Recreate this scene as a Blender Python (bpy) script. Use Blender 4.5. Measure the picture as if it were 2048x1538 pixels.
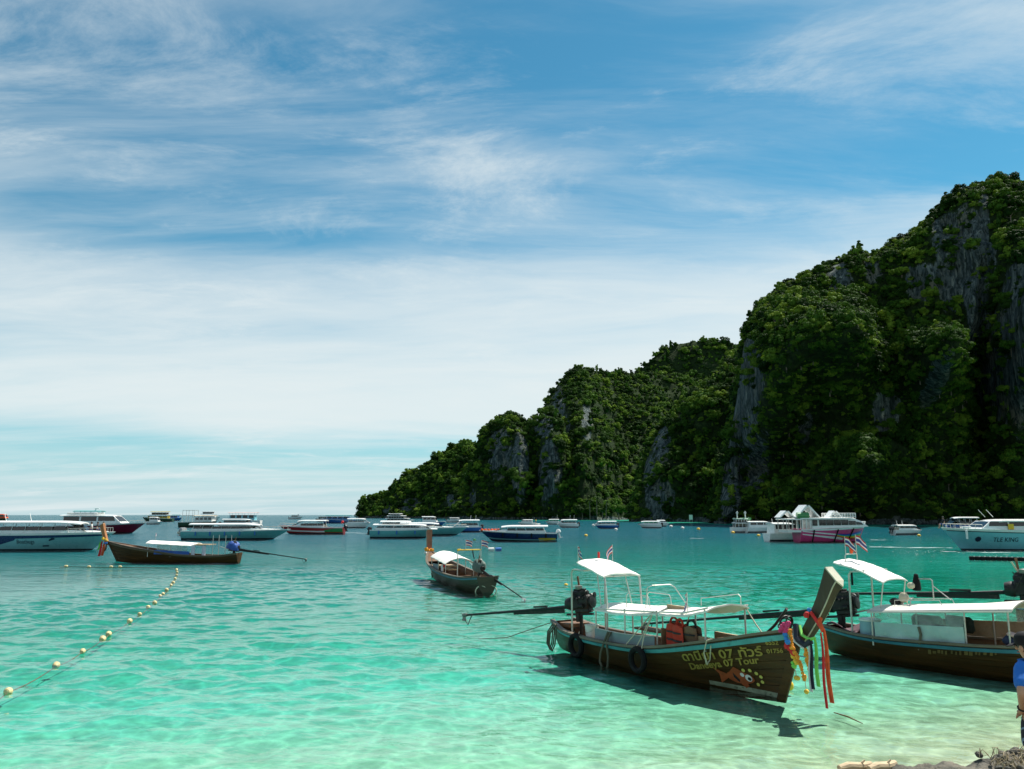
import bpy, bmesh, math, random
import numpy as np
from mathutils import Vector, Matrix, noise, Euler

random.seed(7); np.random.seed(7)
SC = bpy.context.scene
COL = SC.collection
for o in list(bpy.data.objects):
    bpy.data.objects.remove(o)

# ------------------------------------------------------------------ camera
CAM_H = 3.8
FPX = 1593.0                       # focal length in pixels of the 2048 px wide photograph
PITCH = math.atan(261.0 / FPX)
cam = bpy.data.cameras.new('camera')
cam.sensor_width = 36.0
cam.lens = 36.0 * FPX / 2048.0
cam.clip_start = 0.1
cam.clip_end = 80000.0
camo = bpy.data.objects.new('camera', cam)
camo.location = (0, 0, CAM_H)
camo.rotation_euler = (math.radians(90) + PITCH, 0, 0)
COL.objects.link(camo)
SC.camera = camo

# ------------------------------------------------------------------ sun, sky, exposure
SUN_EL = math.radians(58)
SUN_AZ = Vector((0.80, 0.60)).normalized()      # horizontal direction towards the sun
SUN_DIR = Vector((SUN_AZ.x * math.cos(SUN_EL), SUN_AZ.y * math.cos(SUN_EL), math.sin(SUN_EL)))
sl = bpy.data.lights.new('sun', 'SUN')
sl.energy = 5.0
sl.angle = math.radians(0.53)
sl.color = (1.0, 0.95, 0.86)
so = bpy.data.objects.new('sun', sl)
so.rotation_euler = SUN_DIR.to_track_quat('Z', 'Y').to_euler()
so.location = (40, 20, 80)
COL.objects.link(so)

SC.view_settings.view_transform = 'Standard'
SC.view_settings.look = 'None'
SC.view_settings.exposure = 0.6
SC.view_settings.gamma = 1.0
SC.view_settings.use_curve_mapping = False
SC.render.engine = 'CYCLES'
SC.cycles.use_denoising = True
SC.cycles.max_bounces = 6
SC.cycles.transparent_max_bounces = 8
SC.cycles.sample_clamp_indirect = 4.0
SC.cycles.sample_clamp_direct = 12.0
SC.cycles.caustics_reflective = False
SC.cycles.caustics_refractive = False


class NT:
    """small wrapper for building node trees"""
    def __init__(self, tree):
        self.t = tree
        self.n = tree.nodes
        self.l = tree.links

    def add(self, typ, ins=None, **kw):
        nd = self.n.new(typ)
        for k, v in kw.items():
            setattr(nd, k, v)
        for k, v in (ins or {}).items():
            s = nd.inputs[k]
            if hasattr(v, 'is_output'):
                self.l.new(v, s)
            else:
                s.default_value = v
        return nd

    def math(self, op, a, b=None, c=None, clamp=False):
        nd = self.n.new('ShaderNodeMath')
        nd.operation = op
        nd.use_clamp = clamp
        for i, v in enumerate((a, b, c)):
            if v is None:
                continue
            if hasattr(v, 'is_output'):
                self.l.new(v, nd.inputs[i])
            else:
                nd.inputs[i].default_value = v
        return nd.outputs[0]

    def ramp(self, fac, stops, interp='LINEAR'):
        nd = self.n.new('ShaderNodeValToRGB')
        cr = nd.color_ramp
        cr.interpolation = interp
        while len(cr.elements) < len(stops):
            cr.elements.new(0.5)
        for e, (p, c) in zip(cr.elements, stops):
            e.position = p
            e.color = (c, c, c, 1) if isinstance(c, (int, float)) else (*c[:3], 1)
        self.l.new(fac, nd.inputs[0])
        return nd.outputs[0]

    def smooth(self, v, lo, hi):
        nd = self.n.new('ShaderNodeMapRange')
        nd.interpolation_type = 'SMOOTHSTEP'
        nd.inputs[1].default_value = lo
        nd.inputs[2].default_value = hi
        self.l.new(v, nd.inputs[0])
        return nd.outputs[0]

    def mix(self, fac, a, b, blend='MIX'):
        nd = self.n.new('ShaderNodeMix')
        nd.data_type = 'RGBA'
        nd.blend_type = blend
        for sock, v in ((nd.inputs[0], fac), (nd.inputs[6], a), (nd.inputs[7], b)):
            if hasattr(v, 'is_output'):
                self.l.new(v, sock)
            elif isinstance(v, (int, float)):
                sock.default_value = v if sock == nd.inputs[0] else (v, v, v, 1)
            else:
                sock.default_value = (*v[:3], 1)
        return nd.outputs[2]

    def noise(self, vec, scale, detail=3.0, rough=0.5, dist=0.0):
        nd = self.n.new('ShaderNodeTexNoise')
        nd.inputs['Scale'].default_value = scale
        nd.inputs['Detail'].default_value = detail
        nd.inputs['Roughness'].default_value = rough
        nd.inputs['Distortion'].default_value = dist
        if vec is not None:
            self.l.new(vec, nd.inputs['Vector'])
        return nd.outputs[0]

    def mapping(self, vec, scale=(1, 1, 1), rot=(0, 0, 0), loc=(0, 0, 0)):
        nd = self.n.new('ShaderNodeMapping')
        nd.inputs['Scale'].default_value = scale
        nd.inputs['Rotation'].default_value = rot
        nd.inputs['Location'].default_value = loc
        self.l.new(vec, nd.inputs['Vector'])
        return nd.outputs[0]


world = bpy.data.worlds.new('World')
SC.world = world
world.use_nodes = True
w = NT(world.node_tree)
w.n.clear()
SKY_STRENGTH = 0.1
sky = w.add('ShaderNodeTexSky', sky_type='NISHITA', sun_disc=False)
sky.sun_elevation = SUN_EL
sky.sun_rotation = math.atan2(SUN_AZ.x, SUN_AZ.y)
sky.altitude = 0
sky.air_density = 1.0
sky.dust_density = 0.2
sky.ozone_density = 2.2
tc = w.add('ShaderNodeTexCoord')
sep = w.add('ShaderNodeSeparateXYZ', {0: tc.outputs['Generated']})
dz = w.math('MAXIMUM', sep.outputs[2], 0.0)
den = w.math('ADD', dz, 0.10)
px_ = w.math('DIVIDE', sep.outputs[0], den)
py_ = w.math('DIVIDE', sep.outputs[1], den)
pl = w.add('ShaderNodeCombineXYZ', {0: px_, 1: py_, 2: 0.0}).outputs[0]
# broad veils, thin cirrus streaks and soft puffs of the high cloud
warp = w.add('ShaderNodeTexNoise', {'Vector': w.mapping(pl, (0.5, 0.8, 1)), 'Scale': 1.0, 'Detail': 3.0}).outputs[1]
plw = w.add('ShaderNodeVectorMath', {0: pl, 1: w.add('ShaderNodeVectorMath', {0: warp, 1: (0.9, 0.7, 0.0)}, operation='MULTIPLY').outputs[0]}, operation='ADD').outputs[0]
veil = w.noise(w.mapping(plw, (0.30, 0.62, 1), (0, 0, 0.22), (3.1, 1.7, 0)), 1.0, 6, 0.6, 0.2)
streak = w.noise(w.mapping(plw, (0.40, 1.7, 1), (0, 0, 0.42), (0.4, 5.2, 0)), 1.0, 9, 0.62, 0.2)
wisp = w.noise(w.mapping(plw, (1.2, 2.0, 1), (0, 0, 0.5), (7.3, 2.9, 0)), 1.0, 14, 0.70, 0.35)
mask = w.noise(w.mapping(pl, (0.40, 0.45, 1), (0, 0, 0.1), (2.9, 6.1, 0)), 1.0, 2, 0.5, 0.0)
thin = w.math('MULTIPLY', w.smooth(streak, 0.36, 0.70), 0.50)
puff = w.math('MULTIPLY', w.smooth(wisp, 0.47, 0.74), w.smooth(mask, 0.26, 0.56))
puff = w.math('MULTIPLY', puff, 0.58)
# the thick veil low over the sea
lowb = w.math('MULTIPLY', w.smooth(dz, 0.075, 0.125), w.math('SUBTRACT', 1.0, w.smooth(dz, 0.20, 0.42)))
lowv = w.math('ADD', w.math('MULTIPLY', lowb, 0.70), w.math('MULTIPLY', w.math('SUBTRACT', veil, 0.5), 1.1))
lowv = w.smooth(lowv, 0.08, 0.74)
lowv = w.math('MULTIPLY', lowv, 0.88)
band = w.math('MULTIPLY', w.smooth(w.noise(w.mapping(pl, (0.22, 0.9, 1), (0, 0, 0.05), (0, 3, 0)), 1.0, 4, 0.6, 0.3), 0.48, 0.66), w.math('SUBTRACT', 1.0, w.smooth(dz, 0.06, 0.12)))
band = w.math('MULTIPLY', band, 0.35)
hz = w.math('SUBTRACT', 1.0, w.smooth(dz, 0.0, 0.17))
hz = w.math('MULTIPLY', hz, 0.85)
c1 = w.math('SUBTRACT', 1.0, thin)
for q_ in (puff, lowv, band):
    c1 = w.math('MULTIPLY', c1, w.math('SUBTRACT', 1.0, q_))
cloud = w.math('SUBTRACT', 1.0, c1, clamp=True)
skyc = w.mix(1.0, sky.outputs[0], (0.31, 0.76, 0.75), 'MULTIPLY')
skyc = w.mix(hz, skyc, (3.6, 4.6, 5.2))
full = w.mix(cloud, skyc, (5.3, 5.75, 5.8))
bg = w.add('ShaderNodeBackground', {'Color': full, 'Strength': SKY_STRENGTH})
wo = w.add('ShaderNodeOutputWorld', {0: bg.outputs[0]})

# ------------------------------------------------------------------ projection helpers
CP, SP = math.cos(PITCH), math.sin(PITCH)


def at(px, py, dist):
    """world point seen at photograph pixel (px, py), dist metres ahead"""
    a = (px - 1024.0) / FPX
    b = (769.0 - py) / FPX
    d = Vector((a, CP - b * SP, SP + b * CP))
    k = dist / d.y
    return Vector((d.x * k, dist, CAM_H + d.z * k))


def sea(px, py):
    """point of the water surface seen at a pixel"""
    b = (769.0 - py) / FPX
    dz_ = SP + b * CP
    k = -CAM_H / dz_
    return Vector((k * (px - 1024.0) / FPX, k * (CP - b * SP), 0.0))


def proj(p):
    dx, dy, dz_ = p[0], p[1], p[2] - CAM_H
    dep = dy * CP + dz_ * SP
    up = -dy * SP + dz_ * CP
    return 1024.0 + FPX * dx / dep, 769.0 - FPX * up / dep


# ------------------------------------------------------------------ materials
MATS = {}


def new_mat(name):
    m = bpy.data.materials.new(name)
    m.use_nodes = True
    t = NT(m.node_tree)
    t.n.clear()
    out = t.n.new('ShaderNodeOutputMaterial')
    return m, t, out


def M(name, col, rough=0.6, metal=0.0, var=0.12, scale=2.5, bump=0.0, bscale=18.0, coat=0.0, dirt=None, stretch=(1, 1, 1), spec=0.5):
    """painted / plastic / wood style procedural material in object coordinates"""
    if name in MATS:
        return MATS[name]
    m, t, out = new_mat(name)
    tcn = t.add('ShaderNodeTexCoord')
    vec = t.mapping(tcn.outputs['Object'], stretch)
    n1 = t.noise(vec, scale, 5, 0.6)
    lo = tuple(c * (1 - var) for c in col)
    hi = tuple(min(1, c * (1 + var)) for c in col)
    c = t.ramp(n1, [(0.3, lo), (0.7, hi)])
    if dirt:
        n2 = t.noise(vec, scale * 2.7, 8, 0.7)
        c = t.mix(t.smooth(n2, 0.52, 0.72), c, dirt)
    p = t.add('ShaderNodeBsdfPrincipled', {'Base Color': c, 'Metallic': metal, 'Coat Weight': coat, 'Specular IOR Level': spec})
    n3 = t.noise(vec, scale * 4, 4, 0.6)
    r = t.add('ShaderNodeMapRange', {0: n3, 1: 0.3, 2: 0.7, 3: max(0.02, rough * 0.8), 4: min(1, rough * 1.2)})
    t.l.new(r.outputs[0], p.inputs['Roughness'])
    if bump > 0:
        nb = t.noise(vec, bscale, 4, 0.6)
        b = t.add('ShaderNodeBump', {'Height': nb, 'Strength': 1.0, 'Distance': bump})
        t.l.new(b.outputs[0], p.inputs['Normal'])
    t.l.new(p.outputs[0], out.inputs[0])
    MATS[name] = m
    return m


# ------------------------------------------------------------------ object helpers
def link(o, parent=None):
    COL.objects.link(o)
    if parent is not None:
        o.parent = parent
    return o


def tag(o, label=None, cat=None, group=None, kind=None):
    if label:
        o['label'] = label
    if cat:
        o['category'] = cat
    if group:
        o['group'] = group
    if kind:
        o['kind'] = kind
    return o


def thing(name, label, cat, loc=(0, 0, 0), rz=0.0, group=None):
    o = bpy.data.objects.new(name, None)
    o.empty_display_size = 0.3
    o.location = loc
    o.rotation_euler = (0, 0, rz)
    COL.objects.link(o)
    return tag(o, label, cat, group)


def mesh_obj(name, verts, faces, mat, parent=None, smooth=False):
    me = bpy.data.meshes.new(name)
    me.from_pydata([tuple(v) for v in verts], [], faces)
    if mat is not None:
        me.materials.append(mat)
    if smooth:
        me.polygons.foreach_set('use_smooth', [True] * len(me.polygons))
    me.update()
    return link(bpy.data.objects.new(name, me), parent)


class MB:
    """collects shapes, builds ONE mesh object"""
    def __init__(self):
        self.v = []
        self.f = []

    def add(self, verts, faces):
        o = len(self.v)
        self.v += [Vector(v) for v in verts]
        self.f += [tuple(i + o for i in f) for f in faces]
        return self

    def box(self, c, s, rot=None, taper=1.0, bevel=0.0):
        x, y, z = s[0] / 2, s[1] / 2, s[2] / 2
        if bevel > 0:
            b = min(bevel, x * .9, y * .9, z * .9)
            pts = []
            for k, zz in enumerate((-z, -z + b, z - b, z)):
                ins = b if k in (0, 3) else 0
                tp = taper if k >= 2 else 1.0
                for (sx, sy) in ((-1, -1), (1, -1), (1, 1), (-1, 1)):
                    if sx * sy > 0:
                        prs = ((sx * (x - ins), sy * (y - b - ins * 0)), (sx * (x - b), sy * (y - ins)))
                    else:
                        prs = ((sx * (x - b), sy * (y - ins)), (sx * (x - ins), sy * (y - b)))
                    for q in prs:
                        pts.append(Vector((q[0] * tp, q[1] * tp, zz)))
            fs = [tuple(range(7, -1, -1)), tuple(range(24, 32))]
            for k in range(3):
                for i in range(8):
                    j = (i + 1) % 8
                    fs.append((k * 8 + i, k * 8 + j, k * 8 + 8 + j, k * 8 + 8 + i))
        else:
            pts = [Vector((sx * x, sy * y, -z)) for sx, sy in ((-1, -1), (1, -1), (1, 1), (-1, 1))]
            pts += [Vector((sx * x * taper, sy * y * taper, z)) for sx, sy in ((-1, -1), (1, -1), (1, 1), (-1, 1))]
            fs = [(3, 2, 1, 0), (4, 5, 6, 7), (0, 1, 5, 4), (1, 2, 6, 5), (2, 3, 7, 6), (3, 0, 4, 7)]
        R = Euler(rot).to_matrix() if rot else None
        pts = [(R @ p if R else p) + Vector(c) for p in pts]
        return self.add(pts, fs)

    def rings(self, rings, closed=True, cap=True):
        n = len(rings[0])
        vs = [p for r in rings for p in r]
        fs = []
        m = n if closed else n - 1
        for k in range(len(rings) - 1):
            for i in range(m):
                j = (i + 1) % n
                fs.append((k * n + i, k * n + j, (k + 1) * n + j, (k + 1) * n + i))
        if cap and closed:
            fs.append(tuple(range(n - 1, -1, -1)))
            fs.append(tuple((len(rings) - 1) * n + i for i in range(n)))
        return self.add(vs, fs)

    def tube(self, pts, r, n=8, cap=True):
        pts = [Vector(p) for p in pts]
        rs = r if isinstance(r, (list, tuple)) else [r] * len(pts)
        rings = []
        up = Vector((0, 0, 1))
        prev = None
        for i, p in enumerate(pts):
            d = (pts[min(i + 1, len(pts) - 1)] - pts[max(i - 1, 0)])
            if d.length < 1e-9:
                d = Vector((0, 0, 1))
            d.normalize()
            if prev is None:
                a = d.cross(up)
                if a.length < 0.05:
                    a = d.cross(Vector((1, 0, 0)))
            else:
                a = prev - d * prev.dot(d)
            a.normalize()
            prev = a
            b = d.cross(a)
            rings.append([p + (a * math.cos(t) + b * math.sin(t)) * rs[i] for t in [2 * math.pi * k / n for k in range(n)]])
        return self.rings(rings, True, cap)

    def lathe(self, c, prof, n=16, axis='Z', rot=None):
        rings = []
        R = Euler(rot).to_matrix() if rot else None
        for (r, z) in prof:
            ring = []
            for k in range(n):
                t = 2 * math.pi * k / n
                if axis == 'Z':
                    p = Vector((r * math.cos(t), r * math.sin(t), z))
                elif axis == 'X':
                    p = Vector((z, r * math.cos(t), r * math.sin(t)))
                else:
                    p = Vector((r * math.sin(t), z, r * math.cos(t)))
                ring.append((R @ p if R else p) + Vector(c))
            rings.append(ring)
        return self.rings(rings, True, True)

    def ball(self, c, r, n=10, m=6, jit=0.0):
        r = r if isinstance(r, (list, tuple)) else (r, r, r)
        rings = []
        for k in range(1, m):
            ph = math.pi * k / m
            rings.append([Vector(c) + Vector((r[0] * math.sin(ph) * math.cos(2 * math.pi * i / n), r[1] * math.sin(ph) * math.sin(2 * math.pi * i / n), -r[2] * math.cos(ph))) * (1 + random.uniform(-jit, jit)) for i in range(n)])
        return self.rings(rings, True, True)

    def grid(self, fn, nu, nv, thick=None):
        """sheet fn(u,v); thick gives it a second skin offset by a vector function or number along z"""
        top = [[Vector(fn(i / nu, j / nv)) for j in range(nv + 1)] for i in range(nu + 1)]
        vs = [p for r in top for p in r]
        w_ = nv + 1
        fs = [(i * w_ + j, (i + 1) * w_ + j, (i + 1) * w_ + j + 1, i * w_ + j + 1) for i in range(nu) for j in range(nv)]
        if thick:
            N = len(vs)
            off = Vector(thick) if not isinstance(thick, (int, float)) else Vector((0, 0, -thick))
            vs += [p + off for p in vs]
            fs += [tuple(N + i for i in reversed(f)) for f in fs[:nu * nv]]
            for i in range(nu):
                fs.append((i * w_, N + i * w_, N + (i + 1) * w_, (i + 1) * w_))
                fs.append(((i + 1) * w_ + nv, N + (i + 1) * w_ + nv, N + i * w_ + nv, i * w_ + nv))
            for j in range(nv):
                fs.append((j + 1, N + j + 1, N + j, j))
                fs.append((nu * w_ + j, N + nu * w_ + j, N + nu * w_ + j + 1, nu * w_ + j + 1))
        return self.add(vs, fs)

    def torus(self, c, R, r, n=20, m=8, rot=None):
        Rm = Euler(rot).to_matrix() if rot else None
        vs, fs = [], []
        for i in range(n):
            a = 2 * math.pi * i / n
            for j in range(m):
                b = 2 * math.pi * j / m
                p = Vector(((R + r * math.cos(b)) * math.cos(a), (R + r * math.cos(b)) * math.sin(a), r * math.sin(b)))
                vs.append((Rm @ p if Rm else p) + Vector(c))
        for i in range(n):
            for j in range(m):
                fs.append((i * m + j, ((i + 1) % n) * m + j, ((i + 1) % n) * m + (j + 1) % m, i * m + (j + 1) % m))
        return self.add(vs, fs)

    def build(self, name, mat, parent=None, smooth=False):
        o = mesh_obj(name, self.v, self.f, mat, parent)
        if smooth:
            o.data.polygons.foreach_set('use_smooth', [True] * len(o.data.polygons))
            o.data.set_sharp_from_angle(angle=math.radians(38))
        return o


def lerp(a, b, t):
    return a + (b - a) * t


def curve1(pts):
    """smooth interpolation through (s, value) pairs"""
    xs = [p[0] for p in pts]
    ys = [p[1] for p in pts]
    n = len(xs)
    ms = []
    for i in range(n):
        a, b = max(0, i - 1), min(n - 1, i + 1)
        ms.append((ys[b] - ys[a]) / (xs[b] - xs[a]))

    def f(s):
        s = min(max(s, xs[0]), xs[-1])
        for i in range(n - 1):
            if s <= xs[i + 1]:
                break
        h = xs[i + 1] - xs[i]
        t = (s - xs[i]) / h
        t2, t3 = t * t, t * t * t
        return (2 * t3 - 3 * t2 + 1) * ys[i] + (t3 - 2 * t2 + t) * h * ms[i] + (-2 * t3 + 3 * t2) * ys[i + 1] + (t3 - t2) * h * ms[i + 1]
    return f
# ------------------------------------------------------------------ sea and seabed
SHORE_N = Vector((-0.42, 0.907)).normalized()        # out to sea
SHORE_P = Vector((4.6, 10.2))                         # a point of the water's edge


def sea_depth(x, y):
    s = (Vector((x, y)) - SHORE_P).dot(SHORE_N)
    s += 0.8 * noise.noise(Vector((x * 0.11, y * 0.11, 0.3))) * min(1, max(0, s / 6.0))
    if s < 0:
        return 0.10 * s - 0.0
    return 0.105 * s - 0.0012 * s * s if s < 40 else 2.28 + (s - 40) * 0.035


def seabed_z(x, y):
    d = sea_depth(x, y)
    d = min(d, 5.5)
    ysh = float(np.interp(x, [-60, 60, 72, 95, 205, 400], [760, 620, 470, 370, 320, 290]))
    if x > -80 and y > 150:
        q = min(1, max(0, (y - (ysh - 110)) / 55.0)) * min(1, (x + 80) / 90.0)
        d = lerp(d, 1.5, q)
    f = float(np.interp(y, [14, 24, 45, 80], [0.22, 0.17, 0.07, 0.05]))    # seen slantwise through water the bottom looks much raised
    z = -d * f - 0.015
    if d > 0:
        z += 0.012 * min(1, d) * noise.noise(Vector((x * 0.5, y * 0.5, 4.0)))
    return z, d


def axis_steps(fine0, fine1, step, far0, far1):
    a = list(np.arange(fine0, fine1 + 1e-6, step))
    st, p = step, fine1
    while p < far1:
        st *= 1.18
        p = min(far1, p + st)
        a.append(p)
    st, p = step, fine0
    while p > far0:
        st *= 1.18
        p = max(far0, p - st)
        a.insert(0, p)
    return a


xs_ = axis_steps(-30, 30, 0.7, -60000, 60000)
ys_ = axis_steps(4, 60, 0.7, -60, 70000)
vs, fs, wd = [], [], []
for yy in ys_:
    for xx in xs_:
        z_, d_ = seabed_z(xx, yy)
        vs.append((xx, yy, z_)); wd.append(d_)
W_ = len(xs_)
for j in range(len(ys_) - 1):
    for i in range(W_ - 1):
        fs.append((j * W_ + i, j * W_ + i + 1, (j + 1) * W_ + i + 1, (j + 1) * W_ + i))
m, t, out = new_mat('seabed_sand')
geo = t.add('ShaderNodeNewGeometry')
pos = geo.outputs['Position']
dep = t.add('ShaderNodeAttribute', attribute_name='water_depth', attribute_type='GEOMETRY').outputs['Fac']
dn = t.math('ADD', dep, t.math('MULTIPLY', t.math('SUBTRACT', t.noise(pos, 0.06, 3, 0.5), 0.5), 0.43))
dn = t.math('DIVIDE', dn, 6.0)
colr = t.ramp(dn, [(0.0, (0.56, 0.52, 0.36)), (0.035, (0.47, 0.57, 0.38)), (0.09, (0.25, 0.60, 0.40)), (0.17, (0.075, 0.51, 0.37)),
                   (0.30, (0.008, 0.31, 0.205)), (0.46, (0.003, 0.17, 0.145)), (0.72, (0.003, 0.115, 0.135)), (1.0, (0.003, 0.100, 0.145))])
grain = t.noise(pos, 1.4, 6, 0.65)
colr = t.mix(t.smooth(grain, 0.35, 0.75), colr, t.mix(1.0, colr, (0.80, 0.86, 0.80), 'MULTIPLY'))
p = t.add('ShaderNodeBsdfPrincipled', {'Base Color': colr, 'Roughness': 0.95, 'Specular IOR Level': 0.0})
b = t.add('ShaderNodeBump', {'Height': t.noise(pos, 2.2, 4, 0.6), 'Strength': 0.5, 'Distance': 0.08})
t.l.new(b.outputs[0], p.inputs['Normal'])
t.l.new(p.outputs[0], out.inputs[0])
sb_ = tag(mesh_obj('seabed', vs, fs, m, smooth=True), kind='structure')
a_ = sb_.data.attributes.new('water_depth', 'FLOAT', 'POINT')
a_.data.foreach_set('value', wd)

m, t, out = new_mat('sea_water')
geo = t.add('ShaderNodeNewGeometry')
pos = geo.outputs['Position']
pxy = t.mapping(pos, (1.0, 1.0, 0.0), (0, 0, 0.25))
camd = t.add('ShaderNodeVectorMath', {0: pos, 1: (0, 0, 0)}, operation='DISTANCE').outputs['Value']
w1 = t.noise(t.mapping(pxy, (0.75, 1.35, 1)), 1.0, 2, 0.5, 0.35)
w2 = t.noise(t.mapping(pxy, (2.1, 3.6, 1), (0, 0, 0.5)), 1.0, 3, 0.55, 0.5)
w3 = t.noise(t.mapping(pxy, (0.16, 0.30, 1), (0, 0, -0.3)), 1.0, 2, 0.5, 0.2)
patch = t.noise(t.mapping(pxy, (0.035, 0.06, 1)), 1.0, 3, 0.55, 0.6)
hgt = t.math('ADD', t.math('MULTIPLY', w1, 0.20), t.math('MULTIPLY', w2, 0.055))
hgt = t.math('ADD', hgt, t.math('MULTIPLY', w3, 0.60))
stren = t.add('ShaderNodeMapRange', {0: patch, 1: 0.35, 2: 0.65, 3: 0.70, 4: 1.15}).outputs[0]
posy = t.add('ShaderNodeSeparateXYZ', {0: pos}).outputs[1]
farz = t.smooth(posy, 40.0, 75.0)
hgt = t.math('ADD', t.math('MULTIPLY', hgt, t.math('ADD', 0.10, t.math('MULTIPLY', farz, 1.45))), t.math('MULTIPLY', w2, 0.02))
b = t.add('ShaderNodeBump', {'Height': hgt, 'Strength': stren, 'Distance': 1.0})
fr0 = t.add('ShaderNodeFresnel', {'IOR': 1.33, 'Normal': b.outputs[0]}).outputs[0]
# steep little waves hide each other at a glancing angle, so a rough sea mirrors less than a flat one
fr = t.math('DIVIDE', fr0, t.math('ADD', 1.0, t.math('MULTIPLY', fr0, t.math('ADD', 0.15, t.math('MULTIPLY', farz, 1.0)))))
# caustic light is painted as a cell pattern in the surface's transparent colour
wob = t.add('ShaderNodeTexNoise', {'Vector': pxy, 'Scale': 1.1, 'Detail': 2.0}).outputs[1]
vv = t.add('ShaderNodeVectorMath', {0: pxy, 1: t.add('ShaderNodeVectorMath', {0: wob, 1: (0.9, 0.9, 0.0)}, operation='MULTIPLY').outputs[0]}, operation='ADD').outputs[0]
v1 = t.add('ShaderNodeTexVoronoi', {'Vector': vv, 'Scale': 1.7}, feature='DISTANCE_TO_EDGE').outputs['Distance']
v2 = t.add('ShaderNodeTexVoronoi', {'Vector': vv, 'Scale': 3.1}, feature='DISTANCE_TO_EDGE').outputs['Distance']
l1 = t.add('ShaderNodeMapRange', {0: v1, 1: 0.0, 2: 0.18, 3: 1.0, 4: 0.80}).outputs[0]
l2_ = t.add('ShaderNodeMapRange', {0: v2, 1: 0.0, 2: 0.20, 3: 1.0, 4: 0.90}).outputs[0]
lens = t.math('MULTIPLY', l1, l2_)  # painted caustic net: bright cell borders, duller cell middles
caustic_col = t.add('ShaderNodeCombineXYZ', {0: lens, 1: lens, 2: lens}).outputs[0]
tr = t.add('ShaderNodeBsdfTransparent', {'Color': caustic_col})
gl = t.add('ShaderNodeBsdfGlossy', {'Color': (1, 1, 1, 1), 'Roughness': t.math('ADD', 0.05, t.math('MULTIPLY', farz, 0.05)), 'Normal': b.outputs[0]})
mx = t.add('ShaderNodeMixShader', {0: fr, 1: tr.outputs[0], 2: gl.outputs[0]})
t.l.new(mx.outputs[0], out.inputs[0])
WX0, WX1, WY0, WY1, WST = -26.0, 26.0, 6.0, 62.0, 0.10
fx = np.arange(WX0, WX1 + 1e-6, WST); fy = np.arange(WY0, WY1 + 1e-6, WST)
def outer(a0, a1, far0, far1):
    lo, st, p_ = [], 3.0, a0
    while p_ > far0:
        p_ = max(far0, p_ - st); st *= 1.3; lo.insert(0, p_)
    hi, st, p_ = [], 3.0, a1
    while p_ < far1:
        p_ = min(far1, p_ + st); st *= 1.3; hi.append(p_)
    return np.array(lo), np.array(hi)
lx, hx = outer(WX0, WX1, -60000, 60000); ly, hy = outer(WY0, WY1, -60, 70000)
gx = np.concatenate([lx, fx, hx]); gy = np.concatenate([ly, fy, hy])
X_, Y_ = np.meshgrid(gx, gy)
rngw = np.random.RandomState(31)
Z_ = np.zeros_like(X_)
for q in range(64):
    lam = 0.34 * (3.4 / 0.34) ** rngw.rand()
    th = -1.45 + rngw.normal(0, 0.62)
    kx, ky = 2 * np.pi / lam * np.cos(th), 2 * np.pi / lam * np.sin(th)
    Z_ += 0.0046 * lam ** 0.85 * np.sin(kx * X_ + ky * Y_ + rngw.uniform(0, 6.28) + 0.9 * np.sin(0.23 * X_ * rngw.normal() + 0.19 * Y_ * rngw.normal() + q))
edge = np.minimum(np.minimum(X_ - WX0, WX1 - X_), np.minimum(Y_ - WY0, WY1 - Y_))
Z_ *= np.clip(edge / 6.0, 0, 1) * (0.75 + 0.35 * np.sin(X_ * 0.21 + 1.3 * np.sin(Y_ * 0.13)) * np.sin(Y_ * 0.17 + 2))
ny_, nx_ = X_.shape
V_ = np.stack([X_, Y_, Z_], axis=2).reshape(-1, 3).astype(np.float32)
ii = (np.arange(ny_ - 1)[:, None] * nx_ + np.arange(nx_ - 1)[None, :]).ravel()
Q_ = np.stack([ii, ii + 1, ii + 1 + nx_, ii + nx_], axis=1).astype(np.int32)
me = bpy.data.meshes.new('sea')
me.vertices.add(len(V_)); me.vertices.foreach_set('co', V_.ravel())
me.loops.add(Q_.size); me.loops.foreach_set('vertex_index', Q_.ravel())
me.polygons.add(len(Q_)); me.polygons.foreach_set('loop_start', np.arange(0, Q_.size, 4, dtype=np.int32))
me.polygons.foreach_set('use_smooth', np.ones(len(Q_), dtype=bool))
me.materials.append(m)
me.update(calc_edges=True); me.validate()
tag(link(bpy.data.objects.new('sea', me)), kind='structure')

# ------------------------------------------------------------------ limestone hills
m, t, out = new_mat('limestone_and_scrub')
geo = t.add('ShaderNodeNewGeometry')
pos = geo.outputs['Position']
at_ = t.add('ShaderNodeAttribute', attribute_name='rock', attribute_type='GEOMETRY')
flute = t.noise(t.mapping(pos, (0.50, 0.50, 0.06)), 1.0, 10, 0.72, 0.25)
blot = t.noise(pos, 0.06, 6, 0.6)
fine = t.noise(t.mapping(pos, (1, 1, 0.3)), 0.8, 6, 0.7)
rockc = t.ramp(flute, [(0.30, (0.022, 0.028, 0.030)), (0.44, (0.085, 0.10, 0.105)), (0.56, (0.20, 0.205, 0.195)), (0.68, (0.46, 0.43, 0.36))])
rockc = t.mix(t.smooth(blot, 0.5, 0.75), rockc, (0.24, 0.19, 0.125))
rockc = t.mix(t.smooth(fine, 0.46, 0.60), rockc, (0.030, 0.040, 0.036))
stain = t.noise(t.mapping(pos, (0.22, 0.22, 0.03)), 1.0, 6, 0.65)
rockc = t.mix(t.smooth(stain, 0.50, 0.66), rockc, (0.022, 0.034, 0.030))
rockc = t.mix(1.0, rockc, (0.86, 1.0, 1.0), 'MULTIPLY')
scrub = t.ramp(t.noise(pos, 0.35, 6, 0.7), [(0.3, (0.008, 0.014, 0.006)), (0.55, (0.022, 0.042, 0.012)), (0.75, (0.05, 0.085, 0.02))])
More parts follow.
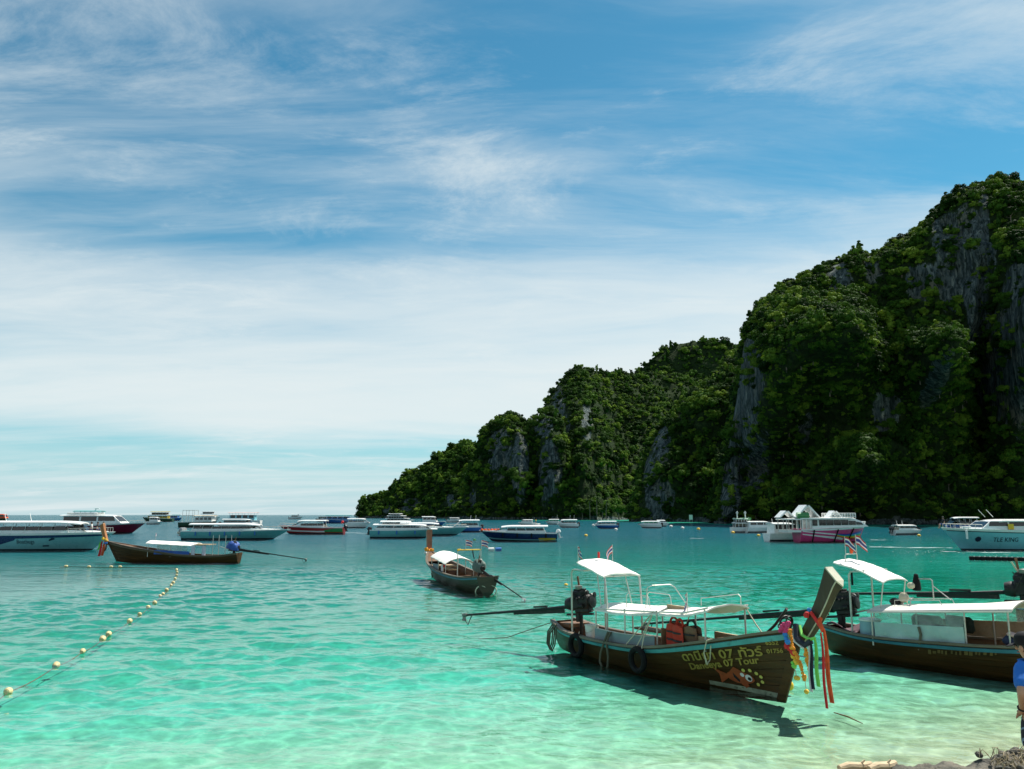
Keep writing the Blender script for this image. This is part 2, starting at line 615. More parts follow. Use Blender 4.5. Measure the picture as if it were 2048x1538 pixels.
rk = t.math('ADD', at_.outputs['Fac'], t.math('MULTIPLY', t.math('SUBTRACT', t.noise(t.mapping(pos, (1, 1, 0.55)), 0.13, 7, 0.72), 0.5), 2.4))
c = t.mix(t.smooth(rk, 0.42, 0.56), scrub, rockc)
p = t.add('ShaderNodeBsdfPrincipled', {'Base Color': c, 'Roughness': 0.95, 'Specular IOR Level': 0.1})
hb = t.math('ADD', t.math('MULTIPLY', flute, 4.0), t.math('MULTIPLY', fine, 1.2))
b = t.add('ShaderNodeBump', {'Height': hb, 'Strength': 0.9, 'Distance': 1.0})
t.l.new(b.outputs[0], p.inputs['Normal'])
t.l.new(p.outputs[0], out.inputs[0])
MAT_HILL = m

# foliage
def leaf_mat(name, dark, mid, light, trans):
    m, t, out = new_mat(name)
    oi = t.add('ShaderNodeObjectInfo')
    geo = t.add('ShaderNodeNewGeometry')
    n1 = t.noise(geo.outputs['Position'], 0.35, 4, 0.7)
    r = t.math('ADD', t.math('MULTIPLY', oi.outputs['Random'], 0.6), t.math('MULTIPLY', n1, 0.4))
    c = t.ramp(r, [(0.27, dark), (0.60, mid), (0.89, light)])
    d = t.add('ShaderNodeBsdfPrincipled', {'Base Color': c, 'Roughness': 0.7, 'Specular IOR Level': 0.08})
    tl = t.add('ShaderNodeBsdfTranslucent', {'Color': t.mix(1.0, c, (1.35, 1.15, 0.45), 'MULTIPLY')})
    mx = t.add('ShaderNodeMixShader', {0: trans, 1: d.outputs[0], 2: tl.outputs[0]})
    t.l.new(mx.outputs[0], out.inputs[0])
    return m


MAT_LEAF = leaf_mat('foliage', (0.011, 0.036, 0.005), (0.055, 0.130, 0.013), (0.210, 0.310, 0.032), 0.20)
MAT_BARK = M('bark', (0.16, 0.13, 0.10), 0.9, var=0.3, scale=1.2, bump=0.02, bscale=4)


def crown_mesh(name, rx, rz, n_clump, per, leaf, seed, flat=0.0):
    """crown of leaf faces gathered in clumps; origin at the bottom middle of the crown"""
    rnd = random.Random(seed)
    vs, fs = [], []
    for k in range(n_clump):
        for _ in range(40):
            p = Vector((rnd.uniform(-1, 1), rnd.uniform(-1, 1), rnd.uniform(-0.75, 1)))
            if 0.45 < p.length < 1.0:
                break
        c = Vector((p.x * rx, p.y * rx, rz + p.z * rz * (1 - flat)))
        cr = rnd.uniform(0.24, 0.42) * rx
        for q in range(per):
            while True:
                d = Vector((rnd.gauss(0, 1), rnd.gauss(0, 1), rnd.gauss(0.25, 1)))
                if d.length > 0.1:
                    break
            d.normalize()
            pos = c + Vector((d.x * cr, d.y * cr, d.z * cr * 0.7)) * rnd.uniform(0.72, 1.06)
            nrm = (d + Vector((rnd.uniform(-.6, .6), rnd.uniform(-.6, .6), rnd.uniform(-.1, .8)))).normalized()
            a = nrm.cross(Vector((rnd.uniform(-1, 1), rnd.uniform(-1, 1), rnd.uniform(-1, 1))))
            if a.length < 0.01:
                continue
            a.normalize()
            b = nrm.cross(a)
            s = leaf * rnd.uniform(0.6, 1.35)
            o = len(vs)
            vs += [pos - a * s, pos - b * s * 0.55 + nrm * 0.1 * s, pos + a * s, pos + b * s * 0.55 - nrm * 0.12 * s]
            fs.append((o, o + 1, o + 2, o + 3))
    shade_core = MB().ball((0, 0, rz * 0.95), (rx * 0.62, rx * 0.62, rz * 0.62 * (1 - flat)), 9, 6, 0.12)     # solid ball added inside to block light and darken the crown's shade side
    o = len(vs)
    vs += shade_core.v
    fs += [tuple(i + o for i in f) for f in shade_core.f]
    me = bpy.data.meshes.new(name)
    me.from_pydata([tuple(v) for v in vs], [], fs)
    me.materials.append(MAT_LEAF)
    me.update()
    return me


CROWNS = [crown_mesh('crown', 4.2, 3.0, 17, 95, 0.46, 11), crown_mesh('crown', 3.6, 3.6, 15, 95, 0.44, 12),
          crown_mesh('crown', 4.8, 2.3, 18, 90, 0.46, 13, 0.2), crown_mesh('crown', 3.2, 2.6, 12, 90, 0.42, 14),
          crown_mesh('crown', 5.2, 3.4, 20, 95, 0.50, 15),
          crown_mesh('crown', 2.3, 4.4, 13, 80, 0.42, 16), crown_mesh('crown', 5.0, 1.5, 11, 80, 0.46, 17, 0.35)]
BUSH = crown_mesh('bush', 2.6, 1.5, 9, 70, 0.36, 21)
proto_col = bpy.data.collections.new('crown_kinds')
for me in CROWNS + [BUSH]:
    o = bpy.data.objects.new('crown_kind', me)
    proto_col.objects.link(o)

# node group that sets crowns on the points of a forest
ng = bpy.data.node_groups.new('forest', 'GeometryNodeTree')
ng.interface.new_socket('Geometry', in_out='INPUT', socket_type='NodeSocketGeometry')
ng.interface.new_socket('Geometry', in_out='OUTPUT', socket_type='NodeSocketGeometry')
gi = ng.nodes.new('NodeGroupInput'); go = ng.nodes.new('NodeGroupOutput')
ci = ng.nodes.new('GeometryNodeCollectionInfo'); ci.inputs['Collection'].default_value = proto_col
ci.inputs['Separate Children'].default_value = True; ci.inputs['Reset Children'].default_value = True
ip = ng.nodes.new('GeometryNodeInstanceOnPoints'); ip.inputs['Pick Instance'].default_value = True
na = {}
for nm, ty in (('kind_index', 'INT'), ('turn', 'FLOAT_VECTOR'), ('size', 'FLOAT_VECTOR')):
    a = ng.nodes.new('GeometryNodeInputNamedAttribute'); a.data_type = ty; a.inputs['Name'].default_value = nm
    na[nm] = a
ng.links.new(gi.outputs[0], ip.inputs['Points'])
ng.links.new(ci.outputs[0], ip.inputs['Instance'])
ng.links.new(na['kind_index'].outputs[0], ip.inputs['Instance Index'])
ng.links.new(na['turn'].outputs[0], ip.inputs['Rotation'])
ng.links.new(na['size'].outputs[0], ip.inputs['Scale'])
ng.links.new(ip.outputs[0], go.inputs[0])


def hill(name, cols, prof, nu, nv, bumps, rocks, n_trees, tree_size, seed, amp=9.0, back=60.0, bush_share=0.3, rough_scale=55.0, rock_bias=0.0, drop=0.0):
    """cols: (photo px, distance of the waterline, skyline py, setback of the ridge). Returns tree points kept aside."""
    rnd = random.Random(seed)
    fD = curve1([(c[0], c[1]) for c in cols]); fS = curve1([(c[0], c[3]) for c in cols])
    pxs = [c[0] for c in cols]; pys = [c[2] for c in cols]
    g = curve1(prof)
    p0, p1 = pxs[0], pxs[-1]
    vs, rk, info = [], [], []
    nb = 14
    for i in range(nu + 1):
        px = lerp(p0, p1, i / nu)
        D, S = fD(px), fS(px)
        sky_py = float(np.interp(px, pxs, pys))
        R = at(px, sky_py, D + S)
        R.z = max(R.z - tree_size * 5.0 - drop, 1.0)
        bx = (px - 1024.0) / FPX * (D * CP - CAM_H * SP)
        B = Vector((bx, D, -1.0))
        outw = Vector((B.x - R.x, B.y - R.y, 0))
        outw = outw.normalized() if outw.length > 1 else Vector((0, -1, 0))
        outw = (outw + Vector((0, -1, 0))).normalized()
        for j in range(nv + nb + 1):
            if j <= nv:
                v = j / nv
                k = g(v)
                p = Vector((lerp(B.x, R.x, k), lerp(B.y, R.y, k), lerp(B.z, R.z, v)))
                fade = min(1.0, v * 6) * min(1.0, (1 - v) * 5 + 0.15)
            else:
                k = (j - nv) / nb
                p = R - outw * back * k
                p.z = R.z * (1 - k ** 2.2) - 3 * k
                fade = 0.15
            q = p / rough_scale
            d = amp * (noise.fractal(q, 0.9, 2.1, 5) * 1.1 + 0.55 * noise.noise(Vector((q.x * 2.6, q.y * 2.6, q.z * 0.5))))
            led = noise.noise(Vector((p.x / 46 + 9, p.y / 46, p.z / 17)))
            d += amp * 0.45 * led
            ppx, ppy = proj(p)
            rmask = rock_bias
            if j <= nv:
                for (bx_, by_, rx, ry, am) in bumps:
                    e = ((ppx - bx_) / rx) ** 2 + ((ppy - by_) / ry) ** 2
                    if e < 6:
                        d += am * math.exp(-e)
            if j <= nv:
                for (bx_, by_, rx, ry) in rocks:
                    e = ((ppx - bx_) / rx) ** 2 + ((ppy - by_) / ry) ** 2
                    rmask = max(rmask, 1.14 - e)
                if p.z < 2.2 + 1.5 * noise.noise(q * 9):
                    rmask = max(rmask, 0.85)
                if rmask > 0:
                    d += min(1.0, rmask) * (2.6 * noise.noise(Vector((p.x * 0.16, p.y * 0.16, p.z * 0.022))) + 1.3 * noise.noise(Vector((p.x * 0.38, p.y * 0.38, p.z * 0.06))))
            p = p + outw * d * fade
            p.z += fade * amp * 0.22 * noise.noise(q * 2.2 + Vector((5, 5, 5)))
            vs.append(p); rk.append(max(0.0, min(1.0, rmask)))
    W2 = nv + nb + 1
    fs = [(i * W2 + j, (i + 1) * W2 + j, (i + 1) * W2 + j + 1, i * W2 + j + 1) for i in range(nu) for j in range(W2 - 1)]
    o = mesh_obj(name, vs, fs, MAT_HILL, smooth=True)
    a = o.data.attributes.new('rock', 'FLOAT', 'POINT')
    a.data.foreach_set('value', rk)
    tag(o, kind='structure')
    # points for trees
    V = np.array([tuple(v) for v in vs]); F = np.array([f for f in fs if (f[0] % W2) < nv + 5])
    A, B_, C_, D_ = (V[F[:, k]] for k in range(4))
    n1 = np.cross(C_ - A, D_ - B_)
    area = np.linalg.norm(n1, axis=1) / 2
    nz = n1[:, 2] / np.maximum(np.linalg.norm(n1, axis=1), 1e-6)
    RK = np.array(rk)[F].mean(axis=1)
    wgt = area * np.clip(1.0 - 1.25 * RK, 0.20, 1) * (0.45 + 0.55 * np.clip(np.abs(nz) * 1.6, 0, 1))
    wgt *= (V[F[:, 0], 2] > 0.5)
    rng = np.random.RandomState(seed)
    idx = rng.choice(len(F), size=n_trees, p=wgt / wgt.sum())
    u = rng.rand(n_trees, 1); v = rng.rand(n_trees, 1)
    P = (A[idx] * (1 - u) + B_[idx] * u) * (1 - v) + (D_[idx] * (1 - u) + C_[idx] * u) * v
    return o, P, rng, RK[idx]


def forest(name, label, P, rng, tree_size, bush_share=0.3, sink=0.8):
    n = len(P)
    me = bpy.data.meshes.new(name)
    sc = tree_size * (0.42 + 1.25 * rng.rand(n) ** 2.4)
    P = P.copy(); P[:, 2] -= sink * sc
    me.from_pydata([tuple(p) for p in P], [], [])
    kind = rng.randint(0, len(CROWNS), n)
    kind[rng.rand(n) < bush_share] = len(CROWNS)
    a = me.attributes.new('kind_index', 'INT', 'POINT'); a.data.foreach_set('value', kind.astype(np.int32))
    turn = np.zeros((n, 3), dtype=np.float32); turn[:, 2] = rng.uniform(0, 6.28, n); turn[:, :2] = rng.uniform(-.22, .22, (n, 2))
    a = me.attributes.new('turn', 'FLOAT_VECTOR', 'POINT'); a.data.foreach_set('vector', turn.ravel())
    s3 = np.stack([sc, sc, sc * rng.uniform(0.8, 1.35, n)], axis=1).astype(np.float32)
    a = me.attributes.new('size', 'FLOAT_VECTOR', 'POINT'); a.data.foreach_set('vector', s3.ravel())
    o = link(bpy.data.objects.new(name, me))
    md = o.modifiers.new('forest', 'NODES'); md.node_group = ng
    return tag(o, label, 'forest', kind='stuff')


PR_CLIFF = [(0, 0), (0.15, 0.10), (0.5, 0.34), (0.75, 0.55), (0.9, 0.76), (1, 1)]
PR_WALL = [(0, 0), (0.1, 0.06), (0.45, 0.13), (0.8, 0.28), (0.93, 0.52), (1, 1)]
PR_SLOPE = [(0, 0), (0.2, 0.14), (0.5, 0.42), (0.8, 0.74), (1, 1)]
PR_TOWER = [(0, 0), (0.3, 0.12), (0.7, 0.35), (0.9, 0.62), (1, 1)]

# far low headland running out to sea
A_cols = [(716, 1000, 1030, 8), (722, 995, 1000, 25), (736, 985, 990, 45), (760, 970, 984, 60), (778, 955, 986, 70), (790, 945, 965, 75), (806, 935, 948, 85), (832, 920, 940, 95), (860, 905, 920, 105),
          (886, 890, 900, 110), (910, 875, 885, 115), (936, 860, 880, 120), (958, 850, 888, 120), (985, 835, 900, 120), (1020, 820, 930, 120)]
# pillars and the mountain behind them
B_cols = [(925, 700, 985, 25), (940, 695, 945, 40), (955, 690, 905, 50), (964, 685, 872, 55), (980, 680, 846, 60), (1000, 675, 831, 62), (1020, 670, 826, 62), (1040, 665, 836, 60), (1052, 662, 852, 58),
          (1060, 660, 842, 60), (1072, 656, 826, 62), (1090, 650, 816, 64), (1106, 646, 817, 64), (1118, 642, 836, 60), (1130, 638, 880, 55), (1150, 632, 930, 45), (1175, 625, 985, 30), (1195, 620, 1015, 15)]
C_cols = [(1060, 715, 870, 87), (1088, 690, 806, 130), (1100, 678, 785, 159), (1120, 655, 757, 188), (1150, 630, 731, 232), (1165, 622, 731, 239), (1200, 632, 738, 246), (1240, 655, 739, 246), (1270, 672, 741, 246), (1310, 700, 742, 239),
          (1350, 725, 745, 232), (1400, 755, 755, 217), (1450, 785, 770, 203), (1520, 820, 800, 174)]
D_cols = [(1215, 1150, 800, 60), (1262, 1140, 752, 90), (1285, 1135, 730, 100), (1310, 1130, 706, 110), (1340, 1125, 686, 120), (1380, 1120, 678, 120), (1420, 1115, 676, 120), (1450, 1110, 680, 120), (1482, 1105, 686, 120), (1540, 1100, 700, 120), (1620, 1090, 740, 100)]
E_cols = [(1262, 470, 1035, 10), (1275, 468, 985, 30), (1285, 466, 930, 45), (1300, 463, 885, 55), (1320, 460, 850, 62), (1350, 456, 815, 72), (1385, 450, 785, 82), (1420, 445, 755, 92), (1450, 440, 725, 100), (1480, 436, 693, 108),
          (1500, 433, 680, 112), (1540, 430, 690, 112), (1600, 425, 720, 100), (1680, 420, 760, 90)]
F_cols = [(1425, 372, 1040, 6), (1436, 371, 985, 11), (1448, 370, 920, 18), (1462, 369, 840, 25), (1475, 368, 760, 35), (1488, 367, 672, 44), (1500, 366, 640, 47), (1520, 364, 601, 51), (1540, 362, 581, 54), (1570, 359, 556, 56), (1600, 356, 546, 58), (1630, 353, 531, 59),
          (1680, 348, 508, 60), (1720, 344, 491, 60), (1760, 341, 486, 60), (1800, 338, 471, 60), (1830, 336, 456, 60), (1852, 334, 440, 60), (1880, 332, 411, 60), (1910, 330, 386, 60), (1950, 327, 366, 60),
          (1990, 324, 351, 60), (2022, 321, 346, 60), (2060, 318, 352, 60), (2150, 310, 372, 60), (2300, 300, 420, 60)]

hA = hill('hill_headland', A_cols, PR_SLOPE, 110, 44, [], [(822, 1012, 30, 18), (930, 985, 14, 30), (775, 1018, 12, 12), (905, 1000, 14, 24)], 2300, 0.85, 101, amp=13, back=80)
hB = hill('hill_pillars', B_cols, PR_TOWER, 110, 70, [(1040, 950, 20, 90, 14), (1100, 960, 28, 90, 10), (1070, 950, 12, 90, -14), (1000, 990, 24, 50, 10)],
          [(1040, 935, 22, 90), (1100, 945, 30, 80), (1000, 905, 30, 65), (1088, 850, 22, 32), (945, 1000, 8, 30)], 1700, 0.72, 102, amp=9, back=60)
hC = hill('hill_mountain', C_cols, PR_SLOPE, 130, 80, [(1160, 880, 40, 120, 26), (1250, 860, 40, 160, -16)], [(1116, 820, 16, 50), (1172, 850, 14, 45), (1130, 870, 12, 50)], 5200, 0.64, 103, amp=12, back=80)
hD = hill('hill_distant', D_cols, PR_SLOPE, 70, 40, [], [], 1900, 1.05, 104, amp=14, back=90)
hE = hill('hill_spur', E_cols, PR_CLIFF, 110, 80, [(1400, 800, 40, 60, 16), (1350, 900, 30, 90, 8)], [(1322, 885, 20, 62), (1320, 1000, 34, 52), (1480, 820, 26, 90), (1300, 960, 14, 60)], 3200, 0.58, 105, amp=9, back=60)
F_bumps = [(1590, 740, 100, 90, 70), (1680, 720, 60, 70, 38), (1850, 745, 58, 52, 62), (1690, 960, 70, 70, 58), (1580, 1025, 90, 40, 44), (1520, 800, 50, 80, 30), (1540, 860, 50, 60, 12), (2030, 700, 42, 190, 26), (1975, 800, 26, 170, -30), (1945, 560, 24, 120, 10),
           (1800, 880, 60, 60, 10), (1860, 1030, 60, 40, 16), (1470, 1010, 22, 60, 10)]
F_rocks = [(1925, 520, 74, 120), (1955, 630, 30, 130), (1900, 480, 50, 70), (2028, 700, 50, 190), (1965, 470, 14, 120), (1838, 785, 24, 46), (1760, 830, 36, 52), (1478, 790, 34, 130), (1458, 975, 26, 84), (1505, 930, 40, 70), (1990, 750, 22, 46), (1745, 535, 26, 34),
           (1680, 560, 30, 34), (1600, 870, 20, 26), (1840, 560, 40, 50)]
hF = hill('hill_cliff', F_cols, PR_WALL, 300, 140, F_bumps, F_rocks, 11500, 0.50, 106, amp=13, back=70, drop=5.5)
# ------------------------------------------------------------------ forests on the hills; the nearest and tallest trees are individuals
def trunk_mesh(seed, h=7.0):
    rnd = random.Random(seed)
    mb = MB()
    top = Vector((rnd.uniform(-.5, .5), rnd.uniform(-.5, .5), h))
    mb.tube([(0, 0, -1.5), (0.1, 0, h * 0.4), top], [0.34, 0.26, 0.16], 7)
    for k in range(4):
        a = rnd.uniform(0, 6.28)
        z = h * rnd.uniform(0.6, 0.95)
        q = top * (z / h)
        mb.tube([q, q + Vector((math.cos(a) * 1.4, math.sin(a) * 1.4, 1.2)), q + Vector((math.cos(a) * 2.6, math.sin(a) * 2.6, 2.6))], [0.14, 0.10, 0.05], 5)
    me = bpy.data.meshes.new('trunk')
    me.from_pydata([tuple(v) for v in mb.v], [], mb.f)
    me.materials.append(MAT_BARK)
    me.update()
    return me


TRUNKS = [trunk_mesh(s) for s in (1, 2, 3)]


def single_tree(p, size, kind, label, group, rnd, lift=2.6):
    t = thing('tree', label, 'tree', (p[0], p[1], p[2] - 1.0), rnd.uniform(0, 6.28), group)
    c = bpy.data.objects.new('crown', CROWNS[kind]); link(c, t)
    c.location = (0, 0, lift * size); c.scale = (size, size, size * rnd.uniform(0.85, 1.15))
    k = bpy.data.objects.new('trunk', TRUNKS[rnd.randint(0, 2)]); link(k, t)
    k.scale = (size, size, size * (lift + 1.5) / 7.0)
    return t


def pick(P, n, test):
    idx = [i for i in range(len(P)) if test(*proj(P[i]), P[i])]
    return idx[:n]


rt = random.Random(77)
sel = pick(hF[1], 150, lambda x, y, p: 1440 < x < 2046 and p[2] > 1)
for i in sel:
    qx, qy = proj(hF[1][i])
    part = 'left shoulder' if qx < 1600 else 'middle' if qx < 1760 else 'right half' if qx < 1900 else 'right end'
    level = 'along the crest' if qy < 400 + (2048 - qx) * 0.42 else 'high on the face' if qy < 700 else 'halfway up the face' if qy < 880 else 'near the foot'
    single_tree(hF[1][i], rt.uniform(0.45, 0.95), rt.randint(0, 6), 'tree %s of the tall right cliff, %s' % (level, part), 'trees standing out on the right cliff', rt)
PF = np.delete(hF[1], sel, axis=0)
sel = pick(hC[1], 60, lambda x, y, p: 1120 < x < 1280 and 800 < y < 1035)
for i in sel:
    qx, qy = proj(hC[1][i])
    level = 'upper' if qy < 860 else 'middle' if qy < 950 else 'lower'
    part = 'left' if qx < 1175 else 'central' if qx < 1225 else 'right'
    single_tree(hC[1][i], rt.uniform(0.6, 1.1), rt.randint(0, 6), 'tree on the %s %s slope of the sunlit middle mountain' % (level, part), 'trees on the middle mountain', rt)
PC = np.delete(hC[1], sel, axis=0)
forest('forest', 'dense green wood covering the far low headland', hA[1], hA[2], 0.85)
forest('forest', 'green wood on the rock pillars beside the headland', hB[1], hB[2], 0.72)
forest('forest', 'sunlit green wood over the middle mountain slope', PC, hC[2], 0.64)
forest('forest', 'dark green wood on the distant rounded hill', hD[1], hD[2], 1.05)
forest('forest', 'shaded wood on the spur left of the tall cliff', hE[1], hE[2], 0.58)
forest('forest', 'dark wood covering the tall cliff on the right', PF, hF[2], 0.50)
# shore trees and palms at the foot of the mountain
for (px, py, d, s, lb) in ((1205, 1036, 612, 1.5, 'flat-topped pale green tree on the shore below the mountain'), (1238, 1036, 600, 1.35, 'second pale tree on the shore, right of the palms'), (1165, 1036, 622, 1.3, 'round dark tree on the shore left of the palms')):
    single_tree(at(px, py, d), s, 2, lb, 'shore trees below the mountain', rt, 3.6)
FROND = bpy.data.meshes.new('fronds')
mb = MB()
for k in range(15):
    a = 2 * math.pi * k / 15 + rt.uniform(-.2, .2)
    el = rt.uniform(-0.3, 0.9)
    for i in range(8):
        u0, u1 = i / 8, (i + 1) / 8
        def fp(u, s):
            r = 4.2 * u
            z = math.sin(el) * 4.2 * u - 3.0 * u * u
            w_ = 0.55 * math.sin(math.pi * min(1, 0.08 + u)) * s
            return Vector((math.cos(a) * r * math.cos(el) - math.sin(a) * w_, math.sin(a) * r * math.cos(el) + math.cos(a) * w_, z - abs(s) * 0.25))
        mb.add([fp(u0, -1), fp(u1, -1), fp(u1, 0), fp(u0, 0)], [(0, 1, 2, 3)])
        mb.add([fp(u0, 0), fp(u1, 0), fp(u1, 1), fp(u0, 1)], [(0, 1, 2, 3)])
FROND.from_pydata([tuple(v) for v in mb.v], [], mb.f)
FROND.materials.append(MAT_LEAF)
for (px, h_, d, lb) in ((1180, 15, 606, 'left coconut palm on the shore below the mountain'), (1194, 17, 604, 'tallest coconut palm on the shore, between the other two'), (1212, 14, 602, 'right coconut palm on the shore below the mountain')):
    p = at(px, 1038, d)
    t_ = thing('palm_tree', lb, 'palm', (p.x, p.y, 0), rt.uniform(0, 6), 'palms on the shore')
    MB().tube([(0, 0, -1), (0.3, 0, h_ * 0.5), (0.9, 0.2, h_)], [0.35, 0.25, 0.18], 7).build('trunk', MAT_BARK, t_, smooth=True)
    c = bpy.data.objects.new('crown', FROND); link(c, t_); c.location = (0.9, 0.2, h_)

# boulders along the foot of the cliffs
BOULD = []
for k in range(4):
    mb = MB(); mb.ball((0, 0, 0), (1, 0.8, 0.7), 10, 7, 0.14)
    o_ = mb.build('boulder', MAT_HILL, hF[0])
    a_ = o_.data.attributes.new('rock', 'FLOAT', 'POINT'); a_.data.foreach_set('value', [1.0] * len(o_.data.vertices))
    BOULD.append(o_)
for k in range(90):
    o_ = BOULD[k] if k < 4 else BOULD[k % 4].copy()
    if k >= 4:
        link(o_, hF[0])
    px = rt.uniform(1440, 2080)
    D = float(np.interp(px, [c_[0] for c_ in F_cols], [c_[1] for c_ in F_cols]))
    b_ = at(px, 1040, D - rt.uniform(-2, 7))
    s_ = rt.uniform(0.8, 3.2)
    o_.location = (b_.x, b_.y, rt.uniform(-0.3, 0.6)); o_.scale = (s_ * rt.uniform(0.8, 1.8), s_, s_ * rt.uniform(0.6, 1.1)); o_.rotation_euler = (0, 0, rt.uniform(0, 6))
# ------------------------------------------------------------------ boat materials
WOOD_DARK = M('varnished_dark_wood', (0.064, 0.030, 0.008), 0.45, spec=0.25, var=0.45, scale=1.6, bump=0.004, bscale=14, dirt=(0.05, 0.034, 0.013), stretch=(0.35, 1, 3.2))
WOOD_OLIVE = M('olive_dark_wood', (0.036, 0.028, 0.010), 0.42, var=0.4, scale=1.6, bump=0.004, bscale=14, dirt=(0.07, 0.055, 0.025), stretch=(0.35, 1, 3.2))
WOOD_IN = M('inner_brown_wood', (0.15, 0.075, 0.035), 0.6, var=0.35, scale=2.0, bump=0.004, stretch=(0.4, 1.4, 2.5))
WOOD_PALE = M('pale_deck_wood', (0.38, 0.27, 0.15), 0.65, var=0.25, scale=2.0, bump=0.003, stretch=(0.4, 2.4, 2))
WOOD_POST = M('weathered_post_wood', (0.036, 0.025, 0.010), 0.6, var=0.5, scale=2.2, bump=0.004, dirt=(0.075, 0.056, 0.028), stretch=(3, 3, 0.5))
POST_EDGE = M('pale_post_edge', (0.42, 0.42, 0.32), 0.6, var=0.2, dirt=(0.22, 0.20, 0.13))
TEAL = M('teal_paint', (0.085, 0.33, 0.36), 0.45, var=0.2, dirt=(0.06, 0.14, 0.14))
GUNW = M('gunwale_wood', (0.13, 0.10, 0.07), 0.5, var=0.35, scale=3, stretch=(0.5, 2, 2))
CANVAS = M('white_canvas', (0.80, 0.78, 0.72), 0.85, var=0.07, scale=1.2, bump=0.015, bscale=3.0, dirt=(0.70, 0.66, 0.57))
CANVAS_G = M('grey_white_canvas', (0.62, 0.60, 0.54), 0.85, var=0.10, bump=0.012, bscale=4)
STEEL = M('galvanised_tube', (0.50, 0.50, 0.46), 0.45, metal=0.5, var=0.15, dirt=(0.28, 0.22, 0.15))
RUBBER = M('black_rubber', (0.008, 0.008, 0.008), 0.8, var=0.3, spec=0.2)
ENGINE = M('greasy_black_iron', (0.008, 0.008, 0.008), 0.5, metal=0.0, spec=0.35, var=0.5, bump=0.01, bscale=20, dirt=(0.05, 0.04, 0.03))
ENG_GREY = M('engine_grey_alloy', (0.20, 0.20, 0.18), 0.45, metal=0.7, var=0.3)
RUST = M('rusty_pipe', (0.20, 0.09, 0.04), 0.8, var=0.4)
ROPE = M('pale_rope', (0.55, 0.49, 0.36), 0.9, var=0.2, bump=0.004, bscale=60)
ROPE_D = M('dark_rope', (0.10, 0.09, 0.06), 0.9, var=0.25)
PLASTIC_W = M('white_plastic', (0.74, 0.73, 0.68), 0.4, var=0.06, dirt=(0.55, 0.5, 0.4))
TARP_T = M('pale_teal_tarp', (0.36, 0.50, 0.48), 0.7, var=0.12, bump=0.03, bscale=3, dirt=(0.48, 0.55, 0.50))
TARP_GREY = M('grey_tarp', (0.20, 0.25, 0.27), 0.75, var=0.15, bump=0.02, bscale=4)
TARP_B = M('brown_tarp', (0.34, 0.25, 0.17), 0.75, var=0.12, bump=0.03, bscale=3, dirt=(0.26, 0.19, 0.13))
BLUE_T = M('blue_tarp', (0.015, 0.075, 0.32), 0.6, var=0.25, bump=0.04, bscale=5)
ORANGE = M('orange_nylon', (0.66, 0.085, 0.015), 0.75, var=0.3, scale=6, bump=0.01, bscale=14)
ORANGE_J = M('life_jacket_red', (0.52, 0.035, 0.012), 0.75, var=0.2, bump=0.012, bscale=12)
GREEN_R = M('light_green_ribbon', (0.20, 0.62, 0.10), 0.65, var=0.15)
RED_R = M('red_ribbon', (0.62, 0.02, 0.02), 0.65, var=0.15)
WHITE_R = M('white_ribbon', (0.68, 0.68, 0.66), 0.7, var=0.1)
BLACK_R = M('dark_ribbon', (0.012, 0.014, 0.03), 0.7, var=0.2)
YELLOW_R = M('yellow_cloth', (0.80, 0.50, 0.05), 0.7, var=0.15)
MARI = M('marigold', (0.78, 0.30, 0.03), 0.85, var=0.3, scale=20)
PINK = M('pink_flower', (0.58, 0.05, 0.17), 0.8, var=0.25, scale=20)
BLUE_F = M('blue_flower', (0.03, 0.22, 0.62), 0.8, var=0.25)
LETTER = M('worn_yellow_paint', (0.34, 0.24, 0.045), 0.6, var=0.25, scale=5, dirt=(0.16, 0.11, 0.03))
LETTER_D = M('faded_paint', (0.16, 0.10, 0.03), 0.6, var=0.4, scale=5)
FISH_O = M('orange_paint', (0.36, 0.075, 0.02), 0.6, var=0.3, scale=4, dirt=(0.22, 0.06, 0.02))
FISH_Y = M('bubble_yellow', (0.62, 0.55, 0.12), 0.6, var=0.1)
FLAG_R = M('flag_red', (0.55, 0.02, 0.03), 0.7, var=0.1)
FLAG_W = M('flag_white', (0.75, 0.73, 0.70), 0.7, var=0.06)
FLAG_B = M('flag_blue', (0.03, 0.035, 0.20), 0.7, var=0.1)
WL_PAINT = M('waterline_paint', (0.30, 0.32, 0.22), 0.7, var=0.35, dirt=(0.06, 0.06, 0.03))
STRAP = M('black_strap', (0.01, 0.01, 0.01), 0.7, var=0.2)
FLOAT_Y = M('cream_float', (0.62, 0.50, 0.25), 0.6, var=0.25, scale=6, dirt=(0.30, 0.23, 0.10))
YELLOW_P = M('yellow_plastic', (0.78, 0.47, 0.02), 0.5, var=0.12)

m, t, out = new_mat('clear_sheet')
tr = t.add('ShaderNodeBsdfTransparent', {'Color': (0.80, 0.88, 0.86, 1)})
gl = t.add('ShaderNodeBsdfPrincipled', {'Base Color': (0.62, 0.70, 0.68, 1), 'Roughness': 0.18})
tcn = t.add('ShaderNodeTexCoord')
fz = t.ramp(t.noise(tcn.outputs['Object'], 3.0, 4, 0.6), [(0.3, 0.10), (0.7, 0.34)])
mx = t.add('ShaderNodeMixShader', {0: fz, 1: tr.outputs[0], 2: gl.outputs[0]})
t.l.new(mx.outputs[0], out.inputs[0])
CLEAR = m


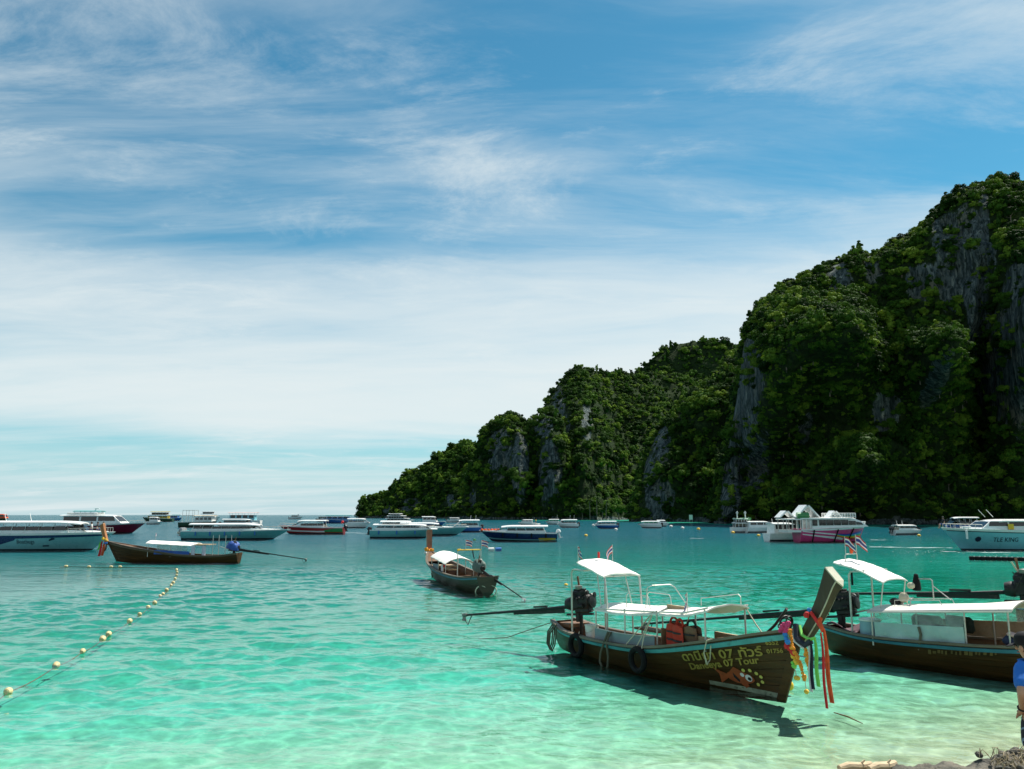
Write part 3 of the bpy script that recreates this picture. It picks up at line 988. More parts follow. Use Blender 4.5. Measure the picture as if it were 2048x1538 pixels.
class Hull:
    def __init__(self, Lg, Lk, sheer, beam, keel, expo):
        self.Lg, self.Lk = Lg, Lk
        self.z1, self.b, self.z0, self.e = curve1(sheer), curve1(beam), curve1(keel), curve1(expo)

    def raw(self, s, t, side):
        t = min(max(t, 0.0), 1.0)
        x = s * (self.Lk + (self.Lg - self.Lk) * (1 - t))
        y = side * (max(self.b(s), 0.0) * (1 - t) ** self.e(s) + 0.012)
        z = self.z1(s) * (1 - t) + self.z0(s) * t
        return Vector((x, y, z))

    def pt(self, s, t, side, off=0.0):
        p = self.raw(s, t, side)
        if off:
            ds, dt = 0.004, 0.01
            s0, s1_ = max(0, s - ds), min(1, s + ds)
            t0, t1 = max(0, t - dt), min(0.985, t + dt)
            n = (self.raw(s1_, t, side) - self.raw(s0, t, side)).cross(self.raw(s, t1, side) - self.raw(s, t0, side))
            if n.length > 1e-9:
                n.normalize()
                if n.y * side < 0:
                    n = -n
                p = p + n * off
        return p

    def st(self, x, z):
        s, t = x / self.Lg, 0.3
        for _ in range(12):
            t = (self.z1(s) - z) / max(self.z1(s) - self.z0(s), 1e-4)
            t = min(max(t, 0), 0.99)
            s = min(max(x / (self.Lk + (self.Lg - self.Lk) * (1 - t)), 0), 1)
        return s, t

    def patch(self, mb, s0, s1, tlo, thi, side, off, ns=24, nt=3):
        f0 = tlo if callable(tlo) else (lambda s: tlo)
        f1 = thi if callable(thi) else (lambda s: thi)

        def fn(u, v):
            s = lerp(s0, s1, u)
            return self.pt(s, lerp(f0(s), f1(s), v), side, off)
        return mb.grid(fn, ns, nt)

    def strip(self, mb, s0, s1, t0, t1, side, o_out, o_in, n=30, o_top=None):
        """plank: closed strip with thickness"""
        rings = []
        o_top = o_out if o_top is None else o_top
        for i in range(n + 1):
            s = lerp(s0, s1, i / n)
            rings.append([self.pt(s, t0, side, o_top), self.pt(s, t1, side, o_out), self.pt(s, t1, side, o_in), self.pt(s, t0, side, o_in)])
        return mb.rings(rings)


def text_mesh(body, size, bold=0.0, spacing=1.0):
    c = bpy.data.curves.new('lettering', 'FONT')
    c.body = body
    c.size = size
    c.offset = bold
    c.space_character = spacing
    c.resolution_u = 3
    o = bpy.data.objects.new('lettering', c)
    COL.objects.link(o)
    dg = bpy.context.evaluated_depsgraph_get()
    me = bpy.data.meshes.new_from_object(o.evaluated_get(dg))
    bpy.data.objects.remove(o)
    vs = [v.co.copy() for v in me.vertices]
    fs = [tuple(p.vertices) for p in me.polygons]
    bpy.data.meshes.remove(me)
    return vs, fs


def hull_text(H, body, x0, z0, size, side, root, mat, slope=0.0, bold=0.01, name='lettering', off=0.03, width=None, spacing=1.0):
    """x0: where the writing starts; runs towards the bow on the starboard side (-1), to the stern on port (+1)"""
    vs, fs = text_mesh(body, size, bold, spacing)
    if not vs:
        return None
    w_ = max(v.x for v in vs)
    k = (width / w_) if width else 1.0
    d = 1 if side < 0 else -1
    o2 = []
    for i, v in enumerate(vs):
        x = x0 + d * v.x * k
        s, t_ = H.st(x, z0 + v.y + slope * v.x * k)
        o2.append(H.pt(s, t_, side, off))
    return mesh_obj(name, o2, fs, mat, root)


def flag(root, base, h, w_, yaw, droop=0.25, pole_r=0.012, name='flag', bare=0.12):
    """flag pole with the five-striped flag as its sub-part"""
    base = Vector(base)
    pole = MB().tube([base, base + Vector((0, 0, h))], pole_r, 6).build('flag_pole', STEEL, root)
    fh = w_ * 0.62
    dx = Vector((math.cos(yaw), math.sin(yaw), 0))
    side = Vector((-dx.y, dx.x, 0))
    vs, fs, mi = [], [], []
    rows = [0, 1 / 6, 2 / 6, 4 / 6, 5 / 6, 1]
    nx = 8
    for j, r in enumerate(rows):
        for i in range(nx + 1):
            u = i / nx
            vs.append(base + Vector((0, 0, h - 0.02 - r * fh)) + dx * (w_ * u * (1 - 0.12 * droop)) + side * (0.10 * w_ * math.sin(u * 6.0 + r * 1.5) * u) - Vector((0, 0, droop * w_ * u * u)))
    for j in range(5):
        for i in range(nx):
            fs.append((j * (nx + 1) + i, j * (nx + 1) + i + 1, (j + 1) * (nx + 1) + i + 1, (j + 1) * (nx + 1) + i))
            mi.append((0, 1, 2, 1, 0)[j])
    me = bpy.data.meshes.new(name)
    me.from_pydata([tuple(v) for v in vs], [], fs)
    for mm in (FLAG_R, FLAG_W, FLAG_B):
        me.materials.append(mm)
    me.polygons.foreach_set('material_index', mi)
    me.polygons.foreach_set('use_smooth', [True] * len(fs))
    me.update()
    o = link(bpy.data.objects.new(name, me), pole)
    return pole


def roof_sheet(root, name, x0, x1, y, z0, z1, mat, camber=0.06, sag=0.0, droop=0.0, thick=0.03, nx=26, ny=14, round_front=0.0, zmid=None):
    def fn(u, v):
        q = 2 * v - 1
        x = lerp(x0, x1, u)
        yy = y * q * (1 - round_front * max(0, u - 0.75) * 4 * 0.25)
        z = lerp(z0, z1, u) + camber * (1 - q * q) - sag * math.sin(math.pi * u) * (0.4 + 0.6 * abs(q)) - droop * abs(q) ** 4
        if zmid:
            z += zmid * 4 * u * (1 - u)
        return (x, yy, z + 0.022 * noise.noise(Vector((x * 2.3, yy * 2.3, z0))) + 0.010 * noise.noise(Vector((x * 7, yy * 5, z0))))
    return MB().grid(fn, nx, ny, thick).build(name, mat, root, smooth=True)


def xf(mb, mat):
    mb.v = [mat @ v for v in mb.v]
    return mb


def long_tail_engine(root, X, z, yaw, pitch, length, cover=None, scale=1.0, lift=0.0):
    """car engine on a swivel with the long propeller shaft pointing aft"""
    base = Matrix.Translation((X, 0, z)) @ Matrix.Rotation(yaw, 4, 'Z') @ Matrix.Rotation(pitch, 4, 'Y') @ Matrix.Scale(scale, 4)
    b = MB()
    b.box((0.05, 0, 0.26), (0.62, 0.34, 0.40), bevel=0.05)
    b.box((0.02, 0, 0.50), (0.54, 0.22, 0.16), bevel=0.04)
    b.box((0.0, 0.02, 0.60), (0.40, 0.12, 0.07), bevel=0.02)
    b.box((0.10, 0, 0.03), (0.50, 0.26, 0.14), bevel=0.03)
    b.lathe((0.42, 0, 0.26), [(0.03, -0.04), (0.17, -0.03), (0.18, 0.02), (0.10, 0.04), (0.03, 0.05)], 14, 'X')
    b.lathe((0.43, 0.10, 0.44), [(0.02, 0), (0.08, 0.0), (0.08, 0.03), (0.02, 0.04)], 10, 'X')
    b.lathe((-0.30, 0, 0.22), [(0.16, -0.16), (0.19, -0.05), (0.20, 0.05), (0.17, 0.10)], 12, 'X')
    for k in range(5):
        b.lathe((-0.16 + 0.09 * k, -0.19, 0.36 + 0.02 * (k % 2)), [(0.012, -0.05), (0.03, -0.05), (0.034, 0.05), (0.01, 0.06)], 7, 'Y')
    b.lathe((0.16, -0.22, 0.16), [(0.02, -0.08), (0.07, -0.07), (0.07, 0.07), (0.02, 0.08)], 10, 'X')
    for k in range(6):
        y0 = random.uniform(-0.2, 0.2)
        b.tube([(random.uniform(-.25, .35), y0, 0.45), (random.uniform(-.3, .4), y0 * 1.5, random.uniform(0.5, 0.66)), (random.uniform(-.3, .4), y0 * 1.3, 0.2)], 0.014, 5)
    b.box((-0.05, 0, -0.08), (0.9, 0.10, 0.06))
    b.box((-0.10, 0, -0.16), (0.12, 0.14, 0.26))
    eng = xf(b, base).build('engine', ENGINE, root, smooth=True)
    xf(MB().lathe((0.0, -0.02, 0.66), [(0.03, -0.05), (0.10, -0.04), (0.11, 0.05), (0.04, 0.07)], 12), base).build('air_filter', ENG_GREY, eng, smooth=True)
    xf(MB().tube([(-0.1, 0.14, 0.45), (-0.12, 0.18, 0.7), (-0.14, 0.18, 0.98)], 0.032, 8), base).build('exhaust_pipe', RUST, eng, smooth=True)
    xf(MB().lathe((0.30, 0.12, 0.40), [(0.02, -0.05), (0.09, -0.04), (0.09, 0.05), (0.02, 0.06)], 12, 'Y'), base).build('alternator', ENG_GREY, eng, smooth=True)
    xf(MB().tube([(0.35, 0, 0.0), (0.8, 0.0, 0.06), (1.15, 0.02, 0.12)], 0.022, 6), base).build('tiller', STEEL, eng, smooth=True)
    s = MB().tube([(-0.4, 0, 0.14), (-1.2, 0, 0.10), (-length, 0, 0.0)], [0.055, 0.045, 0.032], 8)
    s.box((-1.1 - 0.1 * length, 0, 0.02), (0.42 * length, 0.035, 0.11))
    sh = xf(s, base).build('propeller_shaft', ENGINE, root, smooth=True)
    pr = MB()
    pr.lathe((-length, 0, 0), [(0.02, -0.10), (0.055, -0.06), (0.06, 0.08), (0.03, 0.10)], 10, 'X')
    for k in range(3):
        a = 2 * math.pi * k / 3 + 0.4
        pr.grid(lambda u, v, a=a: Vector((-length - 0.02 + 0.10 * (v - .5), (0.05 + 0.13 * u) * math.cos(a + 0.5 * (v - .5)), (0.05 + 0.13 * u) * math.sin(a + 0.5 * (v - .5)))), 3, 3, (0.012, 0, 0))
    xf(pr, base).build('propeller', ENG_GREY, sh, smooth=True)
    xf(MB().tube([(-length + 0.3, 0, -0.03), (-length + 0.12, 0, -0.30), (-length - 0.06, 0, -0.06)], 0.016, 6), base).build('propeller_guard', ENGINE, sh)
    xf(MB().box((-length * 0.32, 0, 0.17), (0.5, 0.06, 0.05)), base).build('shaft_bracket', ENGINE, sh)
    if cover:
        c = MB()
        rings = []
        for k in range(6):
            zz = [0.02, 0.18, 0.38, 0.50, 0.60, 0.63][k]
            rr = [0.44, 0.46, 0.42, 0.36, 0.22, 0.05][k]
            rings.append([Vector((0.04 + rr * 1.15 * math.cos(a) * (1 + 0.12 * math.sin(3 * a + k)), rr * 0.85 * math.sin(a) * (1 + 0.10 * math.cos(4 * a + k)), zz + 0.05 * math.sin(2 * a))) for a in [2 * math.pi * i / 18 for i in range(18)]])
        c.rings(rings)
        xf(c, base).build('engine_cover', cover, eng, smooth=True)
    return eng


def long_tail_hull(root, H, planks=7, hull_mat=WOOD_DARK, rail=TEAL, floor_z=0.18, post=(0.55, 1.25, 0.30, 0.15), deck_from=0.82, post_mat=WOOD_POST, thwarts=(0.25, 0.45, 0.66), plain=False):
    for side in (-1, 1):
        ts = [0.0] + [0.06 + 0.94 * (k + 1) / planks for k in range(planks)]
        for k in range(planks):
            mb = MB()
            H.strip(mb, 0.0, 1.0, ts[k] + (0.004 if k else 0), min(ts[k + 1], 0.995) - 0.004, side, 0.006, -0.025, 28, 0.0)
            mb.build('plank', hull_mat, root, smooth=True)
        mb = MB()
        H.strip(mb, 0.0, 0.99, 0.035, 0.115, side, 0.036, 0.004, 36)
        mb.build('rub_rail', rail, root, smooth=True)
        mb = MB()
        rings = []
        for i in range(37):
            s = i / 36 * 0.985
            p = H.raw(s, 0, side)
            q = Vector((p.x, p.y - side * min(0.10, abs(p.y) * 0.9), p.z))
            o = Vector((0, side * 0.045, 0))
            rings.append([p + o + Vector((0, 0, 0.045)), p + o + Vector((0, 0, -0.012)), q + Vector((0, 0, -0.012)), q + Vector((0, 0, 0.045))])
        mb.rings(rings).build('gunwale', GUNW, root, smooth=True)
        mb = MB()
        H.strip(mb, 0.01, 0.97, 0.02, 0.60, side, -0.030, -0.034, 24)
        mb.build('lining', WOOD_IN, root, smooth=True)
    # floor, foredeck, stern board, thwarts, ribs
    def span(s, z, inset=0.05):
        s2, t2 = H.st(s * H.Lg, z)
        return max(0.02, abs(H.raw(s2, t2, 1).y) - inset)
    n = 5
    for k in range(n):
        def fn(u, v, k=k):
            s = lerp(0.05, 0.86, u)
            zf = floor_z + max(0, H.z0(s) + 0.12)
            yb = span(s, zf)
            return (s * H.Lg, lerp(-yb, yb, (k + 0.02 + 0.96 * v) / n), zf)
        MB().grid(fn, 16, 1, 0.02).build('floor_plank', WOOD_PALE, root)
    nd = 4
    for k in range(nd):
        def fn(u, v, k=k):
            s = lerp(deck_from, 0.985, u)
            p = H.raw(s, 0.0, 1)
            yb = max(0.01, p.y - 0.04)
            return (p.x, lerp(-yb, yb, (k + 0.02 + 0.96 * v) / nd), p.z - 0.03 + 0.03 * (1 - (2 * (k + v) / nd - 1) ** 2))
        MB().grid(fn, 10, 2, 0.025).build('foredeck_plank', WOOD_IN, root)
    mb = MB()
    sec = [H.raw(0.0, i / 10 * 0.995, 1) for i in range(11)] + [H.raw(0.0, i / 10 * 0.995, -1) for i in range(10, -1, -1)]
    mb.rings([[p + Vector((0.0, 0, 0)) for p in sec], [p + Vector((0.05, 0, 0)) for p in sec]])
    mb.build('stern_board', hull_mat, root)
    for s in thwarts:
        z = H.z1(s) - 0.22
        yb = span(s, z, 0.02)
        MB().box((s * H.Lg, 0, z), (0.26, 2 * yb, 0.035)).build('thwart', WOOD_IN, root)
    for s in np.linspace(0.12, 0.8, 7):
        for side in (-1, 1):
            mb = MB()
            H.strip(mb, s, s + 0.05 / H.Lg, 0.03, 0.6, side, -0.036, -0.075, 1)
            mb.build('rib', WOOD_IN, root)
    rings = []
    for i in range(11):
        t_ = i / 10 * 0.995
        p = H.raw(1.0, t_, 1); p.y = 0
        q = p + Vector((-0.16, 0, 0.0))
        rings.append([p + Vector((0.035, -0.022, 0)), p + Vector((0.035, 0.022, 0)), q + Vector((0, 0.075, 0)), q + Vector((0, -0.075, 0))])
    MB().rings(rings).build('stem', hull_mat, root)
    # tall bow post
    tip = H.raw(1.0, 0.0, 1); tip.y = 0
    fwd, up, wd, th = post
    foot = tip + Vector((-0.05, 0, -0.30))
    head = tip + Vector((fwd, 0, up))
    rings = []
    edge_l = []
    for i in range(9):
        u = i / 8
        p = foot.lerp(head, u) + Vector((0.10 * math.sin(math.pi * u) * fwd, 0, 0))
        d = (head - foot).normalized()
        fdir = Vector((d.z, 0, -d.x))
        w2 = lerp(wd * 0.62, wd, u) / 2
        t2 = lerp(th * 0.8, th, u) / 2
        cut = -0.16 * u ** 8
        rings.append([p - fdir * w2 + Vector((0, -t2, 0)), p + fdir * w2 * 0.55 + Vector((0, -t2, cut * .6)), p + fdir * w2 + Vector((0, 0, cut)), p + fdir * w2 * 0.55 + Vector((0, t2, cut * .6)), p - fdir * w2 + Vector((0, t2, 0))])
    pm = MB().rings(rings).build('bow_post', post_mat, root)
    for a in (1, 3):
        MB().tube([r[a] for r in rings], 0.014, 5).build('edge_trim', POST_EDGE, pm)
    top = rings[-1]
    dd = (head - foot).normalized()
    MB().rings([[p + dd * 0.004 for p in top], [p + dd * 0.03 for p in top]]).build('end_cap', POST_EDGE, pm)
    return pm


def ribbon(mb, p0, p1, w_, wave=0.03, n=14, fold=0.04, dirv=Vector((1, 0, 0))):
    p0, p1 = Vector(p0), Vector(p1)
    side = dirv.normalized()
    nrm = (p1 - p0).normalized().cross(side)
    prof = [(-0.5, 0), (-0.25, 0.6), (0, -0.3), (0.25, 0.7), (0.5, 0)]
    rings = []
    for i in range(n + 1):
        u = i / n
        p = p0.lerp(p1, u) + side * (wave * math.sin(u * 7)) + nrm * (wave * 0.6 * math.sin(u * 5 + 1))
        sp = w_ * (0.55 + 0.45 * min(1, u * 2.5))
        a = [p + side * (k * sp) + nrm * (f * fold) for k, f in prof]
        b = [q + nrm * 0.008 for q in reversed(a)]
        rings.append(a + b)
    return mb.rings(rings)


def string_of_flowers(mb, pts, r, step):
    pts = [Vector(p) for p in pts]
    for a, b in zip(pts[:-1], pts[1:]):
        n = max(1, int((b - a).length / step))
        for i in range(n):
            mb.ball(a.lerp(b, i / n) + Vector((random.uniform(-1, 1), random.uniform(-1, 1), random.uniform(-1, 1))) * r * 0.3, r * random.uniform(0.8, 1.2), 6, 4, 0.15)
    return mb


def local_thing(boat, name, label, cat, p, rz=0.0, group=None):
    mtx = Matrix.Translation(boat.location) @ boat.rotation_euler.to_matrix().to_4x4()
    w_ = mtx @ Vector(p)
    return thing(name, label, cat, w_, boat.rotation_euler.z + rz, group)


def boat_root(name, label, cat, S, K, group=None, roll=0.0):
    d = K - S
    r = thing(name, label, cat, (S.x, S.y, 0), math.atan2(d.y, d.x), group)
    r.rotation_euler.x = roll
    return r


GR_LT = 'wooden long-tail boats in the bay'
# ================================================================== front long-tail boat
S, K = sea(1128, 1290), sea(1572, 1402)
fb = boat_root('long_tail_boat', 'dark wooden long-tail boat lettered Daneeya 07 Tour, with white awnings and ribbons', 'boat', S, K, GR_LT)
HF = Hull(8.85, 8.25, [(0, 0.72), (0.12, 0.56), (0.35, 0.55), (0.55, 0.66), (0.76, 1.02), (0.9, 1.31), (1, 1.50)],
          [(0, 0.42), (0.12, 0.70), (0.35, 0.86), (0.55, 0.87), (0.75, 0.72), (0.9, 0.36), (1, 0.0)],
          [(0, -0.12), (0.25, -0.30), (0.6, -0.30), (0.85, -0.16), (1, -0.05)],
          [(0, 0.5), (0.4, 0.5), (0.7, 0.62), (0.9, 0.85), (1, 1.0)])
long_tail_hull(fb, HF, 8, WOOD_DARK, TEAL, 0.10, (0.86, 1.16, 0.37, 0.22), 0.80)
for sd in (-1,):
    mb = MB(); HF.patch(mb, 0.76, 0.985, lambda s: HF.st(s * HF.Lk, 0.09)[1] - 0.02, lambda s: HF.st(s * HF.Lk, 0.02)[1], sd, 0.012, 20, 2)
    mb.build('waterline_stripe', WL_PAINT, fb, smooth=True)
hull_text(HF, 'ดานียา 07 ทัวร์', 5.95, 0.515, 0.265, -1, fb, LETTER, 0.185, 0.006, width=2.02)
hull_text(HF, 'Daneeya 07 Tour', 6.05, 0.33, 0.205, -1, fb, LETTER, 0.215, 0.006, width=1.80)
hull_text(HF, '6552', 8.08, 1.12, 0.125, -1, fb, LETTER, 0.12, 0.003, width=0.26)
hull_text(HF, '01756', 8.06, 0.94, 0.125, -1, fb, LETTER, 0.16, 0.003, width=0.34)


def hull_shape(H, outline, x0, z0, sx, sy, side, root, name, mat, off):
    """flat painted shape given as a fan around its first point"""
    vs = []
    for (u, v) in outline:
        s, t_ = H.st(x0 + u * sx, z0 + v * sy)
        vs.append(H.pt(s, t_, side, off))
    fs = [(0, i, i + 1) for i in range(1, len(vs) - 1)] + [(0, len(vs) - 1, 1)]
    return mesh_obj(name, vs, fs, mat, root)


fish = [(0.50, 0.02)] + [(0.50 + 0.34 * math.cos(a), 0.02 + 0.30 * math.sin(a) * (1 - 0.12 * math.cos(a))) for a in np.linspace(0, 2 * math.pi, 20)[:-1]]
fo = hull_shape(HF, fish, 6.80, 0.32, 0.98, 0.44, -1, fb, 'painted_fish', FISH_O, 0.028)
for nm, pts, mt in (('painted_tail', [(0.05, 0.05), (0.22, 0.08), (-0.14, 0.34), (-0.02, 0.06), (-0.06, -0.42), (0.20, -0.06)], FISH_O),
                    ('painted_fin', [(0.45, 0.30), (0.24, 0.20), (0.40, 0.52), (0.62, 0.30), (0.60, 0.2)], FISH_O),
                    ('painted_fin', [(0.52, -0.30), (0.42, -0.20), (0.56, -0.48), (0.66, -0.34), (0.62, -0.2)], FISH_O),
                    ('painted_stripe', [(0.36, 0.02), (0.34, 0.24), (0.46, -0.1), (0.44, -0.24), (0.33, -0.0)], STRAP)):
    hull_shape(HF, pts, 6.80, 0.32, 0.98, 0.44, -1, fb, nm, mt, 0.032 if nm == 'painted_stripe' else 0.026)
for (u, v, r, mt, of) in ((0.70, 0.06, 0.085, FLAG_W, 0.032), (0.72, 0.03, 0.045, STRAP, 0.036), (0.56, 0.18, 0.05, FLAG_W, 0.033)):
    hull_shape(HF, [(u, v)] + [(u + r * math.cos(a), v + 2 * r * math.sin(a)) for a in np.linspace(0, 2 * math.pi, 14)[:-1]], 6.80, 0.32, 0.98, 0.44, -1, fb, 'painted_eye', mt, of)
for (u, v) in ((0.58, 0.46), (0.74, 0.50), (0.88, 0.40), (0.97, 0.26), (0.98, 0.02), (0.86, -0.14)):
    hull_shape(HF, [(u, v)] + [(u + 0.042 * math.cos(a), v + 0.084 * math.sin(a)) for a in np.linspace(0, 2 * math.pi, 12)[:-1]], 6.84, 0.30, 0.98, 0.44, -1, fb, 'painted_dot', FISH_Y, 0.03)
# rear awning on bent tube hoops
for y in (-0.58, 0.58):
    MB().tube([(1.30, y, 0.50), (1.30, y, 2.18), (1.36, y, 2.26), (1.45, y, 2.28), (1.9, y * 0.98, 2.28)], 0.026, 8).build('awning_pole', STEEL, fb, smooth=True)
    MB().tube([(2.95, y, 0.45), (2.95, y, 1.5), (2.88, y, 2.10), (2.82, y, 2.18)], 0.026, 8).build('awning_pole', STEEL, fb, smooth=True)
    MB().tube([(2.35, y * 0.8, 2.30), (2.62, y * 0.9, 1.36)], 0.016, 6).build('brace', STEEL, fb, smooth=True)
MB().tube([(2.82, -0.58, 2.18), (2.82, 0.58, 2.18)], 0.022, 8).build('crossbar', STEEL, fb, smooth=True)
MB().tube([(1.9, -0.58, 2.28), (1.9, 0.58, 2.28)], 0.022, 8).build('crossbar', STEEL, fb, smooth=True)
roof_sheet(fb, 'rear_awning', 1.62, 2.88, 0.62, 2.53, 2.21, CANVAS, 0.05, 0, 0.03, 0.035)
MB().lathe((1.75, 0.05, 2.60), [(0.03, 0), (0.035, 0.14), (0.02, 0.17)], 10).build('lamp', RED_R, fb, smooth=True)
flag(fb, (1.64, -0.58, 2.50), 0.44, 0.36, -0.35, 0.35)
flag(fb, (1.72, 0.56, 2.50), 0.46, 0.34, -1.2, 0.75)
# two long awnings over the benches
roof_sheet(fb, 'awning', 2.46, 5.02, 0.66, 1.34, 1.50, CANVAS, 0.10, 0.05, 0.05, 0.035)
roof_sheet(fb, 'awning', 5.10, 6.76, 0.66, 1.50, 1.74, CANVAS, 0.06, 0.07, 0.05, 0.035)
for y in (-0.62, 0.62):
    for (x, z) in ((2.5, 1.32), (3.75, 1.42), (5.0, 1.50), (6.66, 1.72)):
        MB().tube([(x, y, HF.z1(x / HF.Lg) - 0.2), (x, y, z + 0.02)], 0.022, 7).build('awning_pole', STEEL, fb, smooth=True)
    MB().tube([(2.46, y, 1.33), (3.75, y, 1.40), (5.02, y, 1.49)], 0.02, 7).build('roof_tube', CANVAS_G, fb, smooth=True)
    MB().tube([(5.1, y, 1.50), (5.95, y, 1.56), (6.76, y, 1.75)], 0.02, 7).build('roof_tube', CANVAS_G, fb, smooth=True)
    MB().tube([(4.9, y, 1.50), (4.1, y * 1.45, 0.60)], 0.014, 6).build('guy_rope', ROPE, fb, smooth=True)
# tube racks standing on the awning
for y in (-0.40, 0.30):
    MB().tube([(3.55, y, 1.44), (3.55, y, 1.74), (3.62, y, 1.80), (4.4, y, 1.80), (4.46, y, 1.74), (4.5, y, 1.48)], 0.011, 6).build('roof_rack', STEEL, fb, smooth=True)
MB().tube([(4.35, -0.42, 1.5), (4.40, -0.40, 2.0), (4.48, -0.30, 2.06), (4.48, 0.28, 2.06), (4.56, 0.36, 2.0), (5.0, 0.42, 1.52)], 0.011, 6).build('roof_rack', STEEL, fb, smooth=True)
MB().tube([(5.3, 0.55, 1.60), (5.3, 0.55, 1.78), (6.55, 0.55, 1.98), (6.62, 0.55, 1.92), (6.62, 0.55, 1.74)], 0.011, 6).build('roof_rack', STEEL, fb, smooth=True)
MB().box((5.3, -0.25, 1.60), (0.62, 0.07, 0.09)).build('lashed_board', WOOD_PALE, fb)
flag(fb, (6.02, -0.55, 1.52), 0.50, 0.40, 2.6, 0.75)
# side screen, seats, box
def scr(u, v):
    x = lerp(2.55, 4.98, u)
    return (x, -0.70 - 0.06 * math.sin(math.pi * u), lerp(HF.z1(x / HF.Lg) - 0.12, HF.z1(x / HF.Lg) + 0.30 - 0.05 * u, v))
MB().grid(scr, 14, 4, (0, 0.02, 0)).build('side_screen', TARP_GREY, fb, smooth=True)
MB().tube([scr(i / 14, 1.0) for i in range(15)], 0.014, 6).build('screen_tube', STEEL, fb, smooth=True)
MB().box((3.7, 0.30, 0.86), (0.95, 0.42, 0.05)).build('bench', WOOD_IN, fb)
for x in (3.3, 4.1):
    MB().tube([(x, 0.30, 0.15), (x, 0.30, 0.85)], 0.02, 6).build('bench_leg', STEEL, fb)
def backr(u, v):
    a = lerp(-1.2, 1.2, u)
    return (5.05 + 0.12 * math.cos(a), 0.62 * math.sin(a), lerp(0.35, 1.12 - 0.25 * u * u, v))
MB().grid(backr, 12, 4, (0.03, 0, 0)).build('curved_backrest', WOOD_IN, fb, smooth=True)
MB().box((6.35, -0.42, 0.86), (0.95, 0.06, 0.42)).build('locker_side', WOOD_PALE, fb)
MB().box((6.35, 0.42, 0.86), (0.95, 0.06, 0.42)).build('locker_side', WOOD_PALE, fb)
MB().box((6.80, 0, 0.92), (0.06, 0.86, 0.36)).build('locker_end', WOOD_IN, fb)
long_tail_engine(fb, 0.92, 1.06, 0.36, -0.10, 4.6, scale=1.0)
MB().tube([(0.92, 0, 0.2), (0.92, 0, 1.0)], 0.05, 8).build('engine_stand', ENGINE, fb)
MB().box((0.55, 0, 0.66), (0.5, 0.7, 0.10)).build('engine_bed', WOOD_IN, fb)
# ropes
for k in range(3):
    x = 0.25 + 0.16 * k
    MB().tube([(x, -0.52 - 0.05 * k, 0.70), (x - 0.1, -0.66 - 0.06 * k, 0.45), (x - 0.12, -0.68 - 0.06 * k, 0.12), (x + 0.03, -0.68 - 0.06 * k, -0.02), (x + 0.14, -0.68 - 0.05 * k, 0.16), (x + 0.1, -0.6 - 0.04 * k, 0.64)], 0.022, 6).build('stern_rope', ROPE_D, fb, smooth=True)
MB().tube([(0.1, -0.35, 0.72), (-0.6, -0.7, 0.45), (-1.5, -1.1, 0.10), (-2.6, -1.5, -0.05)], 0.012, 5).build('mooring_rope', ROPE_D, fb, smooth=True)
mb = MB()
for k in range(2):
    mb.tube([(6.95 + 0.02 * k, -0.72, 1.12), (6.88, -0.80, 1.08), (6.76, -0.78, 0.8), (6.74 + 0.04 * k, -0.70, 0.55), (6.82, -0.66, 0.66), (6.96, -0.76, 0.98)], 0.014, 6)
mb.build('rope_coil', ROPE, fb, smooth=True)
MB().tube([(6.7, 0.6, 1.7), (7.0, 0.60, 1.35), (7.25, 0.55, 1.16)], 0.014, 6).build('guy_rope', ROPE, fb, smooth=True)
MB().tube([(7.5, 0.30, 1.18), (7.9, 0.22, 1.45), (8.35, 0.12, 1.85)], 0.03, 7).build('boat_hook', ENGINE, fb, smooth=True)
mb = MB()
for k in range(4):
    mb.torus((8.32 + 0.05 * k, 0.04 * (k % 2), 1.52 + 0.03 * k), 0.10 + 0.02 * (k % 3), 0.016, 16, 6, (0.6 + 0.5 * k, 0.5 * k, 0.7 * k))
mb.build('chain_coil', ENGINE, fb, smooth=True)

# things aboard the front boat
t1 = local_thing(fb, 'tyre_fender', 'black tyre hanging nearest the stern of the lettered long-tail boat', 'tyre', (1.85, -0.83, 0.30), 0, 'tyre fenders')
MB().torus((0, 0, 0), 0.26, 0.075, 24, 8, (math.pi / 2, 0, 0)).build('tyre', RUBBER, t1, smooth=True)
MB().tube([(0, 0.05, 0.2), (0.02, 0.10, 0.36)], 0.014, 6).build('rope', ROPE, t1)
t1 = local_thing(fb, 'tyre_fender', 'black tyre hung on two white ropes amidships of the lettered boat', 'tyre', (4.68, -0.98, 0.36), 0, 'tyre fenders')
MB().torus((0, 0, 0), 0.25, 0.07, 24, 8, (math.pi / 2, 0.1, 0)).build('tyre', RUBBER, t1, smooth=True)
MB().tube([(-0.1, 0.02, 0.24), (0.05, 0.12, 0.55), (0.2, 0.35, 1.1)], 0.014, 6).build('rope', ROPE, t1, smooth=True)
MB().tube([(0.12, 0.02, 0.20), (0.12, 0.1, 0.50), (0.2, 0.35, 1.1)], 0.014, 6).build('rope', ROPE, t1, smooth=True)
t1 = local_thing(fb, 'hose_loop', 'dark hose loop hanging over the side between the two tyres', 'hose', (3.3, -0.92, 0.55))
MB().tube([(-0.02, 0.12, 0.28), (-0.05, 0.02, 0.06), (-0.20, 0.0, -0.25), (-0.24, 0, -0.48), (-0.10, 0, -0.66), (0.08, 0, -0.58), (0.12, 0, -0.30), (0.06, 0.0, -0.02), (0.04, 0.06, 0.14), (0.06, 0.14, 0.28)], 0.030, 8).build('hose', ROPE_D, t1, smooth=True)
bk = local_thing(fb, 'bucket', 'white plastic bucket standing in the stern of the lettered boat', 'bucket', (2.08, -0.46, 0.40))
MB().lathe((0, 0, 0), [(0.02, 0), (0.15, 0), (0.19, 0.42), (0.20, 0.43), (0.20, 0.45), (0.175, 0.45), (0.14, 0.03), (0.02, 0.03)], 20).build('bucket_body', PLASTIC_W, bk, smooth=True)
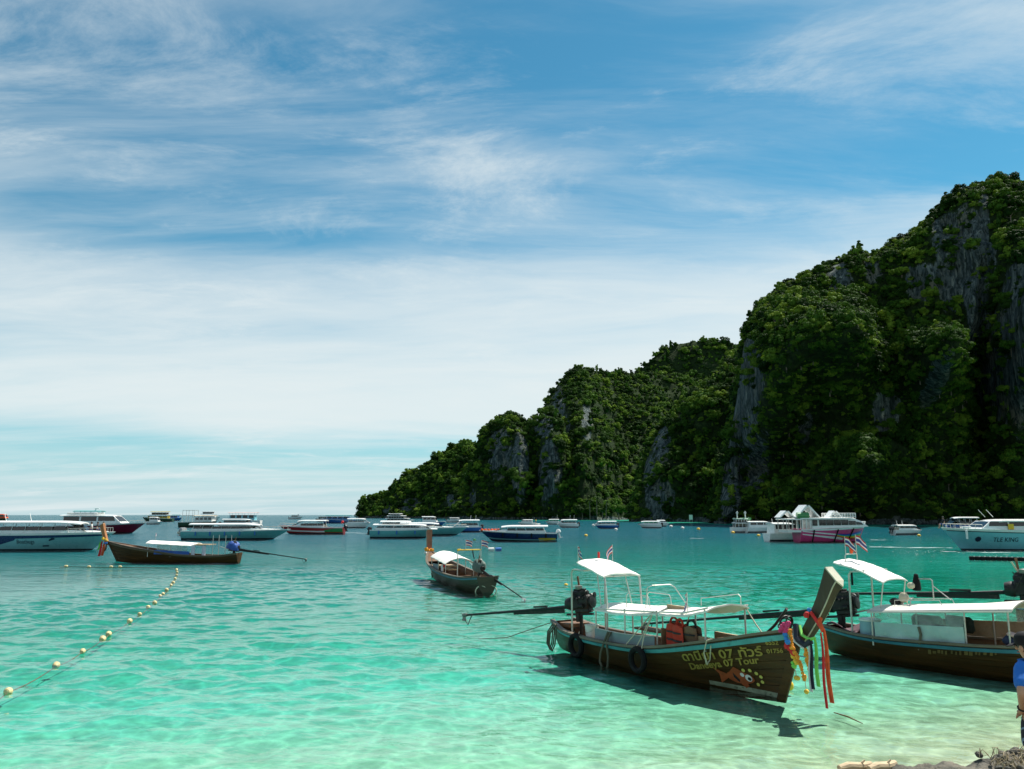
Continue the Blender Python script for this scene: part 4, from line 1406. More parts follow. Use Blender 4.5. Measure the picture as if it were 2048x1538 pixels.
MB().tube([(-0.19, 0, 0.40), (-0.14, -0.12, 0.30), (0, -0.2, 0.24), (0.14, -0.12, 0.30), (0.19, 0, 0.40)], 0.006, 5).build('handle', STEEL, bk)
for i, (x, y, rr, lb) in enumerate(((5.42, -0.42, 0.05, 'red life jacket hung under the awning nearest the stern of the pile'), (5.72, -0.50, -0.12, 'red life jacket in the middle of the pile aboard the lettered boat'), (6.02, -0.42, 0.15, 'striped brown and red life jacket at the bow end of the pile'))):
    lj = local_thing(fb, 'life_jacket', lb, 'life jacket', (x, y, 0.58), rr, 'life jackets aboard the lettered boat')
    lj.scale = (1.3, 1.3, 1.25)
    for k, yy in enumerate((-0.07, 0.07)):
        def pan(u, v, k=k, yy=yy):
            a = 2 * math.pi * v
            wv = 0.165 * (0.85 + 0.15 * math.sin(u * 3))
            return (wv * math.cos(a), yy + 0.05 * math.sin(a) * (0.7 + 0.3 * math.sin(u * 9)), lerp(0, 0.56, u) - 0.05 * abs(math.cos(a)) * u)
        mb = MB(); mb.rings([[Vector(pan(q / 7, i2 / 12)) for i2 in range(12)] for q in range(8)])
        mb.build('foam_panel', ORANGE_J if i < 2 else WOOD_IN, lj, smooth=True)
    for zz in (0.12, 0.26, 0.40):
        mb = MB(); mb.rings([[Vector((0.178 * math.cos(a), 0.142 * math.sin(a), z3)) for a in [2 * math.pi * q / 14 for q in range(14)]] for z3 in (zz - 0.015, zz + 0.015)])
        mb.build('strap', STRAP, lj)
    MB().torus((0, -0.02, 0.56), 0.09, 0.022, 14, 6, (math.pi / 2, 0, 0)).build('collar', ORANGE_J if i < 2 else STRAP, lj, smooth=True)
gl_ = local_thing(fb, 'bow_garland', 'bundle of coloured ribbons and marigold garlands tied round the bow post', 'garland', (9.22, 0, 1.38))
bowdir = Vector((1, 0, 0))
for nm, p0, p1, w_, mt in (('orange_ribbon', (0.26, -0.14, 0.22), (0.46, -0.30, -1.12), 0.10, ORANGE), ('red_ribbon', (0.22, -0.18, 0.14), (0.40, -0.38, -1.22), 0.06, RED_R),
                           ('green_ribbon', (0.10, -0.22, 0.02), (0.22, -0.36, -0.86), 0.09, GREEN_R), ('white_ribbon', (-0.04, -0.24, -0.12), (0.06, -0.38, -0.98), 0.07, WHITE_R), ('black_ribbon', (0.02, -0.25, -0.05), (0.12, -0.40, -0.92), 0.08, BLACK_R)):
    mb = MB(); ribbon(mb, p0, p1, w_, 0.02, 16, 0.025); mb.build(nm, mt, gl_, smooth=True)
for nm, pts, mt, r in (('orange_ribbon', [(0.02, 0.16, 0.50), (0.16, -0.15, 0.34), (0.26, -0.18, 0.18)], ORANGE, 0.045), ('red_ribbon', [(-0.02, -0.16, 0.50), (0.16, -0.17, 0.30), (0.26, -0.17, 0.16)], RED_R, 0.035),
                       ('green_ribbon', [(-0.34, -0.14, 0.20), (-0.22, -0.22, 0.04), (-0.02, -0.24, -0.02), (0.10, -0.22, 0.02)], GREEN_R, 0.032), ('black_ribbon', [(-0.40, -0.18, 0.22), (-0.32, -0.27, -0.02), (-0.12, -0.27, -0.14), (0.02, -0.25, -0.05)], BLACK_R, 0.06),
                       ('white_ribbon', [(-0.44, -0.2, 0.16), (-0.36, -0.29, -0.10), (-0.16, -0.29, -0.20), (-0.04, -0.25, -0.12)], WHITE_R, 0.022)):
    MB().tube(pts, r, 7).build(nm, mt, gl_, smooth=True)
string_of_flowers(MB(), [(-0.50, -0.24, 0.10), (-0.42, -0.30, -0.22), (-0.22, -0.30, -0.52), (-0.14, -0.30, -0.84)], 0.045, 0.05).build('marigold_garland', MARI, gl_, smooth=True)
string_of_flowers(MB(), [(-0.20, -0.22, -0.14), (-0.08, -0.26, -0.36), (-0.06, -0.26, -0.64)], 0.045, 0.05).build('marigold_garland', MARI, gl_, smooth=True)
string_of_flowers(MB(), [(-0.46, -0.26, -0.36), (-0.34, -0.28, -0.52), (-0.24, -0.28, -0.50)], 0.055, 0.06).build('marigold_garland', YELLOW_R, gl_, smooth=True)
string_of_flowers(MB(), [(-0.68, -0.33, 0.08), (-0.58, -0.32, 0.22), (-0.50, -0.28, 0.24), (-0.60, -0.33, 0.0)], 0.05, 0.045).build('pink_flowers', PINK, gl_, smooth=True)
string_of_flowers(MB(), [(-0.55, -0.33, 0.02), (-0.50, -0.34, -0.12), (-0.46, -0.33, -0.16)], 0.06, 0.06).build('blue_flowers', BLUE_F, gl_, smooth=True)
string_of_flowers(MB(), [(-0.52, -0.31, -0.20), (-0.40, -0.31, -0.34), (-0.34, -0.30, -0.44)], 0.07, 0.06).build('red_cloth', RED_R, gl_, smooth=True)
string_of_flowers(MB(), [(-0.44, -0.28, -0.52), (-0.40, -0.28, -0.64)], 0.05, 0.05).build('green_flowers', GREEN_R, gl_, smooth=True)
string_of_flowers(MB(), [(-0.12, -0.16, 0.42), (-0.10, -0.17, 0.52)], 0.055, 0.05).build('red_flowers', RED_R, gl_, smooth=True)
string_of_flowers(MB(), [(-0.06, -0.17, 0.54), (-0.02, -0.17, 0.62)], 0.055, 0.05).build('blue_flowers', BLUE_F, gl_, smooth=True)
MB().ball((-0.12, -0.30, -1.02), 0.05, 8, 6).build('pendant', YELLOW_R, gl_, smooth=True)
MB().ball((-0.34, -0.30, -0.80), (0.08, 0.05, 0.05), 8, 6).build('pendant', YELLOW_R, gl_, smooth=True)
MB().tube([(-0.40, -0.29, -0.60), (-0.34, -0.30, -0.80)], 0.01, 5).build('string', ROPE, gl_)
MB().tube([(-0.14, -0.30, -0.84), (-0.12, -0.30, -1.02)], 0.008, 5).build('string', ROPE, gl_)

# ================================================================== long-tail boat on the right
S, K = sea(1665, 1296), sea(2048, 1353)
rb = boat_root('long_tail_boat', 'dark wooden long-tail boat with pale side curtains, moored right of the lettered boat', 'boat', S, K, GR_LT)
HR = Hull(9.3, 8.6, [(0, 0.66), (0.15, 0.56), (0.35, 0.62), (0.6, 0.80), (0.8, 1.15), (1, 1.75)],
          [(0, 0.42), (0.12, 0.68), (0.35, 0.84), (0.55, 0.85), (0.75, 0.70), (0.9, 0.36), (1, 0.0)],
          [(0, -0.12), (0.25, -0.30), (0.6, -0.30), (0.85, -0.16), (1, -0.05)], [(0, 0.45), (0.4, 0.45), (0.7, 0.55), (0.9, 0.8), (1, 1.0)])
long_tail_hull(rb, HR, 7, WOOD_DARK, M('blue_teal_paint', (0.05, 0.19, 0.26), 0.5, var=0.2), 0.10, (0.9, 1.1, 0.42, 0.2), 0.80)
mb = MB()
rr_ = random.Random(5)
for k in range(15):
    x = 3.2 + 0.115 * k + rr_.uniform(-0.02, 0.02)
    s, t_ = HR.st(x, 0.40 + 0.012 * k)
    HR.patch(mb, s, s + rr_.uniform(0.004, 0.010), t_ - rr_.uniform(0.03, 0.07), t_ + rr_.uniform(0.02, 0.06), -1, 0.02, 2, 2)
mb.build('faded_paint_marks', LETTER_D, rb)
roof_sheet(rb, 'rear_awning', 0.60, 2.05, 0.62, 2.50, 2.04, CANVAS, 0.05, -0.07, 0.03, 0.035)
for y in (-0.56, 0.56):
    MB().tube([(1.02, y, 0.45), (1.02, y, 2.15), (1.08, y, 2.24), (1.5, y, 2.28)], 0.026, 8).build('awning_pole', STEEL, rb, smooth=True)
    MB().tube([(2.02, y, 2.04), (1.86, y, 1.15)], 0.018, 7).build('awning_pole', STEEL, rb, smooth=True)
MB().tube([(0.78, -0.3, 2.50), (0.78, -0.3, 2.66), (0.80, -0.26, 2.70), (0.80, 0.26, 2.70), (0.78, 0.3, 2.66), (0.78, 0.3, 2.50)], 0.014, 6).build('flag_rail', STEEL, rb, smooth=True)
flag(rb, (0.78, -0.26, 2.68), 0.52, 0.40, -0.3, 0.5)
flag(rb, (0.80, 0.26, 2.68), 0.56, 0.42, -0.3, 0.5)
MB().lathe((0.80, 0.0, 2.71), [(0.03, 0), (0.05, 0.04), (0.05, 0.14), (0.02, 0.18)], 10).build('lamp', ORANGE, rb, smooth=True)
MB().tube([(0.95, -0.3, 2.25), (0.95, -0.3, 1.85)], 0.03, 7).build('hanging_torch', RUBBER, rb)
def rroof(u, v):
    q = 2 * v - 1
    x = lerp(1.62, 5.25 - 0.25 * (q + 1) * 0.0, u)
    yy = 0.78 * q
    z = lerp(1.26, 1.62, min(1, u * 1.0)) + 0.10 * (1 - q * q) + (0.10 * max(0, u - 0.72) / 0.28) * (1 - abs(q)) * 0.6 - 0.04 * abs(q) ** 4
    return (x, yy, z)
MB().grid(rroof, 18, 8, 0.035).build('main_awning', CANVAS_G, rb, smooth=True)
for y in (-0.74, 0.74):
    for (x, z) in ((1.72, 1.24), (2.95, 1.36), (4.15, 1.50), (5.15, 1.60)):
        MB().tube([(x, y, HR.z1(x / HR.Lg) - 0.2), (x, y, z)], 0.022, 7).build('awning_pole', STEEL, rb, smooth=True)
    MB().tube([(1.62, y, 1.23), (3.2, y, 1.39), (5.25, y, 1.60)], 0.02, 7).build('roof_tube', STEEL, rb, smooth=True)
def cur(u, v, x0, x1, y, za, zb):
    x = lerp(x0, x1, u)
    zl = HR.z1(x / HR.Lg)
    return (x, y + 0.035 * math.sin(u * 19 + v * 3) * (1 - v), lerp(zl + za(u), zl + zb(u), v))
zt = lambda u: 0.42
MB().grid(lambda u, v: cur(u, v, 1.80, 4.12, -0.77, lambda a: 0.02, zt), 24, 5, (0, 0.015, 0)).build('curtain', TARP_T, rb, smooth=True)
MB().grid(lambda u, v: cur(u, v, 1.80, 4.12, -0.76, zt, lambda a: 0.66 + 0.14 * a), 24, 4, (0, 0.004, 0)).build('clear_curtain', CLEAR, rb, smooth=True)
MB().grid(lambda u, v: cur(u, v, 2.55, 5.12, 0.76, lambda a: 0.05, lambda a: 0.46), 24, 5, (0, 0.015, 0)).build('curtain', TARP_B, rb, smooth=True)
MB().grid(lambda u, v: cur(u, v, 4.20, 5.12, 0.75, lambda a: 0.46, lambda a: 0.78), 10, 4, (0, 0.004, 0)).build('clear_curtain', CLEAR, rb, smooth=True)
MB().box((2.6, 0.45, 0.95), (0.8, 0.2, 0.40), (0.2, 0, 0.1), bevel=0.08).build('folded_cloth', M('dull_red_cloth', (0.10, 0.015, 0.018), 0.8), rb, smooth=True)
MB().box((3.45, 0.45, 1.0), (0.75, 0.18, 0.42), (0.15, 0, -0.1), bevel=0.08).build('folded_cloth', M('dark_green_cloth', (0.012, 0.03, 0.025), 0.8), rb, smooth=True)
MB().tube([(3.02, -0.80, 0.98), (3.08, -0.83, 0.8), (3.04, -0.85, 0.56)], 0.035, 7).build('roof_strap', ROPE_D, rb, smooth=True)
# frame and cargo on the awning
MB().tube([(2.6, -0.35, 1.45), (2.6, -0.3, 1.60), (2.5, 0.0, 1.62), (2.2, 0.3, 1.55)], 0.016, 6).build('roof_rack', STEEL, rb, smooth=True)
for y in (-0.3, 0.35):
    MB().tube([(2.15, y, 1.40), (2.15, y, 1.54), (3.35, y, 1.64), (3.40, y, 1.52)], 0.011, 6).build('roof_rack', STEEL, rb, smooth=True)
MB().tube([(2.95, 0.2, 1.58), (2.95, 0.2, 2.08), (2.90, 0.2, 2.12), (2.5, 0.2, 2.10)], 0.016, 6).build('roof_rack', STEEL, rb, smooth=True)
MB().tube([(2.95, 0.2, 1.95), (3.4, 0.2, 1.62)], 0.011, 6).build('roof_rack', STEEL, rb, smooth=True)
mb = MB(); mb.ball((2.25, 0.0, 1.60), (0.14, 0.12, 0.14), 10, 6, 0.06); mb.ball((2.42, 0.12, 1.92), (0.12, 0.10, 0.09), 10, 6, 0.06)
mb.build('rope_bundle', ROPE, rb, smooth=True)
MB().lathe((2.52, 0.2, 1.78), [(0.02, 0), (0.11, 0.02), (0.10, 0.22), (0.05, 0.44), (0.02, 0.46)], 10).build('black_bundle', RUBBER, rb, smooth=True)
MB().box((2.0, 0.05, 1.46), (0.30, 0.30, 0.18), (0, 0.2, 0.2), bevel=0.06).build('dark_net', ENGINE, rb, smooth=True)
long_tail_engine(rb, 0.42, 1.02, 0.24, -0.13, 6.4, scale=1.05)
MB().tube([(0.42, 0, 0.2), (0.42, 0, 1.0)], 0.05, 8).build('engine_stand', ENGINE, rb)
MB().grid(lambda u, v: (lerp(0.05, 1.0, u), lerp(-0.4, 0.45, v), 0.66 + 0.10 * math.sin(u * 5 + v * 4)), 8, 8, 0.02).build('stern_tarp', M('faded_maroon_tarp', (0.10, 0.045, 0.055), 0.8, var=0.3), rb, smooth=True)
brl = local_thing(rb, 'water_barrel', 'pale blue plastic barrel with white lid in the stern of the curtained boat', 'barrel', (1.42, -0.32, 0.34))
MB().lathe((0, 0, 0), [(0.02, 0), (0.24, 0), (0.27, 0.1), (0.28, 0.4), (0.26, 0.60), (0.02, 0.61)], 20).build('barrel_body', M('pale_blue_plastic', (0.24, 0.42, 0.48), 0.5, var=0.1), brl, smooth=True)
MB().lathe((0, 0, 0.60), [(0.02, 0), (0.29, 0.0), (0.29, 0.04), (0.2, 0.07), (0.02, 0.08)], 20).build('lid', PLASTIC_W, brl, smooth=True)
bg_ = local_thing(rb, 'duffel_bag', 'dark blue bag with a pale towel on the gunwale beside the capped person', 'bag', (5.15, -0.62, 0.78))
MB().box((0, 0, 0.10), (0.42, 0.26, 0.24), (0, 0, 0.2), bevel=0.09).build('bag_body', M('navy_cloth', (0.012, 0.02, 0.06), 0.8), bg_, smooth=True)
MB().box((0.06, -0.02, 0.24), (0.30, 0.22, 0.08), (0.1, 0.25, 0.2), bevel=0.035).build('towel', M('pale_pink_towel', (0.55, 0.36, 0.33), 0.9), bg_, smooth=True)

# ================================================================== stern of a further long-tail boat at the right edge
S5 = sea(2036, 1256); K5 = S5 + Vector((0.60, -0.80, 0)) * 6 + Vector((2.4, 1.6, 0))
eb = boat_root('long_tail_boat', 'long-tail boat cut off by the right edge, only its black engine and stern showing', 'boat', S5, K5, GR_LT)
HE = Hull(8.8, 8.2, [(0, 0.78), (0.15, 0.66), (0.4, 0.64), (0.6, 0.8), (0.8, 1.15), (1, 1.7)], [(0, 0.42), (0.12, 0.68), (0.35, 0.84), (0.55, 0.85), (0.75, 0.7), (0.9, 0.36), (1, 0)],
          [(0, -0.12), (0.25, -0.30), (0.6, -0.30), (0.85, -0.16), (1, -0.05)], [(0, 0.45), (0.4, 0.45), (0.7, 0.55), (0.9, 0.8), (1, 1)])
long_tail_hull(eb, HE, 7, WOOD_DARK, M('bright_blue_paint', (0.02, 0.20, 0.42), 0.5), 0.1, (0.9, 1.1, 0.42, 0.2), 0.8)
long_tail_engine(eb, 0.35, 1.0, -0.12, -0.03, 4.6, scale=1.35)
MB().tube([(0.35, 0, 0.2), (0.35, 0, 1.0)], 0.05, 8).build('engine_stand', ENGINE, eb)
for (x, y, a) in ((0.25, 0.1, 0.25), (0.55, 0.0, 0.0)):
    MB().tube([(x, y, 1.7), (x - a, y, 2.2)], 0.03, 7).build('exhaust_pipe', ROPE, eb, smooth=True)

# ================================================================== long-tail boat in the middle, seen from astern
S, K = sea(975, 1187), sea(853, 1150)
mb_ = boat_root('long_tail_boat', 'green-brown long-tail boat seen from astern, with white awning and two flags', 'boat', S, K, GR_LT)
HM = Hull(12.3, 11.4, [(0, 0.80), (0.15, 0.66), (0.4, 0.66), (0.6, 0.78), (0.8, 1.05), (1, 1.55)], [(0, 0.55), (0.12, 0.85), (0.35, 1.0), (0.55, 1.0), (0.75, 0.85), (0.9, 0.45), (1, 0.0)],
          [(0, -0.15), (0.25, -0.35), (0.6, -0.35), (0.85, -0.2), (1, -0.05)], [(0, 0.45), (0.4, 0.45), (0.7, 0.55), (0.9, 0.8), (1, 1)])
long_tail_hull(mb_, HM, 6, WOOD_OLIVE, M('slate_blue_paint', (0.07, 0.17, 0.26), 0.5), 0.12, (0.12, 1.30, 0.36, 0.34), 0.80, M('red_brown_post', (0.26, 0.10, 0.055), 0.6, var=0.3))
roof_sheet(mb_, 'awning', 5.0, 8.4, 0.85, 1.20, 1.45, CANVAS, 0.26, 0, 0.05, 0.04)
for y in (-0.8, 0.8):
    for (x, z) in ((5.1, 1.18), (6.7, 1.32), (8.3, 1.44)):
        MB().tube([(x, y, 0.45), (x, y, z)], 0.025, 6).build('awning_pole', STEEL, mb_, smooth=True)
    MB().tube([(3.3, y * 0.78, 0.45), (3.3, y * 0.78, 1.98)], 0.026, 7).build('frame_pole', STEEL, mb_, smooth=True)
MB().tube([(3.3, -0.66, 1.97), (3.3, 0.66, 1.97)], 0.035, 7).build('frame_bar', YELLOW_R, mb_, smooth=True)
string_of_flowers(MB(), [(3.3, 0.5, 1.98), (3.3, 0.70, 1.92)], 0.07, 0.07).build('cloth_knot', YELLOW_R, mb_, smooth=True)
MB().tube([(3.3, -0.2, 1.95), (3.32, -0.25, 1.7), (3.3, -0.3, 1.5)], 0.03, 6).build('hanging_cloth', BLACK_R, mb_, smooth=True)
flag(mb_, (3.3, 0.18, 1.98), 0.52, 0.44, math.pi + 1.9, 0.25)
flag(mb_, (3.3, -0.70, 1.45), 1.02, 0.46, math.pi + 1.9, 0.25)
long_tail_engine(mb_, 1.5, 1.02, 0.25, -0.26, 5.2, cover=M('grey_green_cover', (0.09, 0.13, 0.11), 0.7, var=0.25), scale=0.82)
MB().tube([(1.5, 0, 0.2), (1.5, 0, 1.0)], 0.05, 8).build('engine_stand', ENGINE, mb_)
MB().box((8.2, 0.1, 0.86), (1.6, 1.3, 0.05)).build('bench', WOOD_PALE, mb_)
MB().box((6.3, 0.35, 0.82), (2.2, 0.5, 0.05)).build('bench', WOOD_PALE, mb_)
MB().box((7.4, 0.78, 0.80), (1.2, 0.06, 0.45)).build('side_screen', TARP_GREY, mb_)
MB().box((6.1, 0.72, 0.86), (0.3, 0.12, 0.4), bevel=0.05).build('towel', FLAG_W, mb_)
MB().box((5.9, 0.66, 1.0), (0.2, 0.14, 0.2), bevel=0.05).build('red_cloth', RED_R, mb_)
for k in range(2):
    MB().torus((0.1, -0.2 + 0.5 * k, 0.10), 0.28, 0.03, 16, 6, (1.3, 0.2, 1.4)).build('stern_rope', ROPE, mb_, smooth=True)
string_of_flowers(MB(), [(12.1, 0.26, 1.62), (12.05, 0.0, 1.55), (12.1, -0.26, 1.62)], 0.13, 0.12).build('marigold_garland', MARI, mb_, smooth=True)
string_of_flowers(MB(), [(12.0, 0.28, 1.42), (12.0, -0.28, 1.42)], 0.11, 0.12).build('white_flowers', FLAG_W, mb_, smooth=True)

# ================================================================== long-tail boat on the left
S, K = sea(478, 1124), sea(232, 1122)
lb_ = boat_root('long_tail_boat', 'long black-brown long-tail boat with blue covered engine beside the float line', 'boat', S, K, GR_LT)
HL = Hull(11.8, 10.8, [(0, 0.72), (0.15, 0.52), (0.4, 0.60), (0.62, 0.92), (0.82, 1.25), (1, 1.62)], [(0, 0.5), (0.12, 0.75), (0.35, 0.9), (0.55, 0.9), (0.75, 0.75), (0.9, 0.4), (1, 0.0)],
          [(0, -0.15), (0.25, -0.35), (0.6, -0.35), (0.85, -0.2), (1, -0.05)], [(0, 0.45), (0.4, 0.45), (0.7, 0.55), (0.9, 0.8), (1, 1)])
long_tail_hull(lb_, HL, 6, WOOD_DARK, M('brown_rail', (0.16, 0.10, 0.06), 0.5), 0.12, (0.62, 1.42, 0.40, 0.3), 0.80, M('orange_brown_post', (0.34, 0.14, 0.05), 0.6, var=0.3))
roof_sheet(lb_, 'awning', 3.6, 7.8, 0.85, 1.36, 1.56, CANVAS, 0.16, 0, 0.06, 0.05)
for y in (-0.8, 0.8):
    for x in (3.7, 5.6, 7.6):
        MB().tube([(x, y, 0.4), (x, y, 1.38)], 0.025, 6).build('awning_pole', STEEL, lb_, smooth=True)
MB().grid(lambda u, v: (lerp(3.9, 7.0, u), 0.86, lerp(0.62, 0.86 + 0.1 * u, v) ), 10, 2, (0, 0.03, 0)).build('blue_tarp', BLUE_T, lb_, smooth=True)
MB().grid(lambda u, v: (lerp(4.2, 6.9, u), 0.70, lerp(0.86, 1.36, v)), 10, 2, (0, 0.004, 0)).build('clear_curtain', CLEAR, lb_, smooth=True)
for (x, y) in ((3.66, 0.75), (2.8, 0.6)):
    def ctn(u, v, x=x, y=y):
        return (x + 0.16 * math.cos(2 * math.pi * u), y + 0.10 * math.sin(2 * math.pi * u), lerp(0.45, 1.36, v))
    MB().rings([[Vector(ctn(i / 10, v)) for i in range(10)] for v in (0, 0.3, 0.6, 1.0)]).build('rolled_curtain', M('lilac_white_cloth', (0.58, 0.56, 0.64), 0.85), lb_, smooth=True)
MB().box((3.0, 0.1, 1.40), (1.3, 1.3, 0.05)).build('rear_roof', WOOD_PALE, lb_)
for x in (1.0, 2.1):
    for y in (-0.5, 0.5):
        MB().tube([(x, y, 0.4), (x, y, 2.15)], 0.022, 6).build('frame_pole', STEEL, lb_, smooth=True)
flag(lb_, (7.3, 0.3, 1.6), 0.75, 0.30, -1.2, 0.9)
long_tail_engine(lb_, 0.55, 0.98, 0.0, -0.115, 6.0, cover=BLUE_T, scale=1.05)
MB().tube([(0.55, 0, 0.2), (0.55, 0, 1.0)], 0.05, 8).build('engine_stand', ENGINE, lb_)
mb = MB(); ribbon(mb, (0, 0, 0), (-0.1, 0, -1.2), 0.22, 0.03, 10, 0.04)
g2 = local_thing(lb_, 'bow_garland', 'red, orange and green ribbons hanging from the bow of the left long-tail boat', 'garland', (11.85, 0.2, 1.5))
for nm, dx, w_, mt, ln in (('orange_ribbon', 0.0, 0.24, ORANGE, 1.15), ('red_ribbon', 0.26, 0.22, RED_R, 1.2), ('green_ribbon', 0.40, 0.14, GREEN_R, 0.7), ('brown_ribbon', -0.22, 0.16, WOOD_IN, 0.8)):
    mb = MB(); ribbon(mb, (dx, 0.05, 0.12), (dx + 0.12, 0.12, 0.1 - ln), w_, 0.03, 10, 0.05); mb.build(nm, mt, g2, smooth=True)
string_of_flowers(MB(), [(-0.24, 0.16, 0.20), (0.05, 0.2, 0.28), (0.2, 0.1, 0.45)], 0.12, 0.11).build('yellow_cloth', YELLOW_R, g2, smooth=True)
string_of_flowers(MB(), [(-0.24, 0.18, 0.02), (0.0, 0.22, 0.0)], 0.10, 0.10).build('blue_flowers', BLUE_F, g2, smooth=True)
# ------------------------------------------------------------------ motor boats
WHITE = M('white_gelcoat', (0.78, 0.78, 0.75), 0.28, var=0.05, scale=0.8, coat=0.2, dirt=(0.68, 0.67, 0.62))
OFFW = M('off_white_gelcoat', (0.66, 0.66, 0.62), 0.35, var=0.06, scale=0.8, coat=0.2)
TEALH = M('pale_teal_gelcoat', (0.20, 0.46, 0.48), 0.3, var=0.08, scale=0.6, coat=0.2)
CYANH = M('sky_blue_gelcoat', (0.20, 0.50, 0.58), 0.3, var=0.07, scale=0.6, coat=0.2)
SEAG = M('sea_green_gelcoat', (0.13, 0.40, 0.40), 0.3, var=0.08, scale=0.6, coat=0.2)
NAVY = M('navy_gelcoat', (0.012, 0.028, 0.10), 0.28, var=0.12, coat=0.2)
MAROON = M('maroon_gelcoat', (0.16, 0.012, 0.035), 0.28, var=0.12, coat=0.2)
REDH = M('red_gelcoat', (0.36, 0.02, 0.02), 0.3, var=0.12, coat=0.2)
GREENH = M('green_gelcoat', (0.04, 0.22, 0.06), 0.3, var=0.12, coat=0.2)
PINKH = M('pink_gelcoat', (0.62, 0.06, 0.20), 0.3, var=0.08, coat=0.2)
BOTTOM = M('dark_antifouling', (0.012, 0.014, 0.022), 0.7, var=0.2)
BLUEH = M('blue_boat_paint', (0.025, 0.12, 0.36), 0.45, var=0.15)
YELH = M('yellow_boat_paint', (0.55, 0.40, 0.03), 0.5, var=0.15)
GRNH = M('dark_green_boat_paint', (0.02, 0.06, 0.035), 0.5, var=0.2)
GLASS = M('dark_tinted_glass', (0.012, 0.014, 0.016), 0.08, var=0.2, spec=0.6)
SHADE = M('dark_interior', (0.035, 0.032, 0.03), 0.8, var=0.3)
SEAT = M('cream_seat', (0.55, 0.50, 0.40), 0.7, var=0.1)
COWL = M('grey_outboard_cowl', (0.30, 0.31, 0.32), 0.35, var=0.12, coat=0.2)
COWL_B = M('black_outboard_cowl', (0.015, 0.015, 0.017), 0.35, var=0.12)
LET_D = M('dark_navy_lettering', (0.01, 0.016, 0.045), 0.4, var=0.1)
LET_P = M('pale_lettering', (0.55, 0.58, 0.60), 0.4, var=0.1)
FEND_B = M('blue_fender', (0.02, 0.14, 0.42), 0.6, var=0.1)
TEALT = M('teal_canvas', (0.03, 0.24, 0.24), 0.7, var=0.1)
RAINBOW = [M('rainbow_' + n_, c_, 0.3, var=0.08, coat=0.2) for n_, c_ in (('violet', (0.10, 0.03, 0.30)), ('blue', (0.02, 0.10, 0.48)), ('sky', (0.03, 0.35, 0.55)), ('green', (0.05, 0.40, 0.08)), ('yellow', (0.80, 0.58, 0.03)), ('orange', (0.78, 0.22, 0.02)), ('red', (0.50, 0.02, 0.03)))]


def mhull(L, B, hb, hs, rake=0.17, fine=0.9):
    return Hull(L, L * (1 - rake), [(0, hs), (0.35, hs * 1.0 + 0.1 * (hb - hs)), (0.7, hs + 0.55 * (hb - hs)), (1, hb)], [(0, 0.44 * B), (0.3, 0.5 * B), (0.6, 0.5 * B), (0.82, 0.36 * B), (0.93, 0.18 * B), (1, 0.0)],
                [(0, -0.35), (0.7, -0.35), (0.9, -0.25), (1, -0.1)], [(0, 0.22), (0.45, 0.28), (0.8, 0.55), (1, fine)])


def hull_body(root, H, side_mat, bottom_mat=BOTTOM, cap_mat=WHITE, deck_mat=OFFW, wl=0.16, cap=0.10, deck_drop=0.06, detail=True):
    def twl(s):
        return min(0.97, (H.z1(s) - wl) / (H.z1(s) - H.z0(s)))
    for side in (-1, 1):
        mb = MB(); H.patch(mb, 0, 1, 0.0, twl, side, 0.0, 26, 6); mb.build('hull_side', side_mat, root, smooth=True)
        mb = MB(); H.patch(mb, 0, 1, twl, 0.999, side, 0.0, 26, 4); mb.build('hull_bottom', bottom_mat, root, smooth=True)
        if detail:
            mb = MB(); H.strip(mb, 0, 1, 0.0, cap, side, 0.03, 0.003, 26); mb.build('gunwale', cap_mat, root, smooth=True)
    def dk(u, v):
        p = H.raw(u * 0.995, 0.02, 1)
        return (p.x, lerp(-p.y, p.y, v), p.z - deck_drop + 0.05 * (1 - (2 * v - 1) ** 2))
    MB().grid(dk, 20, 4, 0.03).build('deck', deck_mat, root, smooth=True)
    sec = [H.raw(0.0, i / 8 * 0.995, 1) for i in range(9)] + [H.raw(0.0, i / 8 * 0.995, -1) for i in range(8, -1, -1)]
    MB().rings([[p + Vector((-0.02, 0, 0)) for p in sec], [p + Vector((0.05, 0, 0)) for p in sec]]).build('transom', side_mat, root)


def outboard(root, x, y, z, mat=COWL, k=1.0, tilt=0.25):
    R = Matrix.Translation((x, y, z)) @ Matrix.Rotation(tilt, 4, 'Y') @ Matrix.Scale(k, 4)
    o = xf(MB().box((-0.25, 0, 0.42), (0.62, 0.42, 0.52), bevel=0.13, taper=0.86), R).build('outboard_motor', mat, root, smooth=True)
    xf(MB().box((-0.22, 0, -0.15), (0.26, 0.16, 0.70), bevel=0.04).box((-0.30, 0, -0.45), (0.55, 0.22, 0.05)), R).build('motor_leg', mat, o)
    return o


def cabin_roof(root, x0, x1, w_, z, mat=WHITE, t_=0.14, camber=0.12, nose=0.5, name='roof', rake=0.0):
    def fn(u, v):
        q = 2 * v - 1
        x = lerp(x0, x1, u)
        hw = w_ * (1 - 0.30 * max(0, (u - 0.7) / 0.3) ** 2 * nose - 0.10 * max(0, (0.15 - u) / 0.15))
        return (x, hw * q, z + camber * (1 - q * q) - 0.10 * nose * max(0, (u - 0.75) / 0.25) ** 2 + rake * u - 0.05 * abs(q) ** 6)
    return MB().grid(fn, 16, 6, t_).build(name, mat, root, smooth=True)


def rail_loop(root, H, s0, s1, h, posts=5, mat=STEEL, name='bow_rail'):
    for side in (-1, 1):
        mb = MB()
        pts = []
        for i in range(posts + 1):
            s = lerp(s0, s1, i / posts)
            p = H.raw(s, 0, side) * 1.0
            p.y *= 0.94
            pts.append(p + Vector((0, 0, h)))
            mb.tube([p, p + Vector((0, 0, h))], 0.025, 5)
        mb.tube(pts, 0.028, 5)
        mb.build(name, mat, root, smooth=True)


